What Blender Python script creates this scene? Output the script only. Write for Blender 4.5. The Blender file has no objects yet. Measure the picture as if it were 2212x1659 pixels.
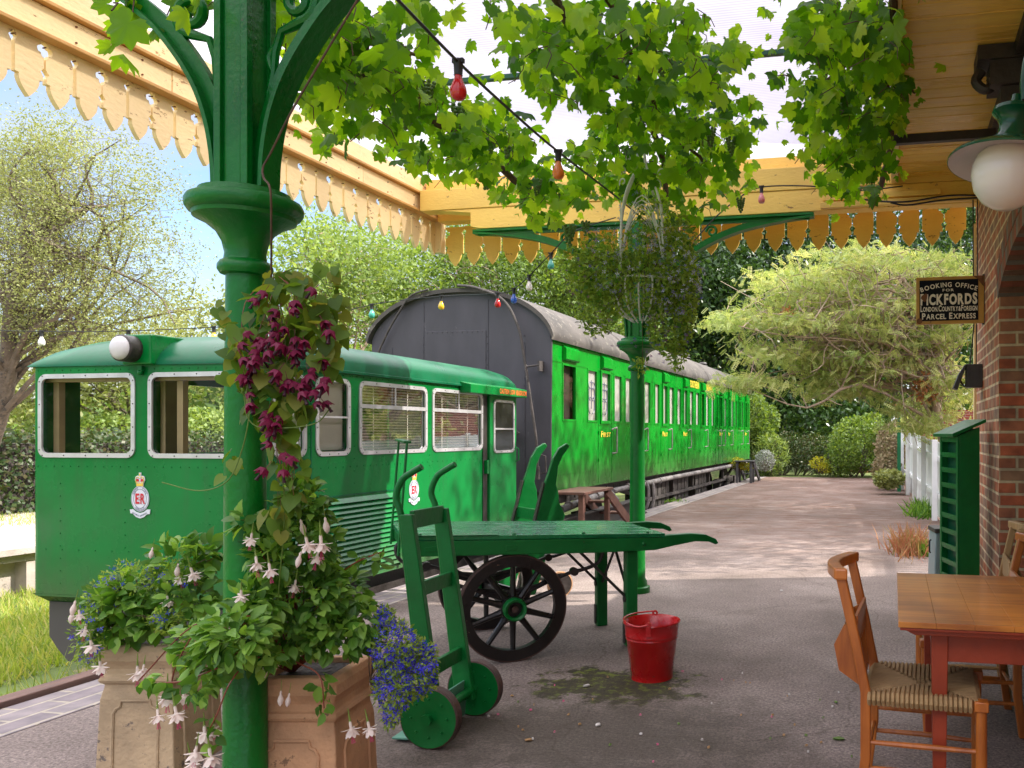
import bpy, math, random
import numpy as np
from mathutils import Vector, Matrix, noise
R = math.radians
random.seed(7); rng = np.random.default_rng(11)
scene = bpy.context.scene
C = scene.collection

# ---------------------------------------------------------------- camera, sky, sun, exposure
W0, F0, PX, PY, H0, TH = 2212.0, 1750.0, 1590.0, 937.0, 1.45, R(10.96)
cam = bpy.data.cameras.new('Camera'); co = bpy.data.objects.new('Camera', cam); C.objects.link(co)
cam.sensor_width = 36.0; cam.lens = 36.0 * F0 / W0
cam.shift_x = -(PX - 1106.0) / W0; cam.shift_y = (PY - 829.5) / W0
cam.clip_start = 0.05; cam.clip_end = 600
co.location = (0, 0, H0); co.rotation_euler = (R(90), 0, TH)
scene.camera = co
SUN_EL, SUN_AZ = R(44), math.atan2(.28, .96)          # direction to the sun, angle from +X
sun = bpy.data.lights.new('Sun', 'SUN'); so = bpy.data.objects.new('Sun', sun); C.objects.link(so)
sun.energy = 2.8; sun.angle = R(0.55); sun.color = (1, .94, .84)
sd = Vector((math.cos(SUN_AZ) * math.cos(SUN_EL), math.sin(SUN_AZ) * math.cos(SUN_EL), math.sin(SUN_EL)))
so.rotation_euler = sd.to_track_quat('Z', 'Y').to_euler(); so.location = sd * 40
world = bpy.data.worlds.new("World"); scene.world = world; world.use_nodes = True
wn = world.node_tree; wn.nodes.clear()
def wnode(t, **k):
    n = wn.nodes.new(t)
    for a, b in k.items(): setattr(n, a, b)
    return n
sky = wnode('ShaderNodeTexSky', sky_type='NISHITA', sun_disc=False)
sky.sun_elevation = SUN_EL; sky.sun_rotation = R(90) - SUN_AZ; sky.air_density = 1.0; sky.dust_density = 1.2
tc = wnode('ShaderNodeTexCoord'); mp = wnode('ShaderNodeMapping'); mp.inputs['Scale'].default_value = (1.0, 1.0, 2.4)
mp.inputs['Location'].default_value = (.4, .1, .35)
nz = wnode('ShaderNodeTexNoise'); nz.inputs['Scale'].default_value = 2.2; nz.inputs['Detail'].default_value = 8; nz.inputs['Roughness'].default_value = .58
cr = wnode('ShaderNodeValToRGB'); cr.color_ramp.elements[0].position = .40; cr.color_ramp.elements[1].position = .62
mx = wnode('ShaderNodeMixRGB'); mx.inputs[2].default_value = (3.1, 3.15, 3.3, 1)
bg = wnode('ShaderNodeBackground'); bg.inputs['Strength'].default_value = .135
wo = wnode('ShaderNodeOutputWorld')
L = wn.links.new
L(tc.outputs['Generated'], mp.inputs[0]); L(mp.outputs[0], nz.inputs['Vector']); L(nz.outputs['Fac'], cr.inputs[0])
# bright cloud added overhead, above the view, to lift shade under the canopy
spz = wnode('ShaderNodeSeparateXYZ'); L(tc.outputs['Generated'], spz.inputs[0])
zr = wnode('ShaderNodeMapRange', interpolation_type='SMOOTHSTEP'); zr.inputs[1].default_value = .30; zr.inputs[2].default_value = .58; zr.inputs[3].default_value = .80; zr.inputs[4].default_value = 3.7
L(spz.outputs['Z'], zr.inputs[0])
cm = wnode('ShaderNodeMixRGB', blend_type='MULTIPLY'); cm.inputs[0].default_value = 1
cmx = wnode('ShaderNodeCombineXYZ')
for k_ in range(3): L(zr.outputs[0], cmx.inputs[k_])
cloud = wnode('ShaderNodeRGB'); cloud.outputs[0].default_value = (2.75, 2.7, 2.8, 1)
L(cloud.outputs[0], cm.inputs[1]); L(cmx.outputs[0], cm.inputs[2]); L(cm.outputs[0], mx.inputs[2])
cf = wnode('ShaderNodeMapRange'); cf.inputs[1].default_value = .35; cf.inputs[2].default_value = .6; L(spz.outputs['Z'], cf.inputs[0])
mxf = wnode('ShaderNodeMath', operation='MAXIMUM'); L(cr.outputs[0], mxf.inputs[0]); L(cf.outputs[0], mxf.inputs[1])
sk2 = wnode('ShaderNodeMixRGB', blend_type='MULTIPLY'); sk2.inputs[0].default_value = 1; sk2.inputs[2].default_value = (.70, .72, .80, 1); L(sky.outputs[0], sk2.inputs[1])
L(mxf.outputs[0], mx.inputs[0]); L(sk2.outputs[0], mx.inputs[1]); L(mx.outputs[0], bg.inputs[0]); L(bg.outputs[0], wo.inputs[0])
scene.view_settings.view_transform = 'Standard'; scene.view_settings.look = 'None'
scene.view_settings.exposure = 1.62; scene.view_settings.gamma = 1.0
scene.cycles.max_bounces = 10; scene.cycles.diffuse_bounces = 5; scene.cycles.transparent_max_bounces = 24
scene.cycles.transmission_bounces = 6; scene.cycles.glossy_bounces = 3
scene.cycles.caustics_reflective = False; scene.cycles.caustics_refractive = False
scene.cycles.use_denoising = True; scene.cycles.sample_clamp_indirect = 6

# ---------------------------------------------------------------- picture measurements -> world points
CT, ST = math.cos(TH), math.sin(TH)
def S(px, py, t):                       # point at depth t in front of the lens
    x = (px - PX) / F0 * t; z = H0 + (PY - py) / F0 * t
    return Vector((x * CT - t * ST, x * ST + t * CT, z))
def onX(px, py, X):
    c = (px - PX) / F0; return S(px, py, X / (c * CT - ST))
def onY(px, py, Y):
    c = (px - PX) / F0; return S(px, py, Y / (c * ST + CT))
def onZ(px, py, z=0.0): return S(px, py, (H0 - z) * F0 / (py - PY))
def C2W(x, t, z=0.0): return Vector((x * CT - t * ST, x * ST + t * CT, z))
def pix(p):
    x = p[0] * CT + p[1] * ST; t = -p[0] * ST + p[1] * CT
    return PX + F0 * x / t, PY - F0 * (p[2] - H0) / t

# ---------------------------------------------------------------- naming helpers
def tag(o, label=None, cat=None, group=None, kind=None):
    if label: o['label'] = label
    if cat: o['category'] = cat
    if group: o['group'] = group
    if kind: o['kind'] = kind
    return o
def thing(name, label, cat, loc=(0, 0, 0), rz=0.0, group=None):
    o = bpy.data.objects.new(name, None); C.objects.link(o); o.location = loc; o.rotation_euler = (0, 0, rz)
    o.empty_display_size = .2
    return tag(o, label, cat, group)
def copy_tree(o, parent=None):
    c = o.copy(); C.objects.link(c); c.parent = parent
    for ch in [x for x in bpy.data.objects if x.parent == o]: copy_tree(ch, c)
    return c

# ---------------------------------------------------------------- mesh builder
class MB:
    def __init__(s, xf=None): s.v = []; s.f = []; s.m = []; s.sm = []; s.xf = xf
    def add(s, vs, fs, mi=0, smooth=False):
        b = len(s.v)
        for p in vs:
            p = Vector(p); s.v.append(s.xf @ p if s.xf else p)
        for f in fs: s.f.append(tuple(b + i for i in f)); s.m.append(mi); s.sm.append(smooth)
        return s
    def box(s, x0, x1, y0, y1, z0, z1, mi=0):
        if x0 > x1: x0, x1 = x1, x0
        if y0 > y1: y0, y1 = y1, y0
        if z0 > z1: z0, z1 = z1, z0
        v = [(x0,y0,z0),(x1,y0,z0),(x1,y1,z0),(x0,y1,z0),(x0,y0,z1),(x1,y0,z1),(x1,y1,z1),(x0,y1,z1)]
        return s.add(v, [(0,3,2,1),(4,5,6,7),(0,1,5,4),(1,2,6,5),(2,3,7,6),(3,0,4,7)], mi)
    def bar(s, p0, p1, w, h, up=(0, 0, 1), mi=0, w1=None, h1=None):   # rectangular bar between two points
        p0, p1 = Vector(p0), Vector(p1); d = (p1 - p0).normalized(); up = Vector(up)
        if abs(d.dot(up)) > .98: up = Vector((0, 1, 0))
        r = d.cross(up).normalized(); u = r.cross(d).normalized()
        w1 = w if w1 is None else w1; h1 = h if h1 is None else h1
        v = [p0 - r*w/2 - u*h/2, p0 + r*w/2 - u*h/2, p0 + r*w/2 + u*h/2, p0 - r*w/2 + u*h/2,
             p1 - r*w1/2 - u*h1/2, p1 + r*w1/2 - u*h1/2, p1 + r*w1/2 + u*h1/2, p1 - r*w1/2 + u*h1/2]
        return s.add(v, [(0,3,2,1),(4,5,6,7),(0,1,5,4),(1,2,6,5),(2,3,7,6),(3,0,4,7)], mi)
    def tube(s, pts, r, n=8, mi=0, cap=True, closed=False):
        pts = [Vector(p) for p in pts]; N = len(pts)
        rs = r if isinstance(r, (list, tuple)) else [r] * N
        vs = []; prev = None
        for i, p in enumerate(pts):
            if closed: d = pts[(i+1) % N] - pts[i-1]
            else: d = pts[min(i+1, N-1)] - pts[max(i-1, 0)]
            if d.length < 1e-9: d = Vector((0, 0, 1))
            d.normalize()
            if prev is None:
                a = Vector((0, 0, 1)) if abs(d.z) < .9 else Vector((1, 0, 0))
                u = d.cross(a).normalized()
            else:
                u = (prev - d * prev.dot(d))
                u = u.normalized() if u.length > 1e-6 else d.orthogonal().normalized()
            prev = u; w = d.cross(u)
            for k in range(n):
                a = 2 * math.pi * k / n; vs.append(p + (u * math.cos(a) + w * math.sin(a)) * rs[i])
        fs = []
        M = N if closed else N - 1
        for i in range(M):
            j = (i + 1) % N
            for k in range(n):
                l = (k + 1) % n; fs.append((i*n+k, i*n+l, j*n+l, j*n+k))
        s.add(vs, fs, mi, n > 5)
        if cap and not closed:
            b = len(s.v) - N * n
            s.f.append(tuple(b + k for k in reversed(range(n)))); s.m.append(mi); s.sm.append(False)
            s.f.append(tuple(b + (N-1)*n + k for k in range(n))); s.m.append(mi); s.sm.append(False)
        return s
    def lathe(s, prof, n=24, o=(0, 0, 0), axis='z', mi=0, smooth=True, xf=None):
        vs = []
        for (r, z) in prof:
            for k in range(n):
                a = 2*math.pi*k/n; x, y = r*math.cos(a), r*math.sin(a)
                p = (x, y, z) if axis == 'z' else ((x, z, y) if axis == 'y' else (z, x, y))
                p = Vector(p)
                if xf: p = xf @ p
                vs.append(p + Vector(o))
        fs = []
        for i in range(len(prof)-1):
            for k in range(n):
                l = (k+1) % n; f = (i*n+k, i*n+l, (i+1)*n+l, (i+1)*n+k)
                fs.append(f if axis != 'y' else f[::-1])
        return s.add(vs, fs, mi, smooth)
    def cyl(s, p0, p1, r, n=16, mi=0, r1=None):
        return s.tube([p0, p1], [r, r if r1 is None else r1], n, mi)
    def prism(s, poly, o, u, v, w, mi=0):     # polygon (a,b) in frame o + a*u + b*v, thickness vector w
        o, u, v, w = Vector(o), Vector(u), Vector(v), Vector(w); n = len(poly)
        f = [o + u*a + v*b for a, b in poly]; bk = [p + w for p in f]
        fs = [tuple(range(n)), tuple(reversed(range(n, 2*n)))]
        for i in range(n):
            j = (i+1) % n; fs.append((i, i+n, j+n, j))
        return s.add(f + bk, fs, mi)
    def ring(s, outer, inner, o, u, v, w, mi=0):   # two matching loops -> extruded ring
        o, u, v, w = Vector(o), Vector(u), Vector(v), Vector(w); n = len(outer)
        A = [o+u*a+v*b for a, b in outer]; B = [o+u*a+v*b for a, b in inner]
        vs = A + B + [p+w for p in A] + [p+w for p in B]; fs = []
        for i in range(n):
            j = (i+1) % n
            fs += [(i, j, n+j, n+i), (2*n+i, 3*n+i, 3*n+j, 2*n+j), (i, 2*n+i, 2*n+j, j), (n+i, n+j, 3*n+j, 3*n+i)]
        return s.add(vs, fs, mi)
    def sphere(s, c, r, n=12, m=8, mi=0, sc=(1, 1, 1)):
        c = Vector(c); vs = [c + Vector((0, 0, r*sc[2]))]
        for i in range(1, m):
            a = math.pi*i/m
            for k in range(n):
                b = 2*math.pi*k/n
                vs.append(c + Vector((r*sc[0]*math.sin(a)*math.cos(b), r*sc[1]*math.sin(a)*math.sin(b), r*sc[2]*math.cos(a))))
        vs.append(c - Vector((0, 0, r*sc[2]))); fs = []
        for k in range(n):
            l = (k+1) % n; fs.append((0, 1+k, 1+l))
            for i in range(m-2): fs.append((1+i*n+k, 1+(i+1)*n+k, 1+(i+1)*n+l, 1+i*n+l))
            fs.append((1+(m-2)*n+k, len(vs)-1, 1+(m-2)*n+l))
        return s.add(vs, fs, mi, True)
    def build(s, name, mats, parent=None, bevel=0, fix=True):
        me = bpy.data.meshes.new(name); me.from_pydata([tuple(p) for p in s.v], [], s.f)
        mats = mats if isinstance(mats, (list, tuple)) else [mats]
        for m in mats: me.materials.append(m)
        me.polygons.foreach_set('material_index', s.m); me.polygons.foreach_set('use_smooth', s.sm)
        me.update()
        if fix:
            import bmesh
            bm = bmesh.new(); bm.from_mesh(me); bmesh.ops.recalc_face_normals(bm, faces=bm.faces); bm.to_mesh(me); bm.free()
        if any(s.sm): me.set_sharp_from_angle(angle=R(42))
        o = bpy.data.objects.new(name, me); C.objects.link(o); o.parent = parent
        if bevel:
            b = o.modifiers.new('bevel', 'BEVEL'); b.width = bevel; b.segments = 2; b.limit_method = 'ANGLE'; b.angle_limit = R(50)
        return o
def rrect(x0, x1, z0, z1, r, n=5):
    out = []
    for cx, cz, a0 in ((x1-r, z0+r, -90), (x1-r, z1-r, 0), (x0+r, z1-r, 90), (x0+r, z0+r, 180)):
        for i in range(n+1):
            a = R(a0 + 90*i/n); out.append((cx + r*math.cos(a), cz + r*math.sin(a)))
    return out
def smooth_path(pts, k=6):             # Catmull-Rom
    P = [Vector(p) for p in pts]; P = [P[0]*2-P[1]] + P + [P[-1]*2-P[-2]]; out = []
    for i in range(1, len(P)-2):
        for j in range(k):
            t = j/k
            out.append(.5*((2*P[i]) + (P[i+1]-P[i-1])*t + (2*P[i-1]-5*P[i]+4*P[i+1]-P[i+2])*t*t + (3*P[i]-P[i-1]-3*P[i+1]+P[i+2])*t**3))
    out.append(P[-2]); return out

# ---------------------------------------------------------------- materials
def newmat(name):
    m = bpy.data.materials.new(name); m.use_nodes = True; nt = m.node_tree
    b = nt.nodes['Principled BSDF']; return m, nt, b, nt.nodes['Material Output']
def N(nt, t, **k):
    n = nt.nodes.new(t)
    for a, b in k.items():
        if a in n.inputs.keys(): n.inputs[a].default_value = b
        else: setattr(n, a, b)
    return n
def c4(c): return (c[0], c[1], c[2], 1)
def ramp(nt, stops):
    r = nt.nodes.new('ShaderNodeValToRGB'); e = r.color_ramp.elements
    while len(e) < len(stops): e.new(.5)
    for i, (p, c) in enumerate(stops):
        e[i].position = p; e[i].color = c4(c) if len(c) == 3 else c
    return r
def paint(name, col, rough=.45, var=.18, vs=3.0, bump=.02, bs=60, metal=0, chips=None, chip_scale=14, chip_t=.68, coat=0, stretch=None, spec=.5, island=0, dirt=None, streak=0):
    """painted or plain surface: large soft colour drift, fine bump, optional worn chips"""
    m, nt, b, out = newmat(name); l = nt.links.new
    tcn = N(nt, 'ShaderNodeTexCoord'); vec = tcn.outputs['Object']
    if stretch:
        mp = N(nt, 'ShaderNodeMapping', Scale=stretch); l(vec, mp.inputs[0]); vec = mp.outputs[0]
    n1 = N(nt, 'ShaderNodeTexNoise', Scale=vs, Detail=6.0, Roughness=.6); l(vec, n1.inputs['Vector'])
    dk = tuple(c*(1-var) for c in col); lt = tuple(min(1, c*(1+var)) for c in col)
    rp = ramp(nt, [(.3, dk), (.7, lt)]); l(n1.outputs['Fac'], rp.inputs[0]); colout = rp.outputs[0]
    if chips:
        n2 = N(nt, 'ShaderNodeTexNoise', Scale=chip_scale, Detail=8.0, Roughness=.72); l(vec, n2.inputs['Vector'])
        r2 = ramp(nt, [(chip_t, (0, 0, 0)), (chip_t+.03, (1, 1, 1))]); l(n2.outputs['Fac'], r2.inputs[0])
        mx = N(nt, 'ShaderNodeMixRGB'); l(r2.outputs[0], mx.inputs[0]); l(colout, mx.inputs[1]); mx.inputs[2].default_value = c4(chips)
        colout = mx.outputs[0]
    if streak:
        ms_ = N(nt, 'ShaderNodeMapping', Scale=(7, 7, .45)); l(tcn.outputs['Object'], ms_.inputs[0]); ns_ = N(nt, 'ShaderNodeTexNoise', Scale=1.6, Detail=7.0, Roughness=.7); l(ms_.outputs[0], ns_.inputs['Vector'])
        rs_ = ramp(nt, [(.50, (0, 0, 0)), (.74, (streak,)*3)]); l(ns_.outputs['Fac'], rs_.inputs[0]); mx_ = N(nt, 'ShaderNodeMixRGB'); l(rs_.outputs[0], mx_.inputs[0]); l(colout, mx_.inputs[1]); mx_.inputs[2].default_value = (.05, .075, .04, 1); colout = mx_.outputs[0]
    if dirt:
        sz_ = N(nt, 'ShaderNodeSeparateXYZ'); l(tcn.outputs['Object'], sz_.inputs[0]); nd_ = N(nt, 'ShaderNodeTexNoise', Scale=5.0, Detail=8.0, Roughness=.7); l(tcn.outputs['Object'], nd_.inputs['Vector'])
        md_ = N(nt, 'ShaderNodeMapRange'); md_.inputs[1].default_value = dirt[0]; md_.inputs[2].default_value = dirt[1]; md_.inputs[3].default_value = 1; md_.inputs[4].default_value = 0; l(sz_.outputs['Z'], md_.inputs[0])
        mm_ = N(nt, 'ShaderNodeMath', operation='MULTIPLY'); l(md_.outputs[0], mm_.inputs[0]); l(nd_.outputs['Fac'], mm_.inputs[1]); mx2 = N(nt, 'ShaderNodeMixRGB'); l(mm_.outputs[0], mx2.inputs[0]); l(colout, mx2.inputs[1]); mx2.inputs[2].default_value = (.10, .085, .06, 1); colout = mx2.outputs[0]
    if island:
        ge = N(nt, 'ShaderNodeNewGeometry'); ri = ramp(nt, [(0, (1-island,)*3), (1, (1+island*.6,)*3)]); l(ge.outputs['Random Per Island'], ri.inputs[0])
        mi_ = N(nt, 'ShaderNodeMixRGB', blend_type='MULTIPLY'); mi_.inputs[0].default_value = 1; l(colout, mi_.inputs[1]); l(ri.outputs[0], mi_.inputs[2]); colout = mi_.outputs[0]
    l(colout, b.inputs['Base Color'])
    n3 = N(nt, 'ShaderNodeTexNoise', Scale=bs, Detail=4.0); l(vec, n3.inputs['Vector'])
    bp = N(nt, 'ShaderNodeBump', Strength=min(1, bump*10), Distance=.01 if bump < .2 else .03); l(n3.outputs['Fac'], bp.inputs['Height']); l(bp.outputs[0], b.inputs['Normal'])
    rr = ramp(nt, [(.3, (max(0, rough-.1),)*3), (.75, (min(1, rough+.15),)*3)]); l(n1.outputs['Fac'], rr.inputs[0]); l(rr.outputs[0], b.inputs['Roughness'])
    b.inputs['Metallic'].default_value = metal; b.inputs['Coat Weight'].default_value = coat
    b.inputs['Specular IOR Level'].default_value = spec
    return m
def leafmat(name, cols, trans=.45, rough=.5, tcol=None, spec=.35):
    m, nt, b, out = newmat(name); l = nt.links.new
    at = N(nt, 'ShaderNodeAttribute', attribute_name='rnd')
    rp = ramp(nt, [(i/(len(cols)-1)*.9+.05, c) for i, c in enumerate(cols)]); l(at.outputs['Fac'], rp.inputs[0])
    l(rp.outputs[0], b.inputs['Base Color']); b.inputs['Roughness'].default_value = rough; b.inputs['Specular IOR Level'].default_value = spec
    tr = N(nt, 'ShaderNodeBsdfTranslucent')
    hs = N(nt, 'ShaderNodeMixRGB', blend_type='MULTIPLY'); hs.inputs[0].default_value = 1
    l(rp.outputs[0], hs.inputs[1]); hs.inputs[2].default_value = c4(tcol or (1.6, 1.5, .6)); l(hs.outputs[0], tr.inputs[0])
    ms = N(nt, 'ShaderNodeMixShader'); ms.inputs[0].default_value = trans
    l(b.outputs[0], ms.inputs[1]); l(tr.outputs[0], ms.inputs[2]); l(ms.outputs[0], out.inputs[0])
    return m
def glassmat(name, tint=(.85, .9, .88), refl=1.0, rough=.02):
    m, nt, b, out = newmat(name); l = nt.links.new
    t = N(nt, 'ShaderNodeBsdfTransparent'); t.inputs[0].default_value = c4(tint)
    g = N(nt, 'ShaderNodeBsdfGlossy', Roughness=rough); fr = N(nt, 'ShaderNodeFresnel', IOR=1.5)
    ml = N(nt, 'ShaderNodeMath', operation='MULTIPLY'); ml.inputs[1].default_value = refl; l(fr.outputs[0], ml.inputs[0])
    ms = N(nt, 'ShaderNodeMixShader'); l(ml.outputs[0], ms.inputs[0]); l(t.outputs[0], ms.inputs[1]); l(g.outputs[0], ms.inputs[2]); l(ms.outputs[0], out.inputs[0])
    return m
def brickmat(name, axes, c1, c2, mortar, bw=.225, bh=.075, ms=.010, var=.9):
    m, nt, b, out = newmat(name); l = nt.links.new
    tcn = N(nt, 'ShaderNodeTexCoord'); sp = N(nt, 'ShaderNodeSeparateXYZ'); cb = N(nt, 'ShaderNodeCombineXYZ')
    l(tcn.outputs['Object'], sp.inputs[0]); l(sp.outputs[axes[0]], cb.inputs[0]); l(sp.outputs[axes[1]], cb.inputs[1])
    br = N(nt, 'ShaderNodeTexBrick', Scale=1.0); br.inputs['Brick Width'].default_value = bw; br.inputs['Row Height'].default_value = bh
    br.inputs['Mortar Size'].default_value = ms; br.inputs['Mortar Smooth'].default_value = .3; br.inputs['Bias'].default_value = 0
    br.inputs['Color1'].default_value = c4(c1); br.inputs['Color2'].default_value = c4(c2); br.inputs['Mortar'].default_value = c4(mortar)
    n = N(nt, 'ShaderNodeTexNoise', Scale=9.0, Detail=6.0); l(cb.outputs[0], br.inputs['Vector']); l(tcn.outputs['Object'], n.inputs['Vector'])
    mxx = N(nt, 'ShaderNodeMixRGB', blend_type='MULTIPLY'); mxx.inputs[0].default_value = var
    r2 = ramp(nt, [(.3, (.55, .5, .5)), (.7, (1.25, 1.15, 1.05))]); l(n.outputs['Fac'], r2.inputs[0])
    l(br.outputs['Color'], mxx.inputs[1]); l(r2.outputs[0], mxx.inputs[2]); l(mxx.outputs[0], b.inputs['Base Color'])
    bp = N(nt, 'ShaderNodeBump', Strength=.7, Distance=.012, invert=True); l(br.outputs['Fac'], bp.inputs['Height'])
    n4 = N(nt, 'ShaderNodeTexNoise', Scale=70.0, Detail=4.0); l(tcn.outputs['Object'], n4.inputs['Vector'])
    b2 = N(nt, 'ShaderNodeBump', Strength=.35, Distance=.006); l(n4.outputs['Fac'], b2.inputs['Height']); l(bp.outputs[0], b2.inputs['Normal']); l(b2.outputs[0], b.inputs['Normal'])
    b.inputs['Roughness'].default_value = .85
    return m
def woodmat(name, col, dark, axis_scale=(2, 30, 30), rough=.45, coat=0):
    m, nt, b, out = newmat(name); l = nt.links.new
    tcn = N(nt, 'ShaderNodeTexCoord'); mp = N(nt, 'ShaderNodeMapping', Scale=axis_scale); l(tcn.outputs['Object'], mp.inputs[0])
    n = N(nt, 'ShaderNodeTexNoise', Scale=1.0, Detail=7.0, Roughness=.65, Distortion=.6); l(mp.outputs[0], n.inputs['Vector'])
    n2 = N(nt, 'ShaderNodeTexNoise', Scale=2.5, Detail=3.0); l(tcn.outputs['Object'], n2.inputs['Vector'])
    ad = N(nt, 'ShaderNodeMath', operation='ADD'); l(n.outputs['Fac'], ad.inputs[0]); l(n2.outputs['Fac'], ad.inputs[1])
    hv = N(nt, 'ShaderNodeMath', operation='MULTIPLY'); hv.inputs[1].default_value = .5; l(ad.outputs[0], hv.inputs[0])
    rp = ramp(nt, [(.36, dark), (.6, col)]); l(hv.outputs[0], rp.inputs[0]); l(rp.outputs[0], b.inputs['Base Color'])
    bp = N(nt, 'ShaderNodeBump', Strength=.2, Distance=.004); l(n.outputs['Fac'], bp.inputs['Height']); l(bp.outputs[0], b.inputs['Normal'])
    b.inputs['Roughness'].default_value = rough; b.inputs['Coat Weight'].default_value = coat
    return m
M = {}
M['col_green'] = paint('column_green_paint', (.001, .135, .014), .32, .32, 2.5, .03, 45, chips=(.05, .075, .03), chip_scale=26, chip_t=.655, coat=0, spec=.35)
M['rail_green'] = paint('railcar_green_paint', (.001, .165, .032), .26, .22, 1.1, .03, 3.5, spec=.28, chips=(.02, .10, .03), chip_scale=16, chip_t=.70, dirt=(.74, 1.15), streak=.30)
M['rail_roof'] = paint('railcar_roof_paint', (.003, .105, .042), .34, .22, 2.0, .01, 12, spec=.22, streak=.25)
M['coach_green'] = paint('coach_green_paint', (.001, .235, .016), .24, .10, 1.2, .02, 3.5, spec=.28, dirt=(1.22, 1.75), streak=.22)
M['barrow_green'] = paint('barrow_green_paint', (.002, .135, .024), .38, .22, 4, .02, 40, chips=(.05, .05, .03), chip_scale=24, chip_t=.66, spec=.35)
M['deck_green'] = paint('barrow_deck_paint', (.002, .16, .05), .22, .3, 5, .02, 30, coat=.15, stretch=(1, 8, 1))
M['dark_green'] = paint('dark_green_paint', (.004, .09, .04), .4, .2, 3, .02, 30)
M['trim_green'] = paint('post_green_paint', (.006, .13, .05), .4, .2, 3, .02, 30)
M['alu'] = paint('aluminium_trim', (.62, .60, .62), .38, .12, 6, .01, 40, metal=.55)
M['black'] = paint('black_paint', (.018, .018, .020), .42, .4, 5, .02, 40, chips=(.09, .06, .045), chip_scale=22, chip_t=.70)
M['wheel_black'] = paint('wheel_black_paint', (.006, .005, .005), .34, .5, 6, .03, 40, chips=(.14, .09, .06), chip_scale=24, chip_t=.66)
M['tyre_brown'] = paint('rusty_iron_tyre', (.07, .035, .028), .6, .4, 12, .04, 60)
M['end_black'] = paint('coach_end_paint', (.055, .050, .062), .55, .35, 1.6, .02, 18, chips=(.11, .10, .115), chip_scale=5, chip_t=.62, stretch=(1, 1, .35))
M['roof_grey'] = paint('coach_roof_felt', (.080, .070, .064), .9, .45, 1.4, .05, 120, chips=(.15, .135, .115), chip_scale=7, chip_t=.57)
M['under'] = paint('underframe_grime', (.06, .05, .047), .75, .5, 8, .05, 50, chips=(.20, .18, .16), chip_scale=12, chip_t=.62)
M['pipe_grey'] = paint('lagged_pipe', (.20, .18, .175), .7, .4, 10, .05, 40)
M['white'] = paint('white_paint', (.74, .74, .76), .5, .08, 3, .02, 30, chips=(.45, .43, .38), chip_scale=18, chip_t=.72)
M['cream'] = paint('lit_cream_paint', (.92, .71, .36), .55, .10, 2.2, .04, 60, chips=(.38, .22, .09), chip_scale=24, chip_t=.615, stretch=(1, .35, .8), island=.10)  # canopy paint as lit on the left side, brightness put into the colour
M['cream_shaded'] = paint('shaded_cream_paint', (.93, .61, .14), .5, .16, 2.2, .04, 60, chips=(.30, .15, .04), chip_scale=20, chip_t=.625, stretch=(.4, 1, .9), island=.12)  # same canopy paint at the backlit end, shade put into the colour
M['mould'] = paint('moulding_paint', (.55, .30, .08), .5, .15, 3, .03, 40)
M['soffit'] = paint('soffit_board_paint', (.97, .60, .11), .30, .18, 2.2, .06, 22, chips=(.62, .34, .09), chip_scale=7, chip_t=.68, coat=.05, stretch=(.35, 3, 1), island=.14)
M['red'] = paint('bucket_red_paint', (.46, .008, .010), .26, .22, 6, .03, 18, chips=(.26, .03, .02), chip_scale=22, chip_t=.64, coat=.2)
M['terra'] = paint('terracotta', (.50, .27, .14), .8, .30, 4, .05, 60, chips=(.20, .11, .06), chip_scale=8, chip_t=.62)
M['terra2'] = paint('weathered_clay', (.42, .30, .18), .85, .30, 4, .05, 60, chips=(.14, .11, .09), chip_scale=9, chip_t=.60)
M['iron'] = paint('dark_iron', (.035, .028, .026), .5, .4, 10, .04, 40)
M['rubber'] = paint('grey_skirt_paint', (.070, .060, .060), .6, .12, 2, .01, 20)
M['cable'] = paint('cable_black', (.012, .012, .012), .5, .1, 5, .01, 20)
M['stem'] = paint('vine_bark', (.10, .058, .035), .85, .5, 12, .08, 40)
M['bark'] = paint('tree_bark', (.15, .115, .085), .9, .4, 5, .2, 18, chips=(.07, .06, .05), chip_scale=9, chip_t=.55)
M['bark_pale'] = paint('pale_bark', (.36, .27, .20), .9, .25, 5, .1, 18, chips=(.20, .17, .14), chip_scale=9, chip_t=.56)
M['lamp_green'] = paint('lamp_green_enamel', (.002, .060, .022), .22, .15, 5, .01, 20, coat=.1, spec=.35)
M['lamp_white'] = paint('lamp_white_enamel', (.62, .58, .60), .35, .08, 5, .005, 20)
M['concrete'] = paint('weathered_concrete', (.42, .36, .32), .9, .25, 2.5, .06, 40, chips=(.22, .19, .16), chip_scale=6, chip_t=.6)
M['timber'] = paint('brown_timber_edge', (.17, .095, .075), .65, .3, 4, .05, 30, stretch=(8, 1, 8))
M['step_brown'] = paint('brown_step_timber', (.16, .075, .055), .6, .35, 6, .05, 30)
M['step_grey'] = paint('grey_step_timber', (.07, .065, .07), .65, .3, 6, .05, 30)
M['curtain'] = paint('net_curtain', (.82, .78, .74), .9, .2, 8, .06, 30, stretch=(1, 9, .4))
M['blind'] = paint('blind_slats', (.85, .80, .74), .6, .06, 3, .01, 20)
M['inside_cream'] = paint('cabin_lining', (.50, .36, .20), .55, .15, 3, .01, 20)
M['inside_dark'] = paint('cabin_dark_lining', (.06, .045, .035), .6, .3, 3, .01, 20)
M['gold'] = paint('gold_lettering', (.80, .55, .06), .45, .05, 5, .01, 20)
M['orange_text'] = paint('orange_lettering', (.75, .16, .03), .5, .05, 5, .01, 20)
M['sign_black'] = paint('black_enamel', (.003, .004, .007), .5, .2, 5, .01, 20, spec=.15)
M['sign_gold'] = paint('sign_edge_enamel', (.50, .26, .035), .4, .2, 5, .02, 20, chips=(.12, .05, .02), chip_scale=14, chip_t=.66)
M['sign_cream'] = paint('sign_letter_enamel', (.78, .70, .55), .4, .08, 9, .01, 20)
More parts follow.
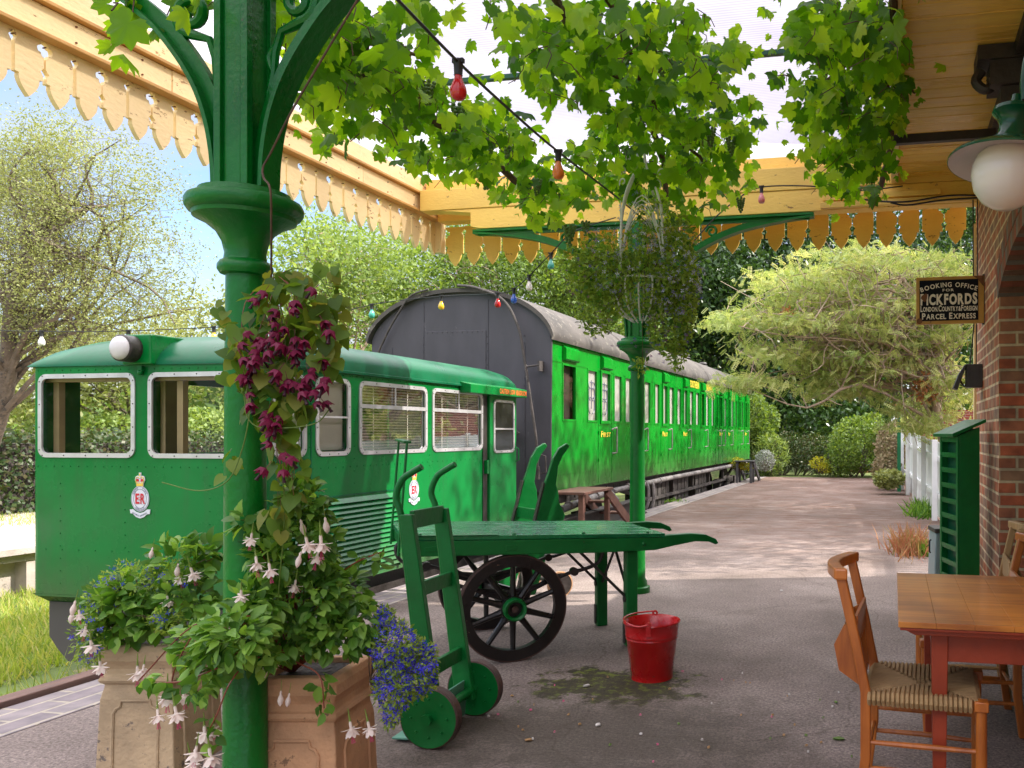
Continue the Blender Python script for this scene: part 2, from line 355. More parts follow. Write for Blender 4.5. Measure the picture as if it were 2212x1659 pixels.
M['rust'] = paint('rust_patch', (.17, .065, .025), .85, .4, 30, .06, 60)
M['emblem_white'] = paint('emblem_enamel', (.68, .68, .76), .35, .04, 9, .004, 20)
M['emblem_line'] = paint('emblem_grey', (.10, .11, .18), .4, .1, 9, .004, 20)
M['emblem_red'] = paint('emblem_red_enamel', (.58, .01, .03), .35, .05, 9, .004, 20)
M['galv'] = paint('pale_blue_metal', (.26, .33, .34), .45, .15, 4, .02, 30, metal=.2)
M['teal'] = paint('pale_teal_paint', (.10, .28, .20), .5, .2, 6, .02, 30)
M['glass'] = glassmat('window_glass', (.95, .96, .94), .55)
M['shade_pane'] = paint('shaded_cabin_pane', (.02, .02, .02), .05, .1, 3, .001, 10)  # opaque pane, darkness of the cabin behind put into its colour
M['glass_dim'] = glassmat('tinted_window_glass', (.72, .70, .62), 1.6)
M['table_top'] = woodmat('oiled_table_top', (.66, .25, .035), (.30, .085, .012), (2, 26, 10), .34, .25)
M['table_red'] = paint('red_table_paint', (.30, .040, .012), .45, .25, 5, .02, 30, chips=(.10, .03, .02), chip_scale=16, chip_t=.70)
M['chair_wood'] = woodmat('chair_beech', (.52, .155, .022), (.26, .062, .010), (20, 20, 3), .38, .2)
M['chair_pale'] = woodmat('chair_oak', (.50, .29, .11), (.30, .15, .05), (20, 20, 3), .45, .1)
M['redwood'] = woodmat('red_brown_wood', (.22, .045, .02), (.12, .02, .01), (20, 20, 3), .4, .1)
M['brick'] = brickmat('station_brick', ('Y', 'Z'), (.52, .15, .06), (.30, .19, .13), (.74, .58, .38), .24, .086, .011)
M['brick_face'] = brickmat('station_brick_jamb', ('X', 'Z'), (.56, .13, .055), (.32, .18, .10), (.60, .45, .28), .24, .086, .011)
M['brick_far'] = brickmat('cottage_brick', ('X', 'Z'), (.36, .075, .05), (.27, .06, .045), (.42, .30, .24))
M['paving'] = brickmat('edge_paviours', ('Y', 'X'), (.22, .19, .21), (.30, .27, .28), (.42, .38, .32), .30, .145, .012, .6)
# straw rush
M['rush'] = woodmat('rush_cord', (.42, .27, .12), (.20, .12, .05), (6, 6, 60), .8)
# translucent roof sheet
def sheetmat():
    m, nt, b, out = newmat('twin_wall_roof_sheet'); l = nt.links.new
    tcn = N(nt, 'ShaderNodeTexCoord'); sp = N(nt, 'ShaderNodeSeparateXYZ'); l(tcn.outputs['Object'], sp.inputs[0])
    w = N(nt, 'ShaderNodeMath', operation='MULTIPLY'); w.inputs[1].default_value = 2*math.pi/.028; l(sp.outputs['Y'], w.inputs[0])
    sn = N(nt, 'ShaderNodeMath', operation='SINE'); l(w.outputs[0], sn.inputs[0])
    n1 = N(nt, 'ShaderNodeTexNoise', Scale=1.4, Detail=5.0); l(tcn.outputs['Object'], n1.inputs['Vector'])
    a = N(nt, 'ShaderNodeMath', operation='MULTIPLY_ADD'); a.inputs[1].default_value = .16; l(sn.outputs[0], a.inputs[0]); l(n1.outputs['Fac'], a.inputs[2])
    rp = ramp(nt, [(.25, (.43, .395, .445)), (.7, (.58, .56, .61))]); l(a.outputs[0], rp.inputs[0])
    tr = N(nt, 'ShaderNodeBsdfTranslucent'); l(rp.outputs[0], tr.inputs[0])
    tp = N(nt, 'ShaderNodeBsdfTransparent'); l(rp.outputs[0], tp.inputs[0])
    b.inputs['Roughness'].default_value = .35; l(rp.outputs[0], b.inputs['Base Color'])
    m1 = N(nt, 'ShaderNodeMixShader'); m1.inputs[0].default_value = .42; l(tr.outputs[0], m1.inputs[1]); l(tp.outputs[0], m1.inputs[2])
    m2 = N(nt, 'ShaderNodeMixShader'); m2.inputs[0].default_value = .08; l(m1.outputs[0], m2.inputs[1]); l(b.outputs[0], m2.inputs[2]); l(m2.outputs[0], out.inputs[0])
    return m
M['sheet'] = sheetmat()
def globemat():
    m, nt, b, out = newmat('opal_glass'); b.inputs['Base Color'].default_value = (.80, .74, .66, 1); b.inputs['Roughness'].default_value = .12
    b.inputs['Subsurface Weight'].default_value = .3; b.inputs['Subsurface Radius'].default_value = (.05, .05, .05); return m
M['opal'] = globemat()
def bulbmat(name, c):
    m, nt, b, out = newmat(name); b.inputs['Base Color'].default_value = c4(c); b.inputs['Roughness'].default_value = .12
    b.inputs['Coat Weight'].default_value = .6; b.inputs['Subsurface Weight'].default_value = .2; b.inputs['Subsurface Radius'].default_value = (.02, .02, .02); return m
BULB = {k: bulbmat('bulb_'+k, c) for k, c in dict(red=(.55, .008, .01), orange=(.75, .20, .02), teal=(.08, .42, .34), white=(.85, .82, .76), blue=(.02, .11, .55), yellow=(.85, .52, .02), pink=(.70, .22, .22)).items()}

def groundmat():
    m, nt, b, out = newmat('worn_asphalt'); l = nt.links.new
    tcn = N(nt, 'ShaderNodeTexCoord'); O = tcn.outputs['Object']
    def nz(s, d=6.0, r=.6):
        n = N(nt, 'ShaderNodeTexNoise', Scale=s, Detail=d, Roughness=r); l(O, n.inputs['Vector']); return n.outputs['Fac']
    def mix(f, a, bb, bt='MIX'):
        x = N(nt, 'ShaderNodeMixRGB', blend_type=bt)
        for i, v in ((0, f), (1, a), (2, bb)):
            if isinstance(v, (int, float)): x.inputs[i].default_value = v
            elif isinstance(v, tuple): x.inputs[i].default_value = c4(v)
            else: l(v, x.inputs[i])
        return x.outputs[0]
    r1 = ramp(nt, [(.30, (.165, .128, .112)), (.50, (.260, .207, .188)), (.72, (.39, .320, .292))]); l(nz(.9), r1.inputs[0])
    r2 = ramp(nt, [(.35, (.48, .48, .48)), (.66, (1.5, 1.48, 1.46))]); l(nz(60, 5, .75), r2.inputs[0])
    base = mix(1.0, r1.outputs[0], r2.outputs[0], 'MULTIPLY')
    vo = N(nt, 'ShaderNodeTexVoronoi', Scale=95.0); l(O, vo.inputs['Vector'])
    r3 = ramp(nt, [(.0, (1.5, 1.45, 1.4)), (.28, (1, 1, 1)), (.6, (.72, .72, .72))]); l(vo.outputs['Distance'], r3.inputs[0]); base = mix(.55, base, r3.outputs[0], 'MULTIPLY')
    # leaf litter / red gravel on the far part
    sp = N(nt, 'ShaderNodeSeparateXYZ'); l(O, sp.inputs[0])
    far = N(nt, 'ShaderNodeMapRange'); far.inputs[1].default_value = 8.0; far.inputs[2].default_value = 14.0; l(sp.outputs['Y'], far.inputs[0])
    rl = ramp(nt, [(.46, (0, 0, 0)), (.56, (.9, .9, .9))]); lm_ = N(nt, 'ShaderNodeMapping', Scale=(1.2, 5.0, 1)); l(O, lm_.inputs[0]); ln_ = N(nt, 'ShaderNodeTexNoise', Scale=1.6, Detail=9.0, Roughness=.75); l(lm_.outputs[0], ln_.inputs['Vector']); l(ln_.outputs['Fac'], rl.inputs[0])
    fm = N(nt, 'ShaderNodeMath', operation='MULTIPLY'); l(far.outputs[0], fm.inputs[0]); l(rl.outputs[0], fm.inputs[1])
    base = mix(fm.outputs[0], base, (.17, .095, .068))
    base2 = mix(far.outputs[0], base, mix(1.0, base, (.90, .82, .81), 'MULTIPLY'))
    vc = N(nt, 'ShaderNodeTexVoronoi', feature='DISTANCE_TO_EDGE', Scale=.55); wv = N(nt, 'ShaderNodeTexNoise', Scale=3.0, Detail=6.0)
    l(O, wv.inputs['Vector']); wa = N(nt, 'ShaderNodeMixRGB'); wa.inputs[0].default_value = .25; l(O, wa.inputs[1]); l(wv.outputs['Color'], wa.inputs[2]); l(wa.outputs[0], vc.inputs['Vector'])
    rc_ = ramp(nt, [(.0, (.62, .6, .56)), (.004, (1, 1, 1))]); l(vc.outputs['Distance'], rc_.inputs[0]); base2 = mix(.8, base2, rc_.outputs[0], 'MULTIPLY')
    # moss patches by the bucket and elsewhere
    def blob(cx, cy, rx, ry, soft):
        mp = N(nt, 'ShaderNodeMapping'); mp.inputs['Location'].default_value = (-cx/rx, -cy/ry, 0); mp.inputs['Scale'].default_value = (1/rx, 1/ry, 0); l(O, mp.inputs[0])
        ln = N(nt, 'ShaderNodeVectorMath', operation='LENGTH'); l(mp.outputs[0], ln.inputs[0])
        nn = N(nt, 'ShaderNodeMath', operation='MULTIPLY_ADD'); nn.inputs[1].default_value = 2.6; l(nz(5, 8, .7), nn.inputs[0]); l(ln.outputs['Value'], nn.inputs[2])
        rr = ramp(nt, [(.58, (1, 1, 1)), (.58 + soft, (0, 0, 0))])
        hv = N(nt, 'ShaderNodeMath', operation='MULTIPLY'); hv.inputs[1].default_value = .3; l(nn.outputs[0], hv.inputs[0]); l(hv.outputs[0], rr.inputs[0]); return rr.outputs[0]
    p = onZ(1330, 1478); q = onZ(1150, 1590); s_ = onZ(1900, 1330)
    moss = ramp(nt, [(.42, (.028, .023, .013)), (.52, (.05, .050, .012)), (.60, (.14, .18, .012))]); l(nz(16, 8, .7), moss.inputs[0])
    damp = mix(.85, (1, 1, 1), (.45, .42, .34))
    b1 = blob(p.x, p.y, .62, .42, .05); base2 = mix(b1, base2, mix(.88, base2, moss.outputs[0]))
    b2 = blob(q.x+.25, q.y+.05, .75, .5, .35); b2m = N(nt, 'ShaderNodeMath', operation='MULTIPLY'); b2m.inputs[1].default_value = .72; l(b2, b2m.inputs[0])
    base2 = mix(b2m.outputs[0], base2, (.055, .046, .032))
    # scattered green moss specks
    rg = ramp(nt, [(.66, (0, 0, 0)), (.72, (.8, .8, .8))]); l(nz(7, 9, .75), rg.inputs[0])
    base2 = mix(rg.outputs[0], base2, (.075, .085, .03))
    l(base2, b.inputs['Base Color']); b.inputs['Roughness'].default_value = .82; b.inputs['Specular IOR Level'].default_value = .3
    bp = N(nt, 'ShaderNodeBump', Strength=.9, Distance=.008); l(nz(110, 4, .7), bp.inputs['Height'])
    bp2 = N(nt, 'ShaderNodeBump', Strength=.5, Distance=.03); l(nz(6, 4), bp2.inputs['Height']); l(bp2.outputs[0], bp.inputs['Normal']); l(bp.outputs[0], b.inputs['Normal'])
    return m
M['asphalt'] = groundmat()
M['soil'] = paint('grass_soil', (.10, .14, .03), .95, .5, 1.2, .1, 20, chips=(.20, .17, .07), chip_scale=3, chip_t=.55)
M['ballast'] = paint('dark_ballast', (.055, .045, .04), .95, .5, 12, .3, 30)

# ---------------------------------------------------------------- leaves
def T(vs, fs): return np.array(vs, dtype=float), fs
QUAD = T([(-.5, 0, 0), (0, -.5+.5, 0), (.5, 0, 0), (0, 1, 0)], [(0, 1, 2, 3)])
RHOMB = T([(0, 0, 0), (.42, .5, .06), (0, 1, 0), (-.42, .5, .06)], [(0, 1, 2, 3)])
OVAL = T([(0, 0, 0), (.26, .22, .07), (.36, .48, .09), (.22, .78, .03), (0, 1, -.10), (-.22, .78, .03), (-.36, .48, .09), (-.26, .22, .07), (0, .25, 0), (0, .5, 0), (0, .78, -.03)],
         [(0, 1, 8), (1, 2, 9, 8), (2, 3, 10, 9), (3, 4, 10), (0, 8, 7), (7, 8, 9, 6), (6, 9, 10, 5), (5, 10, 4)])
HEART = T([(0, .06, 0), (.22, -.08, .05), (.44, .08, .1), (.46, .35, .1), (.27, .7, .04), (0, 1, -.06), (-.27, .7, .04), (-.46, .35, .1), (-.44, .08, .1), (-.22, -.08, .05), (0, .4, 0), (0, .72, 0)],
          [(0, 1, 2, 10), (2, 3, 10), (3, 4, 11, 10), (4, 5, 11), (0, 10, 8, 9), (8, 10, 7), (7, 10, 11, 6), (6, 11, 5)])
def grape_leaf():
    tips = [(-72, .62), (-38, .92), (0, 1.0)]; 
    a = [(0, .05), (20, .30), (155-180+0, 0)]
    out = []
    prof = [(172, .16), (160, .42), (150, .50), (140, .60), (132, .56), (122, .68), (112, .66), (104, .60), (96, .74), (86, .80), (78, .90), (70, .80), (62, .74), (54, .66), (47, .76), (40, .86), (34, .98), (28, .88), (22, .80), (15, .86), (8, .98), (0, 1.12)]
    pts = [(math.sin(R(t))*r, math.cos(R(t))*r) for t, r in prof]
    left = [(-x, y) for x, y in pts[:-1]][::-1]
    per = pts + left
    vs = [(0, 0, 0)] + [(x, y+.0, .06*math.cos(3*math.atan2(x, y)) - .22*(x*x+y*y)) for x, y in per]
    fs = [(0, i+1, i+2) for i in range(len(per)-1)]
    vs = [(x*.60, y*.62+.28, z) for x, y, z in vs]
    return T(vs, fs)
GRAPE = grape_leaf()
GRAPE2 = (GRAPE[0].copy(), GRAPE[1]); GRAPE2[0][:, 2] -= 1.1*np.abs(GRAPE2[0][:, 0])**1.5 - .25*np.sin(GRAPE2[0][:, 1]*5)*.3; GRAPE2[0][:, 0] *= .8
def pinnate(n=6):
    vs = []; fs = []
    for i in range(n):
        y = .12 + .8*i/n; l = .24*(1-.35*abs(i/n-.4))
        for sx in (-1, 1):
            b = len(vs); vs += [(0, y, 0), (sx*l*.5, y+.075, -.01), (sx*l, y+.05, -.05), (sx*l*.5, y-.045, -.01)]; fs.append((b, b+1, b+2, b+3))
    b = len(vs); vs += [(-.004, 0, 0), (.004, 0, 0), (0, 1, 0)]; fs.append((b, b+1, b+2))
    return T(vs, fs)
PINN = pinnate()
STAR5 = T([(0, 0, 0)] + [(math.cos(R(72*i/2))*(.5 if i % 2 == 0 else .17), math.sin(R(72*i/2))*(.5 if i % 2 == 0 else .17), .08) for i in range(10)], [(0, i+1, (i+1) % 10+1) for i in range(10)])
LOBEL = T([(0, 0, 0), (.18, .5, .05), (0, .55, .03), (-.18, .5, .05), (.5, .18, 0), (.42, -.05, 0), (-.5, .18, 0), (-.42, -.05, 0), (.12, -.35, .05), (-.12, -.35, .05)],
          [(0, 1, 2, 3), (0, 5, 4), (0, 6, 7), (0, 9, 8)])
BLADE = T([(-.5, 0, 0), (.5, 0, 0), (.35, .55, .1), (-.35, .55, .1), (0, 1, .35)], [(0, 1, 2, 3), (3, 2, 4)])
def norm(a): return a / np.maximum(np.linalg.norm(a, axis=1, keepdims=True), 1e-9)
def leaves(name, tmpl, pos, D, Nn, size, mat, parent=None, rnd=None, wid=None):
    tv, tf = tmpl; pos = np.asarray(pos, float); n = len(pos)
    D = norm(np.asarray(D, float)); U = norm(np.cross(D, np.asarray(Nn, float))); Nn = np.cross(U, D)
    size = np.broadcast_to(np.asarray(size, float), (n,))[:, None, None]
    wx = 1.0 if wid is None else wid
    V = pos[:, None, :] + size * (tv[None, :, 0:1]*wx*U[:, None, :] + tv[None, :, 1:2]*D[:, None, :] + tv[None, :, 2:3]*Nn[:, None, :])
    V = V.reshape(-1, 3); k = len(tv)
    lt = np.array([len(f) for f in tf]); li = np.concatenate([np.array(f) for f in tf])
    loops = (li[None, :] + (np.arange(n)*k)[:, None]).ravel(); tot = np.tile(lt, n); start = np.concatenate([[0], np.cumsum(tot)[:-1]])
    me = bpy.data.meshes.new(name); me.vertices.add(len(V)); me.vertices.foreach_set('co', V.ravel())
    me.loops.add(len(loops)); me.loops.foreach_set('vertex_index', loops.astype(np.int32))
    me.polygons.add(len(tot)); me.polygons.foreach_set('loop_start', start.astype(np.int32)); me.polygons.foreach_set('loop_total', tot.astype(np.int32))
    me.update(calc_edges=True)
    if rnd is None: rnd = rng.random(n)
    at = me.attributes.new('rnd', 'FLOAT', 'POINT'); at.data.foreach_set('value', np.repeat(np.clip(rnd, 0, 1), k).astype(np.float32))
    me.materials.append(mat)
    o = bpy.data.objects.new(name, me); C.objects.link(o); o.parent = parent
    return o
def rdir(n, up=0.0, down=0.0):
    v = rng.normal(size=(n, 3)); v = norm(v); v[:, 2] += up - down; return norm(v)

LM = {}
LM['grape'] = leafmat('grape_leaf', [(.035, .12, .010), (.085, .22, .014), (.16, .33, .022), (.28, .44, .05)], .62, .42, (2.6, 2.3, .45))
LM['haw'] = leafmat('hawthorn_leaf', [(.17, .20, .06), (.27, .30, .10), (.40, .42, .18)], .38, .5, (1.25, 1.2, .7))
LM['mid'] = leafmat('ash_leaf', [(.07, .13, .024), (.13, .21, .035), (.22, .30, .07)], .38)
LM['lite'] = leafmat('willow_leaf', [(.12, .19, .045), (.20, .29, .07), (.32, .40, .14)], .38)
LM['dark'] = leafmat('laurel_leaf', [(.020, .05, .016), (.035, .08, .02), (.06, .115, .025)], .22, .35)
LM['ivy'] = leafmat('ivy_leaf', [(.025, .05, .015), (.045, .085, .02), (.09, .08, .035)], .2, .4)
LM['acacia'] = leafmat('acacia_leaf', [(.20, .29, .07), (.38, .45, .15), (.58, .56, .26)], .45, .5, (1.25, 1.2, .75))
LM['fuch'] = leafmat('fuchsia_leaf', [(.05, .14, .018), (.11, .25, .032), (.26, .44, .08)], .42, .40)
LM['rhodo'] = leafmat('bell_vine_leaf', [(.07, .14, .02), (.14, .25, .03), (.24, .25, .05)], .5, .5)
LM['lob'] = leafmat('lobelia_leaf', [(.12, .21, .035), (.26, .36, .06), (.30, .43, .09)], .5)
LM['blue'] = leafmat('lobelia_petal', [(.030, .025, .45), (.06, .05, .62), (.15, .13, .74)], .3, .6, (1, 1, 1.2))
LM['paleblue'] = leafmat('pale_lobelia_petal', [(.22, .20, .55), (.50, .48, .70), (.65, .63, .72)], .3, .6, (1, 1, 1.1))
LM['purple'] = leafmat('bell_petal', [(.09, .004, .025), (.17, .008, .045), (.34, .03, .11)], .35, .5, (1.3, .6, 1))
LM['darkpurple'] = leafmat('bell_tube', [(.02, .002, .008), (.04, .003, .014)], .1, .5)
LM['petal'] = leafmat('fuchsia_petal', [(.80, .56, .50), (.84, .70, .64), (.86, .80, .72)], .35, .6, (1, .9, .9))
LM['grass'] = leafmat('grass_blade', [(.17, .26, .04), (.30, .38, .07), (.48, .44, .18)], .4)
LM['redweed'] = leafmat('red_weed', [(.42, .13, .08), (.50, .25, .12), (.30, .24, .08)], .4, .6, (1, 1, .8))
LM['yellow'] = leafmat('yellow_flower', [(.40, .40, .02), (.62, .52, .03), (.30, .36, .03)], .3, .6, (1, 1, .6))
LM['grey'] = leafmat('silver_shrub', [(.16, .18, .13), (.32, .33, .30), (.5, .5, .5)], .3, .6, (1, 1, 1))
LM['dry'] = leafmat('dry_hedge_leaf', [(.20, .15, .09), (.30, .22, .13), (.15, .15, .06)], .3, .6, (1, 1, .9))
LM['brownleaf'] = leafmat('brown_leaf', [(.35, .15, .06), (.45, .20, .08)], .3, .6, (1, 1, .8))
# ================================================================= SETTING
def struct(mb, name, mats, **k):
    o = mb.build(name, mats, **k); o['kind'] = 'structure'; return o
XE = -4.60                                           # platform edge
GZ = -0.62                                           # track level
g = MB(); g.box(XE+.42, 9, -8, 27, -.30, 0.0); struct(g, 'platform', M['asphalt'])
g = MB(); g.box(XE, XE+.42, -8, 27, -.30, .004); struct(g, 'platform_paving', M['paving'])
g = MB(); g.box(XE-.02, XE+.16, -8, 27, GZ-.02, -.30); struct(g, 'platform_wall', M['brick_far'])
bm_ = MB()
nx, ny = 90, 120                                     # rough ground, reaches the horizon
xs = np.concatenate([np.linspace(-300, -30, 12), np.linspace(-28, 12, 70), np.linspace(14, 300, 12)])
ys = np.concatenate([np.linspace(-60, -2, 6), np.linspace(0, 60, 100), np.linspace(70, 420, 12)])
vs = []
for y in ys:
    for x in xs:
        z = GZ + .05*noise.noise(Vector((x*.7, y*.7, 0))) + .03*noise.noise(Vector((x*3, y*3, 5)))
        if y > 29.5: z = max(z, min(.0, GZ + (y-29.5)*.4))
        vs.append((x, y, z))
nxx = len(xs); fs = [(j*nxx+i, j*nxx+i+1, (j+1)*nxx+i+1, (j+1)*nxx+i) for j in range(len(ys)-1) for i in range(nxx-1)]
bm_.add(vs, fs, 0, True); struct(bm_, 'grassy_ground', M['soil'])
g = MB(); g.box(-7.6, XE-.06, 8.9, 30, GZ-.3, GZ+.09); struct(g, 'track_bed', M['ballast'])
g = MB(); g.box(XE+.2, 6, 27, 34, -.28, -.004); struct(g, 'platform_end_ground', M['soil'])
# opposite platform
OPX = -10.7
g = MB(); g.box(OPX, -15.5, -4, 40, -.06, .02).box(OPX-.10, -15.5, -4, 40, -.16, -.06).box(OPX-.30, -15.5, -4, 40, GZ-.1, -.16)
for i in range(14): g.box(OPX-.12, OPX-.30, -2+i*2.6, -1.75+i*2.6, GZ-.1, -.16)
struct(g, 'opposite_platform', M['concrete'])
g = MB(); g.box(-15.5, -26, -4, 60, -.5, .03); struct(g, 'meadow', M['soil'])
# timber edging beside the paving
g = MB(); g.box(XE-.13, XE-.015, -3, 5.33, -.16, .035)
tag(g.build('timber_edging', M['timber'], bevel=.006), 'long brown timber edging running beside the dark paviours at the platform edge', 'edging')

# grass blades
def grass_patch(name, n, fx, size, mat, label=None, wid=.10, lean=.35):
    P = np.array([fx() for _ in range(n)]); D = rng.normal(size=(n, 3))*lean; D[:, 2] = 1
    Nn = rng.normal(size=(n, 3)); Nn[:, 2] = .1
    o = leaves(name, BLADE, P, D, Nn, rng.uniform(.5, 1.3, n)*size, mat, wid=wid)
    tag(o, label, None, None, 'stuff'); return o
def gz(): 
    y = rng.uniform(2.5, 15)
    return (rng.uniform(-10.8, XE-.15) if y < 5.0 else rng.uniform(-10.9, -7.15), y, GZ-.03)
grass_patch('grass', 60000, gz, .17, LM['grass'], 'sunlit rough green grass between the two platforms', .09, .5)
def gz2(): return (rng.uniform(-5.6, XE-.16), rng.uniform(4.1, 5.25), GZ-.02)
grass_patch('tall_grass', 900, gz2, .50, LM['grass'], 'tall pale green grass beside the brown timber edging', .035, .28)
def gz3(): return (rng.uniform(-15.2, -13.2), rng.uniform(4, 20), .0)
grass_patch('verge_grass', 6000, gz3, .10, LM['grass'], 'thin grass strip below the ivy hedge across the track', .12)

# ================================================================= STATION HOUSE
WX = .72
st = thing('station_house', 'red brick station house with an arched opening at the right', 'building', (WX, 7.45, 0))
XF = Matrix.Translation(-Vector((WX, 7.45, 0)))
y0, y1, zs, za = 3.70, 5.86, 2.40, 2.62
arc = []
hw = (y1-y0)/2; rise = za-zs; rad = (hw*hw+rise*rise)/(2*rise); yc = (y0+y1)/2; zc = za-rad; a0 = math.asin(hw/rad)
for i in range(17):
    a = -a0 + 2*a0*i/16; arc.append((yc+rad*math.sin(a), zc+rad*math.cos(a)))
poly = [(.2, 0), (y0, 0)] + arc + [(y1, 0), (7.45, 0), (7.45, 7.6), (.2, 7.6)]
w = MB(XF); w.prism(poly, (WX, 0, 0), (0, 1, 0), (0, 0, 1), (.26, 0, 0)); w.build('wall', [M['brick']], st)
w = MB(XF); w.box(WX+.27, 7.5, 7.20, 7.45, 0, 7.6); w.build('wall', [M['brick_far']], st)
w = MB(XF); w.box(WX+.27, 7.5, .2, .45, 0, 7.6); w.build('wall', [M['brick_far']], st)
w = MB(XF); w.box(1.25, 4.5, 7.46, 8.78, 0, 3.7); w.build('shadow_wing', M['brick_far'], st)  # unseen low wing, added to cast the shadow edge on the platform
w = MB(XF); w.box(WX+.003, WX+.262, y1-.004, y1-.001, 0, zs); w.build('jamb', M['brick_face'], st)
w = MB(XF)                                            # voussoirs
nb = 30; vm = []
for i in range(nb):
    a = -a0*1.02 + 2.04*a0*(i+.5)/nb; da = 2.04*a0/nb*.44
    for (r0, r1) in ((rad-.004, rad+.105), (rad+.115, rad+.225)):
        P = [(yc+r0*math.sin(a-da), zc+r0*math.cos(a-da)), (yc+r0*math.sin(a+da), zc+r0*math.cos(a+da)),
             (yc+r1*math.sin(a+da), zc+r1*math.cos(a+da)), (yc+r1*math.sin(a-da), zc+r1*math.cos(a-da))]
        w.prism(P, (WX-.008, 0, 0), (0, 1, 0), (0, 0, 1), (.18, 0, 0), (i*7+int(r0*10)) % 3)
w.build('arch', [paint('arch_red_brick', (.30, .08, .045), .85, .3, 9, .06, 60), paint('arch_brown_brick', (.22, .10, .06), .85, .3, 9, .06, 60), paint('arch_grey_brick', (.20, .15, .12), .85, .3, 9, .06, 60)], st)
w = MB(XF); w.box(WX-.018, WX+.02, 7.40, 7.475, 0, 3.3); w.build('corner_board', M['cream'], st)
w = MB(XF); w.box(WX+.18, WX+.24, y0, y1, 0, 2.66); w.build('door', M['dark_green'], st)
w = MB(XF); w.prism([(WX-.45, 7.6), (8, 7.6), (4.4, 9.2)], (0, -.1, 0), (1, 0, 0), (0, 0, 1), (0, 7.8, 0)); w.build('roof', M['roof_grey'], st)
w = MB(XF)                                            # corbels under the eaves
w.box(.54, WX, 4.76, 4.96, 3.42, 3.56).box(.47, WX, 4.74, 4.98, 3.56, 3.64)
w.tube(smooth_path([(.50, 4.85, 3.54), (.47, 4.85, 3.48), (.52, 4.85, 3.43), (.57, 4.85, 3.46), (.55, 4.85, 3.50)], 4), .03, 8)
w.box(.60, WX, 4.79, 4.93, 3.22, 3.42)
w.build('corbel', M['iron'], st, bevel=.01)

# ================================================================= CANOPY
YC0 = .30
cp = thing('platform_canopy', 'cream timber platform canopy with a scalloped valance and translucent roof', 'canopy', (XE, 7.6, 3.3))
XC = Matrix.Translation(-Vector((XE, 7.6, 3.3)))
def board(w, h, lt, rt, drop=.33):
    def side(t):
        s = [(0, drop)]
        if t == 'Q': s += [(0, .322), (.020, .318), (.026, .300), (.044, .298), (.050, .280), (.044, .262), (.026, .260), (.020, .242), (.004, .234), (.004, .180), (.027, .156), (.011, .132), (.011, .104)]
        else: s += [(.001, .316), (.028, .290), (.011, .264), (.012, .104)]
        s += [(.036, .102), (.033, .090), (.036, .074), (.045, .054), (.059, .034), (.077, .015)]
        return s
    Rr = [(w/2 - a*w/.2, z) for a, z in side(rt)]; Ll = [(-w/2 + a*w/.2, z) for a, z in side(lt)]
    return Rr + [(0, -.008)] + Ll[::-1]
VZ = 3.272
v = MB(XC); y = 7.58; i = 0; bw = .164
while y - bw > 1.2:
    lt, rt = ('Q', 'D') if i % 2 == 0 else ('D', 'Q')
    dz = rng.uniform(-.004, .004); tx = rng.uniform(-.003, .003)
    v.prism(board(bw*.99, .33, lt, rt, .36), (XE+tx, y-bw/2, VZ+dz), (0, -1, 0), (0, 0, 1), (.030, 0, 0)); y -= bw; i += 1
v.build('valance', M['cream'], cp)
v = MB(XC); x = XE+.10; i = 0; bw = .2065
while x + bw < WX-.0:
    lt, rt = ('Q', 'D') if i % 2 == 0 else ('D', 'Q')
    dz = rng.uniform(-.004, .004)
    v.prism(board(bw*.985, .33, lt, rt, .335), (x+bw/2, 7.6+rng.uniform(-.003, .003), 3.175+dz), (1, 0, 0), (0, 0, 1.16), (0, -.024, 0)); x += bw; i += 1
v.build('valance', M['cream_shaded'], cp)
v = MB(XC); v.box(XE, XE+.09, 7.51, 7.598, VZ+.02, 3.95); v.build('corner_post', M['cream'], cp)
v = MB(XC)
for a_, b_ in ((YC0, 2.1), (2.104, 4.4), (4.404, 6.3), (6.304, 7.5)): v.box(XE+.01, XE+.075+rng.uniform(-.003, .003), a_, b_, 3.625, 3.775)
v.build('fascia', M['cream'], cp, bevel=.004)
v = MB(XC); v.box(XE+.01, XE+.11, YC0, 7.5, 3.60, 3.622).box(XE+.01, XE+.115, YC0, 7.5, 3.778, 3.80); v.build('moulding', M['mould'], cp, bevel=.004)
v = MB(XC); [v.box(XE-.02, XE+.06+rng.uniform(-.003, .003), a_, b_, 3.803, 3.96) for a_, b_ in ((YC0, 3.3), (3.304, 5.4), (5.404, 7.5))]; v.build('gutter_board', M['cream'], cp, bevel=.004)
v = MB(XC); v.box(XE-.06, XE+.02, YC0, 7.7, 3.975, 3.99); v.build('roof_edge_trim', M['under'], cp)
v = MB(XC)
for yy in np.arange(.5, 7.4, .41):
    for zz in (3.655, 3.745): v.cyl((XE+.074, yy, zz), (XE+.081, yy, zz), .0055, 6)
for k in range(36):
    v.cyl((XE+.012, 7.5-.082-.164*k+rng.uniform(-.01, .01), 3.57), (XE+.034, 7.5-.082-.164*k, 3.57), .004, 6)
v.build('nail_head', M['rust'], cp)
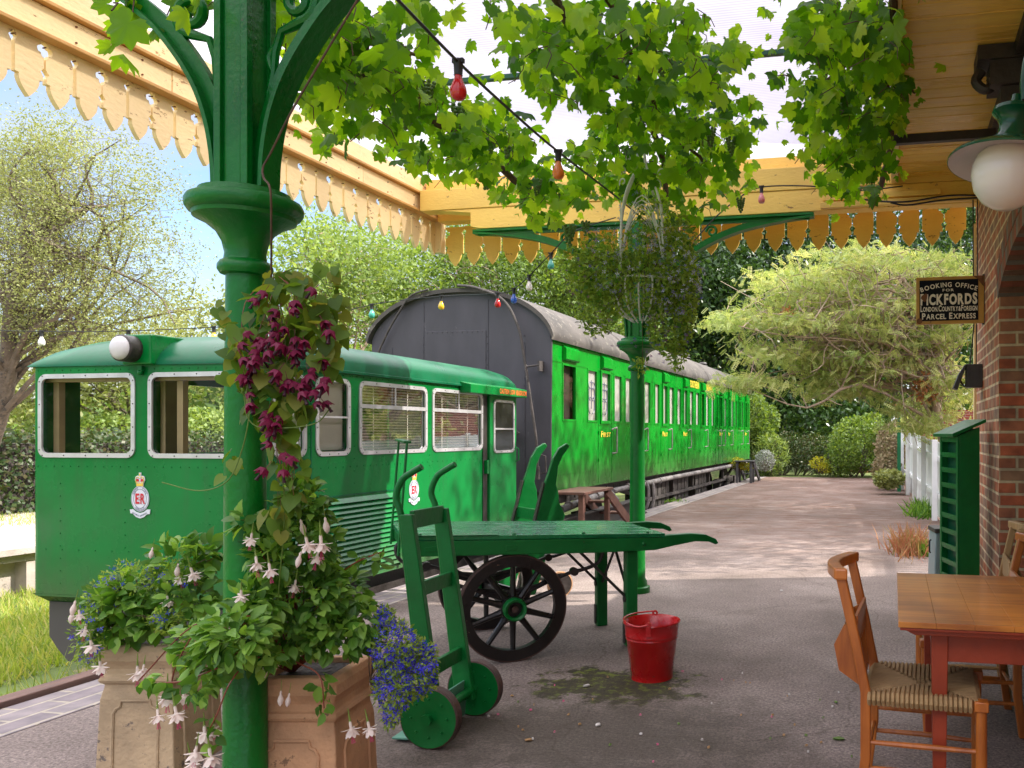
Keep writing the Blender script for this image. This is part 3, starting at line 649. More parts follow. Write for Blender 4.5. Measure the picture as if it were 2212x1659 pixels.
# cross beam over the far column
BY = 7.10
v = MB(XC)
v.box(XE+.115, WX, BY, BY+.16, 3.60, 3.80)
v.build('cross_beam', M['cream_shaded'], cp, bevel=.005)
v = MB(XC); v.prism([(-3.86, 3.405), (WX, 3.405), (WX, 3.597), (-4.30, 3.597), (-3.96, 3.56), (-3.96, 3.43)], (0, BY+.01, 0), (1, 0, 0), (0, 0, 1), (0, .14, 0)); v.build('cross_beam', M['cream_shaded'], cp, bevel=.004)
v = MB(XC); v.box(XE+.08, WX, BY+.165, BY+.24, 3.803, 3.95); v.build('roof_plate', M['cream_shaded'], cp)
v = MB(XC); v.box(XE+.11, WX, 7.42, 7.57, 3.58, 3.66).box(XE+.11, WX, 7.44, 7.58, 3.665, 3.80); v.build('end_rail', M['cream_shaded'], cp, bevel=.004)
# ledges visible on the right half
v = MB(XC); v.box(-.62, WX, BY-.05, BY-.003, 3.41, 3.46).box(-.6, .4, BY-.03, BY-.003, 3.48, 3.53); v.build('ledge', M['cream_shaded'], cp, bevel=.004)
# purlins and roof sheet
v = MB(XC)
for yy in (1.4, 3.35, 5.25): v.box(XE+.06, .0, yy-.02, yy+.02, 3.925, 3.955)
v.build('purlin', M['dark_green'], cp)
sh = MB(XC)
for yy in (-3, -.8, 1.4, 3.35, 5.25):
    pass
sh.add([(XE-.05, YC0, 3.962), (.02, YC0, 3.962), (.02, 7.75, 3.962), (XE-.05, 7.75, 3.962), (XE-.05, YC0, 3.97), (.02, YC0, 3.97), (.02, 7.75, 3.97), (XE-.05, 7.75, 3.97)],
       [(0, 1, 2, 3)]); sh.build('roof_sheet', M['sheet'], cp)
# boarded soffit against the house
SX = .045
for k in range(1):
    v = MB(XC)
    yy = YC0
    while yy < 7.05:
        v.box(SX, WX-.003, yy, yy+.148, 3.65+rng.uniform(-.004, .002), 3.675); yy += .152
    v.build('soffit', M['soffit'], cp, bevel=.006)
v = MB(XC); v.box(SX-.06, SX-.002, YC0, 7.09, 3.60, 3.96); v.build('eaves_board', M['cream'], cp, bevel=.004)
v = MB(XC); v.box(SX, WX, YC0, 7.4, 3.9, 3.96); v.build('upper_roof', M['under'], cp)
v = MB(XC); v.box(.668, WX, YC0, 7.05, 3.57, 3.645); v.build('wall_plate', M['iron'], cp)
v = MB(XC); v.box(-.02, WX-.04, 5.66, 5.71, 3.44, 3.50).box(-.01, .02, 5.67, 5.70, 3.5, 3.66); v.build('tie_bar', M['iron'], cp, bevel=.003)

# ================================================================= IRON COLUMNS
def make_column(name, label, x, y):
    c = thing(name, label, 'column', (x, y, 0), 0, 'green iron columns holding up the canopy'); K = .885; QK = lambda P: [(r*K, z) for r, z in P]
    m = MB(); m.lathe(QK([(0, 0), (.13, 0), (.13, .05), (.105, .06), (.10, .10), (.082, .13), (.078, .9), (.074, 1.6), (.070, 2.03)]), 28); m.build('shaft', M['col_green'], c)
    m = MB(); m.lathe(QK([(.070, 2.02), (.090, 2.025), (.100, 2.04), (.100, 2.055), (.090, 2.07), (.078, 2.075), (.074, 2.10), (.084, 2.14), (.105, 2.175), (.145, 2.205), (.185, 2.222), (.188, 2.236),
                       (.200, 2.240), (.211, 2.255), (.213, 2.275), (.205, 2.290), (.170, 2.300), (.166, 2.318), (.12, 2.33), (.0, 2.33)]), 36); m.build('capital', M['col_green'], c)
    m = MB(); m.box(-.052, .052, -.052, .052, 2.33, 3.39)
    for sx in (-1, 1):
        for sy in (-1, 1): m.box(sx*.042, sx*.069, sy*.042, sy*.069, 2.33, 3.39)
    for s in (-1, 1): m.box(-.030, .030, s*.053, s*.057, 2.33, 3.39); m.tube([(-.031, s*.054, 2.33), (-.031, s*.054, 3.39)], .004, 6); m.tube([(.031, s*.054, 2.33), (.031, s*.054, 3.39)], .004, 6)
    m.build('upper_post', M['col_green'], c, bevel=.006)
    for s in (-1, 1):
        m = MB(); cv = smooth_path([(.104, 0, 2.33), (.112, 0, 2.45), (.138, 0, 2.58), (.190, 0, 2.71), (.278, 0, 2.84), (.40, 0, 2.97), (.62, 0, 3.12), (.95, 0, 3.25), (1.35, 0, 3.325), (1.62, 0, 3.35)], 5)
        # lower curved flange (T section) + web
        L0 = [(p.x*s, p.z) for p in cv]; n_ = len(L0)
        def off(d):
            o_ = []
            for i in range(n_):
                a = cv[max(i-1, 0)]; b = cv[min(i+1, n_-1)]; t = (b-a).normalized(); nn = Vector((-t.z, 0, t.x))
                p = cv[i] + nn*d
                o_.append((max(p.x, .05)*s, min(p.z, 3.385)))
            return o_
        L1 = off(.016); L2 = off(.062)
        vs = []; fs = []
        for i in range(n_):
            for (q, wy) in ((L0[i], -.045), (L0[i], .045), (L1[i], .045), (L1[i], -.045)): vs.append((q[0], wy, q[1]))
        for i in range(n_-1):
            b = i*4
            for k in range(4): fs.append((b+k, b+(k+1) % 4, b+4+(k+1) % 4, b+4+k))
        fs += [(0, 1, 2, 3), tuple((n_-1)*4+k for k in (3, 2, 1, 0))]
        m.add(vs, fs)
        vs = []; fs = []
        for i in range(n_):
            for (q, wy) in ((L1[i], -.014), (L1[i], .014), (L2[i], .014), (L2[i], -.014)): vs.append((q[0], wy, q[1]))
        for i in range(n_-1):
            b = i*4
            for k in range(4): fs.append((b+k, b+(k+1) % 4, b+4+(k+1) % 4, b+4+k))
        fs += [(0, 1, 2, 3), tuple((n_-1)*4+k for k in (3, 2, 1, 0))]
        m.add(vs, fs)
        m.box(s*.074, s*1.62, -.045, .045, 3.368, 3.388); m.box(s*.074, s*1.58, -.012, .012, 3.335, 3.368)
        m.build('bracket', M['col_green'], c)
        m = MB()                                     # cast scrolls in the spandrel
        def spiral(cx, cz, r, turns, a_, rr, dirn=1):
            pts = []
            for i in range(int(turns*14)+1):
                t = i/(turns*14); a = a_ + dirn*turns*2*math.pi*t; q = r*(1-.72*t); pts.append((s*(cx+q*math.cos(a)), 0, cz+q*math.sin(a)))
            return pts
        sp = spiral(.225, 2.99, .075, 1.4, R(-90), 1, 1); m.tube([(s*.10, 0, 2.66), (s*.118, 0, 2.74), (s*.125, 0, 2.82), (s*.15, 0, 2.89)] + sp, [.014]*4 + [.019]*len(sp), 8)
        sp = spiral(.42, 3.19, .085, 1.4, R(180), 1, -1); m.tube(sp, .016, 8)
        sp = spiral(.70, 3.27, .055, 1.3, R(180), 1, -1); m.tube(sp, .013, 8)
        m.tube(smooth_path([(s*.12, 0, 2.74), (s*.10, 0, 2.80), (s*.13, 0, 2.84)], 4), .013, 8)
        m.build('scroll', M['col_green'], c)
    return c
COLX = -2.30
make_column('iron_column', 'thick glossy green iron column in the foreground, hung with purple bell flowers', COLX, 2.54)
make_column('iron_column', 'green iron column farther along the platform, behind the hanging basket', COLX+.0, 7.12)

# ================================================================= PICKET FENCES
def fence(name, label, p0, p1, h0, h1, cols, gap=.125, w=.075, gate=False):
    p0, p1 = Vector(p0), Vector(p1); L_ = (p1-p0).length; d = (p1-p0).normalized(); nrm = Vector((-d.y, d.x, 0))
    f = thing(name, label, 'fence', p0, 0, None)
    n = int(L_/gap); m = MB()
    for i in range(n):
        t = i*gap+.03; h = h0+(h1-h0)*t/L_ + rng.uniform(-.01, .01); o_ = d*t
        m.prism([(0, .03), (w, .03), (w, h-(.05 if gap > .12 else 0)), (w/2, h), (0, h-(.05 if gap > .12 else 0))], o_, d, (0, 0, 1), nrm*.018)
    m.build('picket', M['white'], f)['kind'] = 'stuff' if n > 100 else 'thing'
    for zz in (.32, .80):
        m = MB(); m.bar(Vector((0, 0, h0*zz)) - nrm*.028, d*L_ + Vector((0, 0, h1*zz)) - nrm*.028, .05, .075); m.build('rail', M['white'], f)
    k = 0
    while k*1.9 < L_:
        o_ = d*(k*1.9); h = h0+(h1-h0)*k*1.9/L_+.06
        m = MB(); m.bar(o_-nrm*.10, o_-nrm*.10+Vector((0, 0, h)), .09, .09, up=nrm); m.build('post', M['white'], f, bevel=.008); k += 1
    return f
fence('picket_fence', 'white picket fence running along the right side of the platform', (.33, 21.5, 0), (.86, 12.6, 0), 1.52, 1.25, 1, .105, .098)
fence('picket_fence', 'near end of the white picket fence, behind the green rack', (.87, 12.4, 0), (.98, 7.6, 0), 1.25, 1.15, 1)
# ================================================================= RAILCAR
RX0, RX1, RY0, RY1 = -6.87, -4.72, 5.36, 9.58
RB, RG = .14, 1.99                                   # body bottom, gutter
rc = thing('railcar', 'small green railcar with a round headlight, rounded windows and louvred side', 'railcar', (RX1, RY0, GZ))
XR = Matrix.Translation(-Vector((RX1, RY0, GZ)))
def grid_panel(m, o, u, v, rect, holes, w, mi=0):
    """flat wall with rectangular holes, thickness vector w"""
    o, u, v, w = Vector(o), Vector(u), Vector(v), Vector(w)
    A = sorted(set([rect[0], rect[1]] + [h[i] for h in holes for i in (0, 1)])); B = sorted(set([rect[2], rect[3]] + [h[i] for h in holes for i in (2, 3)]))
    ins = lambda a, b: any(h[0]-1e-6 < a < h[1]+1e-6 and h[2]-1e-6 < b < h[3]+1e-6 for h in holes)
    def q(a0, a1, b0, b1, off):
        m.add([o+u*a0+v*b0+off, o+u*a1+v*b0+off, o+u*a1+v*b1+off, o+u*a0+v*b1+off], [(0, 1, 2, 3)], mi)
    for i in range(len(A)-1):
        for j in range(len(B)-1):
            if not ins((A[i]+A[i+1])/2, (B[j]+B[j+1])/2):
                q(A[i], A[i+1], B[j], B[j+1], Vector((0, 0, 0))); q(A[i], A[i+1], B[j], B[j+1], w)
    def strip(pa, pb): m.add([pa, pb, pb+w, pa+w], [(0, 1, 2, 3)], mi)
    for r in list(holes) + [rect]:
        P = [o+u*r[0]+v*r[2], o+u*r[1]+v*r[2], o+u*r[1]+v*r[3], o+u*r[0]+v*r[3]]
        for i in range(4): strip(P[i], P[(i+1) % 4])
def Ys(px): return onX(px, 900, RX1).y
fy = lambda px: onY(px, 900, RY0).x
# front windows in x
wz0, wz1 = 1.26, 1.93
fw = [(fy(84), fy(293)), (fy(321), fy(536))]
sw = [(Ys(588), Ys(661)), (Ys(681), Ys(756)), (Ys(775), Ys(922)), (Ys(933), Ys(1042))]
ins_ = .028
b = MB(XR)
grid_panel(b, (0, RY0, 0), (1, 0, 0), (0, 0, 1), (RX0+.08, RX1-.08, RB, RG), [(a+ins_, c-ins_, wz0+ins_, wz1-ins_) for a, c in fw], (0, .03, 0))
grid_panel(b, (RX1, 0, 0), (0, 1, 0), (0, 0, 1), (RY0+.08, RY1, RB, RG), [(a+ins_, c-ins_, wz0+ins_, wz1-ins_) for a, c in sw], (-.03, 0, 0))
lw = [(5.75, 6.45), (6.75, 7.6), (7.9, 8.9)]
grid_panel(b, (RX0, 0, 0), (0, 1, 0), (0, 0, 1), (RY0+.08, RY1, RB, RG), [(a, c, wz0, wz1) for a, c in lw], (.03, 0, 0))
grid_panel(b, (0, RY1, 0), (1, 0, 0), (0, 0, 1), (RX0, RX1, RB, RG), [(-6.5, -5.95, wz0, wz1), (-5.65, -5.0, wz0, wz1)], (0, -.03, 0))
for (cx, s) in ((RX0+.08, -1), (RX1-.08, 1)):         # rounded front corners
    pts = []
    for i in range(7):
        a = R(15*i); pts.append((cx + s*.08*math.sin(a), RY0+.08-.08*math.cos(a)))
    for i in range(6):
        (xa, ya), (xb, yb) = pts[i], pts[i+1]
        b.add([(xa, ya, RB), (xb, yb, RB), (xb, yb, RG), (xa, ya, RG)], [(0, 1, 2, 3)], 0, True)
b.box(RX0+.03, RX1-.03, RY0+.03, RY1-.03, RB, RB+.05)
# sloping bottom lip at the front
b.add([(RX0+.02, RY0-.002, RB+.02), (RX1-.04, RY0-.002, RB+.02), (RX1-.10, RY0+.09, RB-.07), (RX0+.10, RY0+.09, RB-.07)], [(0, 1, 2, 3)])
b.build('body', M['rail_green'], rc, fix=False)
# roof: rounded section, turned down at front
r = MB(XR); prof = []
nseg = 22; Wc = (RX0+RX1)/2; hw = (RX1-RX0)/2+.015
for i in range(nseg+1):
    a = math.pi*i/nseg; ca, sa = math.cos(a), math.sin(a)
    prof.append((-hw*(abs(ca)**.62)*(1 if ca > 0 else -1), (sa**.62)*.30))
sts = [(RY0-.012, .0), (RY0-.008, .10), (RY0+.03, .32), (RY0+.12, .60), (RY0+.30, .84), (RY0+.6, .97), (RY0+1.0, 1), (RY1-.3, 1), (RY1-.08, .92), (RY1+.01, .70), (RY1+.012, .0)]
vs = []
for (yy, k) in sts:
    for (x_, z_) in prof: vs.append((Wc + x_, yy, RG + z_*k + (.0 if k > 0 else 0)))
n_ = nseg+1; fs = [(j*n_+i, j*n_+i+1, (j+1)*n_+i+1, (j+1)*n_+i) for j in range(len(sts)-1) for i in range(nseg)]
r.add(vs, fs, 0, True)
ro = r.build('roof', M['rail_roof'], rc)
g_ = MB(XR); g_.box(RX1-.005, RX1+.03, RY0+.1, RY1, RG-.012, RG+.014); g_.build('gutter', M['rail_roof'], rc, bevel=.004)
g_ = MB(XR); g_.box(RX0-.03, RX0+.005, RY0+.1, RY1, RG-.012, RG+.014); g_.build('gutter', M['rail_roof'], rc, bevel=.004)
def rwin(parent, o, u, v, nrm, x0, x1, z0, z1, fr=.036, rad=.075, glass='glass', bars=None, mat='alu', thick=.016, po=-.012):
    o, u, v, nrm = Vector(o), Vector(u), Vector(v), Vector(nrm)
    m = MB(XR); m.ring(rrect(x0, x1, z0, z1, rad), rrect(x0+fr, x1-fr, z0+fr, z1-fr, max(.02, rad-fr*.7)), o - nrm*.006, u, v, nrm*thick)
    if bars:
        for (a0_, a1_, b0_, b1_) in bars:
            c_ = o+nrm*.0; m.prism([(a0_, b0_), (a1_, b0_), (a1_, b1_), (a0_, b1_)], c_, u, v, nrm*.008)
    f = m.build('window', M[mat], parent)
    rv = MB(XR)
    P = rrect(x0+.012, x1-.012, z0+.012, z1-.012, rad-.01)
    for i in range(0, 2*len(P), 1):
        pass
    k = (x1-x0)
    nr = max(4, int(k/.16)); 
    for i in range(nr):
        a_ = x0 + rad*.6 + (k-1.2*rad)*i/(nr-1)
        for zz in (z0+fr*.45, z1-fr*.45): rv.sphere(o+u*a_+v*zz+nrm*(thick-.006), .0055, 6, 4)
    nv = max(3, int((z1-z0)/.16))
    for i in range(nv):
        zz = z0+rad*.8+(z1-z0-1.6*rad)*i/(nv-1)
        for a_ in (x0+fr*.45, x1-fr*.45): rv.sphere(o+u*a_+v*zz+nrm*(thick-.006), .0055, 6, 4)
    rv.build('rivet', M['iron'], f)
    m = MB(XR); P = rrect(x0+fr*.6, x1-fr*.6, z0+fr*.6, z1-fr*.6, max(.015, rad-fr))
    m.add([o+u*a+v*c_+nrm*po for a, c_ in P], [tuple(range(len(P)))]); m.build('pane', M[glass], f)
    return f
for (a, c) in fw: rwin(rc, (0, RY0, 0), (1, 0, 0), (0, 0, 1), (0, -1, 0), a, c, wz0, wz1)
for k, (a, c) in enumerate(sw):
    bars = None
    if k >= 2: mz = wz0+(wz1-wz0)*.66; mid = (a+c)/2; bars = [(a+.03, c-.03, mz-.018, mz+.018), (mid-.008, mid+.008, mz+.018, wz1-.036)]
    elif k == 1: mz = wz0+(wz1-wz0)*.50; bars = [(a+.05, c-.03, mz-.010, mz+.006)]
    f = rwin(rc, (RX1, 0, 0), (0, 1, 0), (0, 0, 1), (1, 0, 0), a, c, wz0, wz1, bars=bars)
    m = MB(XR)                                       # venetian blind
    nsl = 22 if k >= 2 else 30
    for i in range(nsl):
        zz = wz0+.05+(wz1-wz0-.08)*i/nsl; tilt = .0125 if k >= 2 else .011
        m.add([(RX1-.052, a+.045, zz), (RX1-.052, c-.045, zz), (RX1-.036, c-.045, zz+tilt+(.0 if k >= 2 else .014)), (RX1-.036, a+.045, zz+tilt+(.0 if k >= 2 else .014))], [(0, 1, 2, 3)])
    if k >= 2:
        for yy in (a+(c-a)*.25, a+(c-a)*.75): m.box(RX1-.046, RX1-.043, yy-.006, yy+.006, wz0+.04, wz1-.04)
    m.build('blind', M['blind'], f)
# window posts / lining inside
m = MB(XR)
for xx in (fw[0][0]+.02, fw[0][1]-.05, fw[1][0]+.16): m.box(xx, xx+.055, RY0+.10, RY0+.15, RB+.1, RG-.05)
m.box(RX0+.04, RX1-.04, RY0+.05, RY0+.12, wz1-.06, wz1+.03); m.box(RX0+.031, RX1-.031, RY0+.035, RY0+.3, wz0-.12, wz0-.05)
m.box(RX0+.04, RX0+.09, RY0+.1, RY1-.05, wz0-.5, wz0-.03); m.box(RX0+.04, RX1-.1, RY1-.10, RY1-.04, wz1-.02, RG)
for yy in (6.6, 7.75): m.box(RX0+.035, RX0+.09, yy-.08, yy+.08, RB, RG)
m.build('lining', M['inside_cream'], rc)
m = MB(XR); m.box(RX0+.1, RX1-.1, RY0+1.5, RY0+1.56, RB+.1, 1.2); m.box(RX0+.04, RX1-.10, RY0+.10, RY1-.05, RG+.02, RG+.05)
for yy in (6.9, 7.9, 8.8):
    m.box(RX0+.2, RX0+.75, yy, yy+.1, .6, 1.22); m.box(RX0+.2, RX0+.75, yy-.4, yy, .55, .65)
m.build('seat', M['inside_dark'], rc)
# headlight in its box
hx = fy(300); hz = 2.11
m = MB(XR); m.box(hx-.10, hx+.17, RY0-.055, RY0+.35, RG-.0, RG+.235); m.build('lamp_box', M['rail_green'], rc, bevel=.012)
m = MB(XR); m.lathe([(.098, 0), (.104, -.02), (.104, -.12), (.094, -.13)], 28, (hx-.005, RY0-.03, hz), 'y'); m.build('headlight', M['iron'], rc)
m = MB(XR); m.lathe([(.094, 0), (.088, -.016), (.06, -.032), (.03, -.040), (0, -.042)], 28, (hx-.005, RY0-.15, hz), 'y'); m.build('headlight_glass', M['lamp_white'], rc)
m = MB(XR); m.sphere((fy(308), RY0-.02, 1.93), .022, 10, 6); m.box(fy(303), fy(313), RY0-.03, RY0, 1.94, 1.98); m.build('horn', M['rail_green'], rc)
# rivets on the front and side
m = MB(XR)
for i in range(26):
    xx = RX0+.08+(RX1-RX0-.16)*i/25
    for zz in (RG-.03, 1.19, .52): 
        if zz > .6 or i % 2: m.sphere((xx, RY0-.001, zz), .0055, 6, 4)
for xx in (RX0+.30, RX0+.92, RX1-.45):
    for i in range(9): m.sphere((xx, RY0-.001, .25+.1*i), .0055, 6, 4)
for i in range(44):
    yy = RY0+.1+(RY1-RY0-.2)*i/43
    for zz in (RG-.03, 1.16): m.sphere((RX1+.001, yy, zz), .0055, 6, 4)
for yy in (Ys(668), Ys(765), Ys(928)):
    for i in range(9): m.sphere((RX1+.001, yy, .9+.11*i), .0055, 6, 4)
m.build('rivet', M['rail_green'], rc)
m = MB(XR); m.box(RX1-.004, RX1+.004, Ys(671), Ys(673), RB, RG-.02); m.box(RX1-.004, RX1+.006, RY0+.09, Ys(862), .905, .917); m.build('seam_strip', M['rail_roof'], rc)
# louvred panel
m = MB(XR); ya, yb = Ys(600), Ys(858); k = 15
for i in range(k):
    z0_ = .20+.685*i/k; dz = .685/k
    m.add([(RX1+.004, ya, z0_+dz), (RX1+.004, yb, z0_+dz), (RX1+.034, yb, z0_+.006), (RX1+.034, ya, z0_+.006), (RX1+.004, yb, z0_+.001), (RX1+.004, ya, z0_+.001)], [(0, 1, 2, 3), (3, 2, 4, 5), (1, 4, 2), (0, 3, 5)])
m.box(RX1+.001, RX1+.036, yb, yb+.03, .18, .90); m.build('louvre_panel', M['rail_green'], rc)
# door
dy0, dy1 = Ys(1051), Ys(1107)
m = MB(XR); m.box(RX1-.01, RX1+.045, dy0, dy1+.02, RB+.02, RG-.06); m.build('door', M['rail_green'], rc, bevel=.01)
d_ = [o for o in rc.children if o.name.startswith('door')][0] if rc.children else None
def side_emb(): pass
wd = rwin(rc, (RX1+.047, 0, 0), (0, 1, 0), (0, 0, 1), (1, 0, 0), Ys(1058), Ys(1103), 1.22, 1.86, .03, .06, 'shade_pane', bars=[(Ys(1060), Ys(1101), 1.50, 1.52)], po=.0)
m = MB(XR); m.box(RX1+.003, RX1+.010, Ys(1042), dy0, RB, RG-.05); m.build('door_gap', M['iron'], rc)
m = MB(XR); m.tube([(RX1+.05, Ys(1106), 1.28), (RX1+.09, Ys(1106), 1.26), (RX1+.09, Ys(1106), 1.12), (RX1+.05, Ys(1106), 1.10)], .008, 8); m.build('door_handle', M['rail_green'], rc)
m = MB(XR); m.box(RX1+.0, RX1+.05, Ys(1044), Ys(1049), .98, 1.14); m.build('door_hinge', M['rail_green'], rc, bevel=.004)
m = MB(XR); ly0, ly1 = Ys(992), Ys(1116); m.prism([(0, 0), (.14, 0), (.14, .10), (0, .13)], (RX1, ly0, RG-.085), (1, 0, 0), (0, 0, 1), (0, ly1-ly0, 0)); m.build('lintel', M['rail_green'], rc, bevel=.008)
# skirt, buffer beam, dark underside
m = MB(XR); sx0, sx1 = fy(83)+.02, RX1-.12
m.prism([(sx0, RB-.06), (sx0, -.20), (sx0+.09, -.31), (sx0+.19, -.40), (sx1-.19, -.40), (sx1, -.20), (sx1, RB-.06)], (0, RY0+.07, 0), (1, 0, 0), (0, 0, 1), (0, .03, 0)); m.build('skirt', M['rubber'], rc)
m = MB(XR); m.box(RX0+.15, RX1-.15, RY0+.3, RY1-.1, GZ+.25, RB-.02); m.build('underframe', M['iron'], rc)
for (yy) in (6.1, 8.8):
    for xx in (RX0+.28, RX1-.34):
        m = MB(XR); m.lathe([(0, -.06), (.30, -.06), (.30, .05), (.33, .055), (.33, .07), (0, .07)], 28, (xx, yy, GZ+.42), 'y', xf=None)
        m = MB(XR); q = Matrix.Rotation(R(90), 4, 'Z'); m.lathe([(0, -.06), (.30, -.06), (.30, .05), (.33, .055), (.33, .07), (0, .07)], 28, (xx, yy, GZ+.42), 'y', xf=q); m.build('wheel', M['iron'], rc)

# ---- lettering helpers
_gl = {}
def glyph(ch, bold=.0):
    if (ch, bold) in _gl: return _gl[(ch, bold)]
    cu = bpy.data.curves.new('g', 'FONT'); cu.body = ch; cu.size = 1.0; cu.extrude = 0; cu.resolution_u = 3; cu.offset = bold
    o = bpy.data.objects.new('g', cu); C.objects.link(o); bpy.context.view_layer.update()
    dg = bpy.context.evaluated_depsgraph_get(); me = bpy.data.meshes.new_from_object(o.evaluated_get(dg))
    vs = [tuple(v.co) for v in me.vertices]; fs = [tuple(p.vertices) for p in me.polygons]
    bpy.data.objects.remove(o); bpy.data.curves.remove(cu)
    x0 = min((v[0] for v in vs), default=0); x1 = max((v[0] for v in vs), default=.3)
    _gl[(ch, bold)] = (vs, fs, x0, x1); return _gl[(ch, bold)]
def letters(m, txt, o, u, v, nrm, h, width=None, bold=.02, mi=0, sizes=None, sp=.09, bulge=None, centre=False):
    """txt along u, h = cap height; width squeezes to fit; bulge(f)->(dz,angle)"""
    o, u, v, nrm = Vector(o), Vector(u), Vector(v), Vector(nrm); cap = .70; x = 0; items = []
    for i, ch in enumerate(txt):
        k = sizes[i] if sizes else 1
        if ch == ' ': x += .42*k; continue
        vs, fs, a, b_ = glyph(ch, bold); items.append((vs, fs, a, x, k, (b_-a)*k)); x += (b_-a)*k + sp*k
    tot = max(x - sp, .01); sc = h/cap; sx = (width/tot) if width else sc
    off = -tot*sx/2 if centre else 0
    for vs, fs, a, xx, k, gw in items:
        dz, an = (0, 0)
        if bulge: dz, an = bulge((xx+gw/2)/tot)
        ca, sa = math.cos(an), math.sin(an); cxm = gw/2*sx
        P = []
        for (px_, py_, pz_) in vs:
            lx = (px_-a)*k*sx - cxm; lz = py_*k*sc
            rx = lx*ca - lz*sa + cxm; rz = lx*sa + lz*ca
            P.append(o + u*(off + xx*sx + rx) + v*(rz+dz) + nrm*.0)
        m.add(P, fs, mi)
def emblem(parent, o, u, v, nrm, s, xf):
    """crowned oval emblem, s = half width of the oval"""
    o, u, v, nrm = Vector(o), Vector(u), Vector(v), Vector(nrm)
    el = lambda a, b_, n=36: [(a*math.cos(2*math.pi*i/n), b_*math.sin(2*math.pi*i/n)) for i in range(n)]
    m = MB(xf); m.prism(el(s, s*1.20), o+nrm*.003, u, v, nrm*.003)
    m.prism([(-s*1.12, -s*1.02), (-s*.8, -s*.98), (-s*.45, -s*1.22), (0, -s*1.34), (s*.45, -s*1.22), (s*.8, -s*.98), (s*1.14, -s*1.02), (s*1.08, -s*1.42), (s*.8, -s*1.42), (s*.45, -s*1.70), (0, -s*1.84), (-s*.45, -s*1.70), (-s*.8, -s*1.40), (-s*1.06, -s*1.38)], o+nrm*.003, u, v, nrm*.0045)
    m.prism([(-s*.36, s*1.08), (s*.36, s*1.08), (s*.42, s*1.45), (s*.56, s*1.75), (s*.50, s*2.05), (s*.26, s*2.16), (s*.12, s*2.10), (s*.13, s*2.44), (-s*.13, s*2.44), (-s*.12, s*2.10), (-s*.26, s*2.16), (-s*.50, s*2.05), (-s*.56, s*1.75), (-s*.42, s*1.45)], o+nrm*.003, u, v, nrm*.0038)
    e = m.build('emblem', M['emblem_white'], parent)
    m = MB(xf); m.ring(el(s*.72, s*.90), el(s*.69, s*.87), o+nrm*.006, u, v, nrm*.0015)
    m.ring(el(s*.95, s*1.14), el(s*.925, s*1.115), o+nrm*.006, u, v, nrm*.0012)
    def ov(txt, a0_, a1_, h, flip=False):
        n = len(txt)
        for i, ch in enumerate(txt):
            a = R(a0_+(a1_-a0_)*(i/(n-1) if n > 1 else 0)); c = (s*.83*math.cos(a), s*1.02*math.sin(a)); an = a-math.pi/2 if not flip else a+math.pi/2
            vs, fs, x0, x1 = glyph(ch, .0); k = h/.7; ca, sa = math.cos(an), math.sin(an)
            P = [o+nrm*.0085+u*(c[0]+((p[0]-(x0+x1)/2)*k)*ca-((p[1]-.35)*k)*sa)+v*(c[1]+((p[0]-(x0+x1)/2)*k)*sa+((p[1]-.35)*k)*ca) for p in vs]
            m.add(P, fs)
    ov('ARMY', 150, 112, s*.22); ov('FIRE', 66, 30, s*.22); ov('SERVICE', 238, 302, s*.21, True)
    letters(m, 'SERVIMUS', o+nrm*.0085-v*s*1.36-u*s*.86, (u-v*.42).normalized(), (v+u*.42).normalized(), nrm, s*.13, s*.78)
    letters(m, 'DEFENDENDO', o+nrm*.0085-v*s*1.70+u*s*.02, (u+v*.42).normalized(), (v-u*.42).normalized(), nrm, s*.13, s*.84)
    m.build('emblem_lettering', M['emblem_line'], e)
    m = MB(xf); letters(m, 'E', o+nrm*.0085-u*s*.50-v*s*.44, u, v, nrm, s*.92, s*.46, .03); letters(m, 'R', o+nrm*.0085+u*s*.06-v*s*.44, u, v, nrm, s*.92, s*.52, .03)
    m.prism([(-s*.15, -s*.12), (s*.16, -s*.12), (s*.16, s*.18), (-s*.15, s*.18)], o+nrm*.0085, u, v, nrm*.002)
    for sg in (-1, 1): m.prism([(sg*s*.06, s*1.62), (sg*s*.40, s*1.62), (sg*s*.36, s*1.84), (sg*s*.16, s*1.88)], o+nrm*.0085, u, v, nrm*.001)
    m.build('monogram', M['emblem_red'], e)
    m = MB(xf)
    for k_ in (-1, 0, 1): m.prism([(s*(k_*.08-.025), -s*.08), (s*(k_*.08+.025), -s*.08), (s*(k_*.08+.025), s*.13), (s*(k_*.08-.025), s*.13)], o+nrm*.0108, u, v, nrm*.001)
    m.build('numeral', M['emblem_white'], e)
    m = MB(xf); m.prism([(-s*.36, s*1.18), (s*.36, s*1.18), (s*.38, s*1.40), (-s*.38, s*1.40)], o+nrm*.0085, u, v, nrm*.001)
    for k_ in range(3): m.prism([(s*(-.30+.22*k_), s*1.42), (s*(-.14+.22*k_), s*1.42), (s*(-.22+.22*k_), s*1.62)], o+nrm*.0085, u, v, nrm*.001)
    for sg in (-1, 1):
        m.tube([o+nrm*.009+u*sg*s*a_+v*s*b_ for a_, b_ in ((.36, 1.42), (.44, 1.75), (.38, 2.0), (.2, 2.06), (.06, 1.92))], s*.035, 5)
    m.prism([(-s*.06, s*2.12), (s*.06, s*2.12), (s*.06, s*2.36), (-s*.06, s*2.36)], o+nrm*.0085, u, v, nrm*.001)
    m.build('crown', M['gold'], e)
ep = onY(304, 1080, RY0); emblem(rc, (ep.x, RY0, ep.z+.01), (1, 0, 0), (0, 0, 1), (0, -1, 0), .084, XR)
ep = onX(893.5, 1060, RX1); emblem(rc, (RX1, ep.y, ep.z+.01), (0, 1, 0), (0, 0, 1), (1, 0, 0), .084, XR)
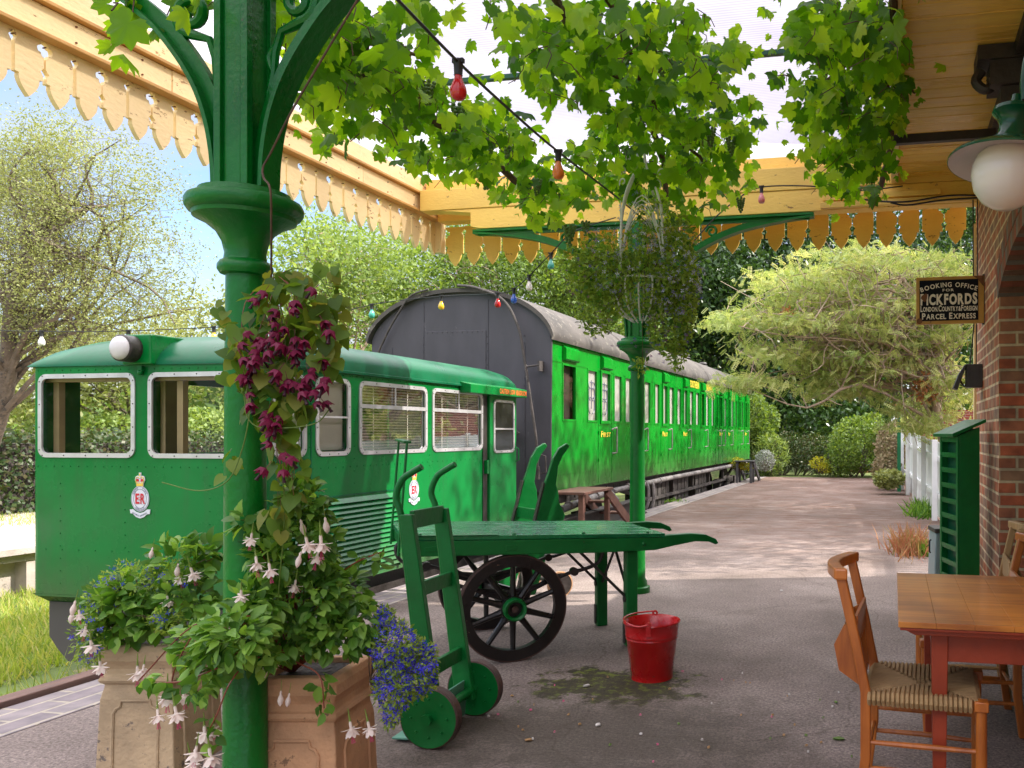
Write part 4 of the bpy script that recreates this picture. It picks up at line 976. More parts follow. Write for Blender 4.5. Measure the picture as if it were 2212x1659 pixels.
m = MB(XR); a_ = Ys(1056); letters(m, 'CAUTION LOW HEADROOM', (RX1+.1425, a_, RG-.060), (0, 1, 0), (0, 0, 1), (1, 0, 0), .058, Ys(1115)-a_, .03); m.build('lettering', M['orange_text'], rc)

# ================================================================= COACH
KX0, KX1, KY0, KY1, KB, KG = -7.45, -4.69, 10.6, 26.6, .63, 2.84
kc = thing('railway_coach', 'long green passenger coach with a grey rounded roof and black end wall', 'railway coach', (KX1, KY0, GZ))
XK = Matrix.Translation(-Vector((KX1, KY0, GZ)))
def Yk(px): return onX(px, 900, KX1).y
kwin = [(1216, 1243, 'dark'), (1270, 1289, 'etch'), (1298, 1316, 'door'), (1327, 1342, 'c'), (1351, 1363, 'c'), (1376, 1386, 'door'), (1392, 1404, 'c'), (1415, 1424, 'c'), (1431, 1440, 'door'), (1446, 1455, 'c'), (1463, 1471, 'c'), (1476, 1483, 'door'), (1490, 1497, 'c'), (1503, 1510, 'c'),
        (1514, 1520, 'doord'), (1525, 1531, 'c'), (1537, 1542, 'c'), (1547, 1550, 'doord'), (1554, 1559, 'doord'), (1565, 1569, 'c'), (1573, 1576, 'doord'), (1580, 1584, 'c'), (1589, 1592, 'c'), (1595.5, 1598.5, 'doord'), (1602, 1605, 'c'), (1609, 1612, 'doord'), (1614.5, 1617, 'c')]
wt, wb = 2.45, 1.66
HH = [(Yk(a), Yk(b_), k) for a, b_, k in kwin]
b = MB(XK); grid_panel(b, (KX1, 0, 0), (0, 1, 0), (0, 0, 1), (KY0+.02, KY1, KB, KG), [(a, c_, wb, wt) for a, c_, k in HH], (-.04, 0, 0))
b.box(KX0, KX0+.04, KY0+.02, KY1, KB, KG); b.box(KX0, KX1-.045, KY0+.05, KY1-.05, KB-.02, KB+.03)
b.build('body', M['coach_green'], kc, fix=False)
prof = []; n_ = 26; kcx = (KX0+KX1)/2; khw = (KX1-KX0)/2
def rz_(t):                                          # t in -1..1
    return KG-.06 + .70*(max(0, 1-abs(t)**2.25))**.62
for i in range(n_+1):
    a = math.pi*i/n_; t = -math.cos(a); prof.append((kcx+t*(khw+.07), rz_(t)))
r = MB(XK); vs = []
for yy in (KY0-.07, KY1+.07):
    for (x_, z_) in prof: vs.append((x_, yy, z_+.04))
    for (x_, z_) in prof: vs.append((x_*.0+kcx+(x_-kcx)*.985, yy, z_-.02))
q = n_+1; fs = []
for i in range(n_):
    fs += [(i, i+1, 2*q+i+1, 2*q+i), (q+i, 3*q+i, 3*q+i+1, q+i+1), (i, q+i, q+i+1, i+1), (2*q+i, 2*q+i+1, 3*q+i+1, 3*q+i)]
fs += [(0, 2*q, 3*q, q), (n_, q+n_, 3*q+n_, 2*q+n_)]
r.add(vs, fs, 0, True); rf = r.build('roof', M['roof_grey'], kc)
for yy in (13.8, 17.0, 20.2, 23.4):
    m = MB(XK); vs = []
    for dy in (-.035, .035):
        for (x_, z_) in prof: vs.append((kcx+(x_-kcx)*1.003, yy+dy, z_+.055))
    m.add(vs, [(i, i+1, q+i+1, q+i) for i in range(n_)], 0, True); m.build('roof_seam', M['roof_grey'], rf)
for yy, t in ((14.6, .45), (21.5, .35), (24.5, .2)):
    m = MB(XK); m.lathe([(0, 0), (.12, 0), (.16, .05), (.10, .10), (.14, .12), (.10, .17), (0, .18)], 16, (kcx+t*khw, yy, rz_(t)+.03)); m.build('ventilator', M['iron'], kc)
# end wall
e = MB(XK); P = [(KX0, KB)] + [(kcx+(x_-kcx)*.965, z_-.015) for x_, z_ in prof] + [(KX1, KB)]
e.prism(P, (0, KY0, 0), (1, 0, 0), (0, 0, 1), (0, .03, 0)); e.box(KX0+.2, KX1-.2, KY0+.01, KY0+.05, .2, KB); ew = e.build('end_wall', M['end_black'], kc)
e = MB(XK); x0_, x1_, z0_, z1_ = -6.62, -5.66, 1.5, 2.92
e.box(x0_, x1_, KY0-.012, KY0-.002, z0_, z1_); e.build('end_panel', M['end_black'], ew, bevel=.004)
e = MB(XK)
for xx in (x0_-.02, x1_+.02, -5.08, -7.15):
    e.box(xx-.012, xx+.012, KY0-.008, KY0-.002, KB, 2.7+(.65 if -6.9 < xx < -5.4 else .0))
for xx in (x0_-.02, x1_+.02, -5.08):
    for i in range(22): e.sphere((xx, KY0-.008, KB+.1+.1*i), .009, 6, 4)
for i in range(12): e.sphere((x0_+.05+i*.078, KY0-.012, z1_-.02), .009, 6, 4)
e.build('rib', M['end_black'], ew)
# hose pipe around the end
hp = [(-7.36, KY0-.05, 1.6), (-7.36, KY0-.06, 2.45), (-7.2, KY0-.07, 2.85), (-6.98, KY0-.09, 3.18), (-6.78, KY0-.10, 3.42), (-6.5, KY0-.10, 3.51)]
m = MB(XK); m.tube(smooth_path(hp, 6), .015, 8)
p1 = smooth_path([(-6.05, KY0-.09, 3.55), (-5.75, KY0-.11, 3.50), (-5.35, KY0-.11, 3.32), (-5.12, KY0-.12, 2.95), (-5.02, KY0-.13, 2.5), (-4.93, KY0-.13, 1.95), (-4.84, KY0-.13, 1.35), (-4.82, KY0-.13, .95)], 6)
m.tube(p1, .020, 8); m.cyl((-4.82, KY0-.13, 1.0), (-4.82, KY0-.13, .82), .035, 10); m.build('hose', M['under'], kc)
m = MB(XK); m.tube([(-4.99, KY0-.13, 2.38), (-4.80, KY0-.13, 2.40)], .014, 8); m.box(-4.82, -4.79, KY0-.14, KY0, 2.32, 2.46); m.tube([(-4.80, KY0-.1, 1.16), (-4.72, KY0-.1, 1.14), (-4.71, KY0-.1, .92), (-4.78, KY0-.1, .9)], .012, 8)
m.tube([(-5.45, KY0-.05, 1.52), (-5.2, KY0-.07, 1.52), (-5.12, KY0-.07, 1.46), (-5.2, KY0-.07, 1.42), (-5.42, KY0-.05, 1.42)], .014, 8); m.cyl((-5.28, KY0-.07, 1.25), (-5.28, KY0-.07, 1.62), .02, 8); m.build('pipe_bracket', M['under'], kc)
# windows, curtains
for (a, c_, k) in HH:
    dr = k.startswith('door')
    m = MB(XK); f_ = .028 if not dr else .045; xx = KX1+(.006 if not dr else .016)
    m.ring([(a-f_, wb-f_), (c_+f_, wb-f_), (c_+f_, wt+f_), (a-f_, wt+f_)], [(a+.004, wb+.004), (c_-.004, wb+.004), (c_-.004, wt-.004), (a+.004, wt-.004)], (xx-.012, 0, 0), (0, 1, 0), (0, 0, 1), (.014+.006*dr, 0, 0))
    f = m.build('window', M['coach_green'], kc)
    m = MB(XK); m.add([(KX1-.02, a, wb), (KX1-.02, c_, wb), (KX1-.02, c_, wt), (KX1-.02, a, wt)], [(0, 1, 2, 3)]); m.build('pane', M['glass'], f)
    m = MB(XK)
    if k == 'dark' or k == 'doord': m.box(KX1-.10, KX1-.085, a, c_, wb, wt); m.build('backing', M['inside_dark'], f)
    else:
        n2 = 9; vs = []
        for i in range(n2+1):
            for zz in (wb, wt): vs.append((KX1-.034+.006*math.sin(i*2.2), a+(c_-a)*i/n2, zz))
        m.add(vs, [(2*i, 2*i+2, 2*i+3, 2*i+1) for i in range(n2)], 0, True); m.build('curtain', M['curtain'], f)
    if k in ('etch',) or (a < Yk(1300) and k == 'door'):
        m = MB(XK); yc_ = (a+c_)/2; w_ = (c_-a)*.34
        for sg in (-1, 1):
            for (zc_, rr) in ((2.08, .10), (1.90, .13), (2.22, .05)):
                m.tube([(KX1-.016, yc_+sg*(w_*.5+w_*.5*math.cos(t_)), zc_+rr*math.sin(t_)) for t_ in [i*.55-1.8 for i in range(8)]], .008, 4)
        m.tube([(KX1-.016, yc_, 1.85), (KX1-.016, yc_, 2.3)], .007, 4)
        m.build('etched_scroll', M['emblem_line'], f)
# hoods, door outlines, handles, lettering
doors = [(a, c_) for a, c_, k in HH if k.startswith('door')]
for i, (a, c_) in enumerate([(HH[0][0], HH[0][1])] + doors):
    m = MB(XK); m.prism([(0, 0), (.035, 0), (.06, .02), (.06, .17), (0, .22)], (KX1+.003, a-.02, 2.515), (1, 0, 0), (0, 0, 1), (0, c_-a+.06, 0)); m.build('door_hood', M['coach_green'], kc)
lastd = 0
for i, (a, c_) in enumerate(doors):
    d0, d1 = a-.12, c_+.12
    m = MB(XK)
    for yy in (d0, d1): m.box(KX1+.001, KX1+.006, yy-.006, yy+.006, KB+.02, 2.50)
    m.box(KX1+.001, KX1+.010, d0, d1, 1.585, 1.60)
    for zz in (1.0, 1.45): m.box(KX1+.002, KX1+.025, d0-.02, d0+.03, zz, zz+.05)
    dd = m.build('door', M['coach_green'], kc)
    m = MB(XK); hy = d1+.10; m.tube(smooth_path([(KX1+.0, hy-.10, 1.52), (KX1+.05, hy-.03, 1.55), (KX1+.06, hy, 1.52), (KX1+.06, hy, 1.2), (KX1+.05, hy, 1.13), (KX1, hy-.08, 1.12)], 4), .013, 8); m.build('grab_handle', M['pipe_grey'], dd)
    if i not in (4, 5, 8): 
        m = MB(XK); letters(m, 'FIRST', (KX1+.012, a-.02, 1.40), (0, 1, 0), (0, 0, 1), (1, 0, 0), .072, (c_-a)*1.0+.06, .025, sizes=[1.3, 1, 1, 1, 1]); m.build('lettering', M['gold'], dd)
m = MB(XK); letters(m, 'SOUTHERN', (KX1+.012, Yk(1490), 2.555), (0, 1, 0), (0, 0, 1), (1, 0, 0), .155, Yk(1509)-Yk(1490), .035); letters(m, 'RAILWAY', (KX1+.012, Yk(1524.5), 2.555), (0, 1, 0), (0, 0, 1), (1, 0, 0), .155, Yk(1538.5)-Yk(1524.5), .035); m.build('lettering', M['gold'], kc)
m = MB(XK); m.box(KX1+.001, KX1+.007, KY0, KY1, 2.475, 2.487); m.box(KX1+.001, KX1+.012, KY0, KY1, .625, .645); m.box(KX1+.001, KX1+.004, KY0, KY1, .86, .868); m.box(KX1, KX1+.03, KY0, KY1, KG-.06, KG-.02); m.build('waist_moulding', M['coach_green'], kc)
# underframe
m = MB(XK); m.box(KX1-.22, KX1-.10, KY0+.1, KY1-.1, KB-.20, KB-.02)
m.box(KX0+.1, KX1-.3, KY0+.1, KY1-.1, KB-.16, KB-.03)
m.box(KX1-.16, KX1-.08, 15.5, 23.0, .10, .16)
for yy in np.arange(11.0, 26.4, .35): m.box(KX1-.098, KX1-.085, yy, yy+.06, KB-.15, KB-.06)
m.bar((KX1-.12, 13.9, KB-.2), (KX1-.12, 15.6, .13), .05, .07); m.bar((KX1-.12, 24.4, KB-.2), (KX1-.12, 22.9, .13), .05, .07)
for yy in (15.6, 17.4, 19.2, 21.0, 22.8): m.box(KX1-.16, KX1-.10, yy, yy+.06, .12, KB-.1)
m.build('underframe', M['under'], kc)
for (ya, yb) in ((16.0, 17.2), (17.6, 18.9), (19.6, 20.8)):
    m = MB(XK); m.box(KX1-.75, KX1-.14, ya, yb, -.10, KB-.18)
    for yy in (ya+.3, ya+.6, ya+.9): m.box(KX1-.138, KX1-.125, yy, yy+.03, -.05, KB-.22)
    m.build('battery_box', M['under'], kc, bevel=.01)
m = MB(XK); m.tube(smooth_path([(KX1+.02, 10.9, .36), (KX1+.02, 12.2, .44), (KX1+.02, 12.9, .46), (KX1+.05, 13.05, .38), (KX1+.05, 13.2, .32)], 5), .055, 10); m.tube([(KX1-.02, 13.2, .47), (KX1-.02, 16.5, .5), (KX1-.02, 26, .5)], .05, 10)
for yy in (11.2, 11.7, 12.3, 12.6, 14, 15, 16): m.tube([(KX1+.02 if yy < 13 else KX1-.02, yy-.02, .38+(yy-10.9)*.055 if yy < 13 else .49), (KX1+.02 if yy < 13 else KX1-.02, yy+.02, .382+(yy-10.9)*.055 if yy < 13 else .49)], .068, 10)
for yy in (15.1, 15.45): m.tube(smooth_path([(KX1-.02, yy, .5), (KX1+.03, yy, .40), (KX1+.03, yy, .12), (KX1-.05, yy, -.1)], 4), .035, 8)
m.build('pipe', M['pipe_grey'], kc)
for yb in (12.6, 24.2):
    m = MB(XK); m.box(KX1-.40, KX1-.30, yb-1.3, yb+1.3, -.05, .13)
    for dy in (-1.2, 1.2): m.box(KX1-.42, KX1-.24, yb+dy-.17, yb+dy+.17, -.28, .12)
    m.box(KX1-.36, KX1-.27, yb-.4, yb+.4, -.12, .20)
    for dy in np.arange(-.3, .31, .1): m.tube([(KX1-.26, yb+dy-.35, .02+abs(dy)*.3), (KX1-.26, yb+dy+.35, .02+abs(dy)*.3)], .02, 6)
    bo = m.build('bogie', M['under'], kc)
    for dy in (-1.2, 1.2):
        for xx in (KX1-.62, KX0+.5):
            m = MB(XK); q_ = Matrix.Rotation(R(90), 4, 'Z'); m.lathe([(0, -.06), (.42, -.06), (.42, .05), (.46, .055), (.46, .08), (0, .08)], 28, (xx, yb+dy, GZ+.55), 'y', xf=q_); m.build('wheel', M['iron'], bo)
m = MB(XK)
for xx in (KX0+.45, KX1-.45): m.cyl((xx, KY0, .35), (xx, KY0-.42, .35), .07, 14); m.cyl((xx, KY0-.42, .35), (xx, KY0-.46, .35), .19, 20)
m.box(KX0+.1, KX1-.1, KY0-.02, KY0+.1, .2, .5); m.build('buffer', M['iron'], kc)
# rusty old steel girder lying by the coach
m = MB(); p0 = onZ(1238, 1135, .0); p1 = onZ(1330, 1098, 0.0)
XKG = -4.52
m.box(XKG-.02, XKG+.05, 10.0, 14.2, .006, .26); m.box(XKG-.08, XKG+.12, 10.0, 14.2, .262, .285); m.box(XKG-.08, XKG+.12, 10.0, 14.2, .0061, .03)
tag(m.build('steel_girder', M['under'], bevel=.004), 'weathered grey steel girder on the platform edge beneath the near end of the coach', 'girder')
# ================================================================= WOODEN STEPS
def steps(name, label, p, rz, mat, w=.75, tl=-.95):
    t = thing(name, label, 'steps', (p.x, p.y, 0), rz)
    for s in (0, w-.045):
        m = MB(); m.prism([(0, .56), (.10, .62), (.18, .62), (1.30, .02), (1.18, .0), (1.02, .0)], (0, s, 0), (1, 0, 0), (0, 0, 1), (0, .045, 0)); m.build('stringer', mat, t, bevel=.004)
    for (xx, zz) in ((.34, .44), (.68, .24)):
        m = MB(); m.box(xx, xx+.22, .048, w-.048, zz-.03, zz); m.build('tread', mat, t, bevel=.004)
    m = MB(); m.box(tl, .20, -.03, w+.03, .625, .66); m.build('top_board', mat, t, bevel=.004)
    for xx in (tl+.05, .10):
        for yy in (.01, w-.08): m = MB(); m.box(xx, xx+.07, yy, yy+.07, 0, .622); m.build('leg', mat, t, bevel=.004)
    return t
steps('wooden_steps', 'brown wooden steps leading up to the coach near the far column', Vector((-4.10, 11.25, 0)), R(90), M['step_brown'], .47)
steps('wooden_steps', 'dark grey wooden steps at the far end of the coach', Vector((-4.05, 23.7, 0)), R(90), M['step_grey'], .5, -.35)

# ================================================================= BAGGAGE BARROW
BA = R(27)                                           # turned against the lens axis
bw0 = C2W(-1.424, 5.17); 
br = thing('luggage_barrow', 'green four legged platform barrow with two large black spoked wheels', 'barrow', (bw0.x, bw0.y, 0), TH + BA)
WY = .95                                             # wheel track; near wheel at y=0
def spoked_wheel(y, r=.34):
    m = MB(); m.lathe([(r-.075, -.028), (r-.008, -.030), (r-.008, .030), (r-.075, .028), (r-.075, -.028)], 48, (0, y, r), 'y')
    for k in range(10):
        a = 2*math.pi*(k+.5)/10; c_, s_ = math.cos(a), math.sin(a)
        m.tube([(.055*c_, y, r+.055*s_), (.12*c_, y, r+.12*s_), ((r-.085)*c_, y, r+(r-.085)*s_), ((r-.06)*c_, y, r+(r-.06)*s_)], [.026, .020, .017, .022], 8)
    w = m.build('wheel', M['wheel_black'], br)
    m = MB(); m.lathe([(r-.009, -.031), (r, -.029), (r, .029), (r-.009, .031)], 56, (0, y, r), 'y'); m.build('tyre', M['tyre_brown'], w)
    m = MB(); m.lathe([(0, -.03), (.078, -.03), (.085, 0), (.078, .05), (.05, .08), (0, .08)], 28, (0, y, r), 'y'); m.build('hub', M['wheel_black'], w)
    m = MB(); m.lathe([(.050, -.031), (.050, -.085), (.066, -.092), (.072, -.085), (.072, -.031)], 28, (0, y, r), 'y'); m.build('hub_cap', M['barrow_green'], w)
    m = MB(); m.cyl((0, y-.07, r), (0, y, r), .022, 10); m.cyl((0, y-.078, r), (0, y-.07, r), .012, 6); m.build('axle_end', M['tyre_brown'], w)
    return w
spoked_wheel(0); spoked_wheel(WY)
m = MB(); m.box(-.03, .03, .04, WY-.04, .31, .37)
for yy in (.12, WY-.12):
    for k, (l, z) in enumerate(((.42, .52), (.34, .50), (.25, .48))):
        m.tube([(-l, yy, z+.0), (-l*.5, yy, z-.07), (0, yy, z-.10-k*.008), (l*.5, yy, z-.07), (l, yy, z)], .013, 6)
    for s in (-1, 1):
        m.tube(smooth_path([(s*.42, yy, .52), (s*.50, yy, .53), (s*.60, yy, .57), (s*.63, yy, .66), (s*.57, yy, .71), (s*.46, yy, .72), (s*.30, yy, .722)], 4), .013, 8)
        m.cyl((s*.43, yy-.025, .52), (s*.43, yy+.025, .52), .028, 10)
    m.box(-.04, .04, yy-.03, yy+.03, .37, .42)
m.build('spring', M['iron'], br)
# deck, slightly falling to the handle end
zl, zr_ = .84, .765; xl, xr = -.66, 1.02; dw0, dw1 = -.06, .86
dz = (zr_-zl)/(xr-xl); DZ = lambda x: zl+(x-xl)*dz
m = MB(); n_ = 5
for k in range(n_):
    a = dw0+(dw1-dw0)*k/n_; b_ = dw0+(dw1-dw0)*(k+1)/n_-.006
    m.add([(xl, a, DZ(xl)), (xr-.0, a, DZ(xr)), (xr, b_, DZ(xr)), (xl, b_, DZ(xl)), (xl, a, DZ(xl)-.028), (xr, a, DZ(xr)-.028), (xr, b_, DZ(xr)-.028), (xl, b_, DZ(xl)-.028)], [(0, 3, 2, 1)[::-1], (4, 5, 6, 7)[::-1], (0, 1, 5, 4), (1, 2, 6, 5), (2, 3, 7, 6), (3, 0, 4, 7)])
m.build('deck', M['deck_green'], br, bevel=.004)
m = MB(); m.add([(xl-.01, dw0-.012, DZ(xl)+.004), (-.10, dw0-.012, DZ(-.1)+.004), (-.10, dw0+.05, DZ(-.1)+.004), (xl-.01, dw0+.05, DZ(xl)+.004)], [(0, 1, 2, 3)]);
for xx in (xl+.1, .0, .45, .9): m.sphere((xx, dw0+.02, DZ(xx)+.003), .012, 8, 4)
m.build('edge_strip', M['barrow_green'], br)
def siderail(y):                                     # side beam ending in a shaped handle
    top = [(xl, DZ(xl)-.03), (.95, DZ(.95)-.03)]
    m = MB(); pts = [(xl, DZ(xl)-.125), (.55, DZ(.55)-.125), (.95, DZ(.95)-.115), (1.10, DZ(1.1)-.085), (1.25, DZ(1.25)-.06), (1.36, DZ(1.36)-.065), (1.41, DZ(1.4)-.085), (1.43, DZ(1.43)-.075), (1.41, DZ(1.4)-.045), (1.33, DZ(1.33)-.012), (1.22, DZ(1.22)-.004), (1.03, DZ(1.03)-.014), (1.0, DZ(1.0)-.030), (xl, DZ(xl)-.030)]
    m.prism(pts, (0, y, 0), (1, 0, 0), (0, 0, 1), (0, .055, 0))
    o = m.build('side_rail', M['barrow_green'], br, bevel=.006)
    m = MB()
    for xx in (-.50, -.02, .48): m.box(xx-.035, xx+.035, y-.003, y+.02, DZ(xx)-.095, DZ(xx)-.065)
    m.sphere((.86, y-.002, DZ(.86)-.07), .016, 10, 5); m.build('tenon', M['barrow_green'], o, bevel=.002)
siderail(dw0); siderail(dw1-.055)
m = MB()
for xx in (xl+.02, .25, .78): m.box(xx, xx+.06, dw0+.055, dw1-.055, DZ(xx)-.11, DZ(xx)-.030)
m.build('cross_member', M['barrow_green'], br)
for (lx, ly) in ((.80, dw0+.09), (.80, dw1-.17)):
    m = MB(); m.box(lx-.04, lx+.04, ly-.04, ly+.04, .0, DZ(.8)-.126); l_ = m.build('leg', M['barrow_green'], br, bevel=.008)
    m = MB(); m.tube([(lx-.35, ly, DZ(.5)-.13), (lx-.02, ly, .32)], .011, 6); m.tube([(lx, ly, .30), (lx+.0, ly+(.35 if ly < .4 else -.35), DZ(.8)-.13)], .011, 6); m.cyl((lx-.05, ly, .32), (lx, ly, .32), .022, 8)
    m.box(lx-.05, lx-.042, ly-.02, ly+.02, .02, .16); m.build('brace', M['iron'], l_)
# tall hoop at the left end
m = MB(); 
for yy in (dw0+.04, dw1-.28):
    m.bar((xl-.02, yy, zl-.12), (xl+.03, yy, 1.40), .012, .045, up=(0, 1, 0))
m.bar((xl+.03, dw0+.02, 1.40), (xl+.03, dw1-.26, 1.41), .045, .014)
m.build('end_hoop', M['barrow_green'], br, bevel=.003)

# ================================================================= SACK TRUCKS
def truck_pt(): pass
a0, a1 = C2W(-1.408, 3.74), C2W(-1.345, 4.18)
ax = (a1-a0); stt = thing('sack_truck', 'tall green sack truck with two solid wheels, standing beside the clay planters', 'sack truck', (a0.x, a0.y, 0), math.atan2(ax.y, ax.x)-R(90), 'sack trucks')
TW = ax.length
def solid_wheel(p, y, r):
    m = MB(); m.lathe([(0, -.022), (r*.86, -.022), (r*.93, -.026), (r-.006, -.026), (r-.006, .026), (r*.9, .026), (0, .022)], 40, (0, y, r), 'y'); w = m.build('wheel', M['barrow_green'], p)
    m = MB(); m.lathe([(r-.007, -.027), (r, -.022), (r, .022), (r-.007, .027)], 40, (0, y, r), 'y'); m.build('tyre', M['tyre_brown'], w)
    m = MB(); m.cyl((0, y-.05, r), (0, y, r), .020, 12); m.cyl((0, y-.055, r), (0, y-.045, r), .028, 8)
    for i in range(8): m.sphere((r*.62*math.cos(i*.785), y-.022, r+r*.62*math.sin(i*.785)), .007, 6, 4)
    m.build('hub', M['barrow_green'], w); return w
def sack_truck(st, TW, r, H, lean, handle, wide=.072):
    solid_wheel(st, 0, r); solid_wheel(st, TW, r)
    m = MB(); m.cyl((0, .02, r), (0, TW-.02, r), .022, 12); m.build('axle', M['barrow_green'], st)
    for yy in (.06, TW-.06):
        X = lambda z: -.005 - lean*z/H
        m = MB(); zb, zt = .10, H-.21
        v = [(X(zb)-wide*.62, zb), (X(zb)+wide*.62, zb+.0), (X(zt)+.030, zt), (X(zt)-.030, zt)]
        m.prism(v, (0, yy-.0175, 0), (1, 0, 0), (0, 0, 1), (0, .035, 0)); b_ = m.build('side_beam', M['barrow_green'], st, bevel=.004)
        m = MB(); pts = [(X(.12)-wide*.62, yy, .12), (X(.9)-.036, yy, .9), (X(zt)-.034, yy, zt+.0), (X(H)-.03, yy, H-.13), (X(H)+.0, yy, H-.05), (X(H)+.055, yy, H-.01), (X(H)+.10, yy, H+.015)]
        m.tube(smooth_path(pts, 5), .0155, 10); m.build('handle', M['barrow_green'], b_)
    for zz, hh in ((1.00, .085), (.68, .07), (.30, .07)):
        x_ = -.005-lean*zz/H; m = MB(); m.box(x_-.012, x_+.012, .08, TW-.08, zz, zz+hh); m.build('cross_bar', M['barrow_green'], st, bevel=.003)
    m = MB(); m.box(-.22, -.04, .04, TW-.04, .012, .022); m.prism([(-.06, .012), (-.035, .012), (-.02, .2), (-.03, .2)], (0, .04, 0), (1, 0, 0), (0, 0, 1), (0, TW-.08, 0)); m.build('toe_plate', M['teal'], st, bevel=.003)
sack_truck(stt, TW, .142, 1.28, .175, 0)
b0, b1 = C2W(-1.60, 7.15), C2W(-1.98, 7.62); ax = b1-b0
st2 = thing('sack_truck', 'wide green sack truck with shaped side boards, parked behind the platform barrow', 'sack truck', (b0.x, b0.y, 0), math.atan2(ax.y, ax.x)-R(90), 'sack trucks'); TW = ax.length
for yy in (0, TW):
    m = MB(); r = .115; m.lathe([(0, -.02), (r-.01, -.02), (r-.01, .02), (0, .02)], 32, (.05, yy, r), 'y'); w = m.build('wheel', M['iron'], st2)
    m = MB(); m.lathe([(r-.011, -.022), (r, -.02), (r, .02), (r-.011, .022)], 32, (.05, yy, r), 'y'); m.build('tyre', M['terra'], w)
m = MB(); m.cyl((.05, .0, .115), (.05, TW, .115), .02, 10); m.build('axle', M['iron'], st2)
for yy in (.08, TW-.08):
    lx = lambda z: -.28+.30*z/1.33
    prof2 = [(lx(.04)-.05, .04), (lx(.04)+.12, .04), (lx(.45)+.16, .45), (lx(.60)+.24, .60), (lx(.72)+.25, .72), (lx(.82)+.17, .84), (lx(.92)+.14, .93), (lx(1.0)+.10, 1.0), (lx(1.1)+.09, 1.08), (lx(1.16)+.085, 1.16), (lx(1.24)+.11, 1.25), (lx(1.32)+.16, 1.335), (lx(1.34)+.13, 1.365), (lx(1.30)+.06, 1.32), (lx(1.22)+.02, 1.23), (lx(1.12)-.0, 1.10), (lx(1.05)-.012, 1.03)]
    m = MB(); m.prism(prof2, (0, yy-.02, 0), (1, 0, 0), (0, 0, 1), (0, .04, 0)); sb = m.build('side_board', M['barrow_green'], st2, bevel=.008)
    m = MB(); m.bar((lx(.1)-.052, yy, .1), (lx(1.02)-.02, yy, 1.02), .044, .012, up=(1, 0, 0)); m.build('wear_strip', M['iron'], sb)
for zz in (.30, .68): m = MB(); m.box(lx(zz), lx(zz)+.03, .10, TW-.10, zz, zz+.10); m.build('cross_bar', M['barrow_green'], st2, bevel=.004)
m = MB(); m.cyl((lx(.6), .1, .62), (lx(.6), TW-.1, .62), .01, 8); m.build('tie_rod', M['iron'], st2)

# ================================================================= BUCKET
bp_ = C2W(-.502, 4.83)
bk = thing('bucket', 'red metal fire bucket with a wire handle standing on the mossy asphalt', 'bucket', (bp_.x, bp_.y, 0), R(10))
m = MB(); m.lathe([(.0, .012), (.118, .012), (.120, 0), (.124, 0), (.1245, .035), (.127, .038), (.150, .235), (.155, .240), (.153, .248), (.157, .255), (.158, .262), (.156, .270), (.163, .325), (.171, .333), (.168, .340), (.158, .330), (.146, .235), (.117, .03), (0, .025)], 44); m.build('body', M['red'], bk)
m = MB(); m.box(-.004, .004, .150-.022, .158, .04, .32)
for s in (-1, 1):
    m2 = MB(); m2.lathe([(.018, -.005), (.018, .005), (.007, .005), (.007, -.005), (.018, -.005)], 14, (0, s*.168, .345), 'y'); m2.box(-.014, .014, s*.160, s*.170, .28, .335)
    m2.build('lug', M['red'], bk)
m = MB(); m.tube(smooth_path([(0, -.176, .35), (-.06, -.165, .337), (-.13, -.11, .345), (-.168, 0, .350), (-.13, .11, .352), (-.06, .165, .352), (0, .176, .355)], 5), .005, 8); m.build('handle', M['red'], bk)

# ================================================================= TABLE
tb = thing('table', 'wooden table with an oiled plank top and dark red legs against the brick wall', 'table', (0, 0, 0))
TX0, TX1, TY0, TY1, TZ = .02, .71, 3.08, 4.16, .75
m = MB(); 
nb = 5
for k in range(nb):
    a = TX0+(TX1-TX0)*k/nb; m.box(a, a+(TX1-TX0)/nb-.0006, TY0, TY1, TZ-.022, TZ)
m.build('table_top', M['table_top'], tb, bevel=.0012)
m = MB(); m.box(TX0+.006, TX1, TY0+.006, TY1-.006, TZ-.034, TZ-.0235); m.prism([(TX0+.02, TZ-.035), (TX1, TZ-.035), (TX1, TZ-.055), (TX0+.06, TZ-.055)], (0, TY0+.03, 0), (1, 0, 0), (0, 0, 1), (0, TY1-TY0-.06, 0)); m.build('edge_moulding', M['table_red'], tb, bevel=.003)
m = MB(); x0, x1, y0_, y1_ = TX0+.125, TX1-.02, TY0+.10, TY1-.12
m.box(x0+.01, x1, y0_+.01, y0_+.032, TZ-.17, TZ-.056).box(x0+.01, x1, y1_-.03, y1_-.01, TZ-.17, TZ-.056).box(x0+.01, x0+.032, y0_+.033, y1_-.031, TZ-.17, TZ-.056); m.build('apron', M['table_red'], tb, bevel=.002)
for (xx, yy) in ((x0, y0_), (x0, y1_-.06), (x1-.06, y0_), (x1-.06, y1_-.06)):
    m = MB(); m.bar((xx+.03, yy+.03, 0), (xx+.03, yy+.03, TZ-.0565), .045, .045, up=(0, 1, 0), w1=.064, h1=.064); m.build('leg', M['table_red'], tb, bevel=.004)

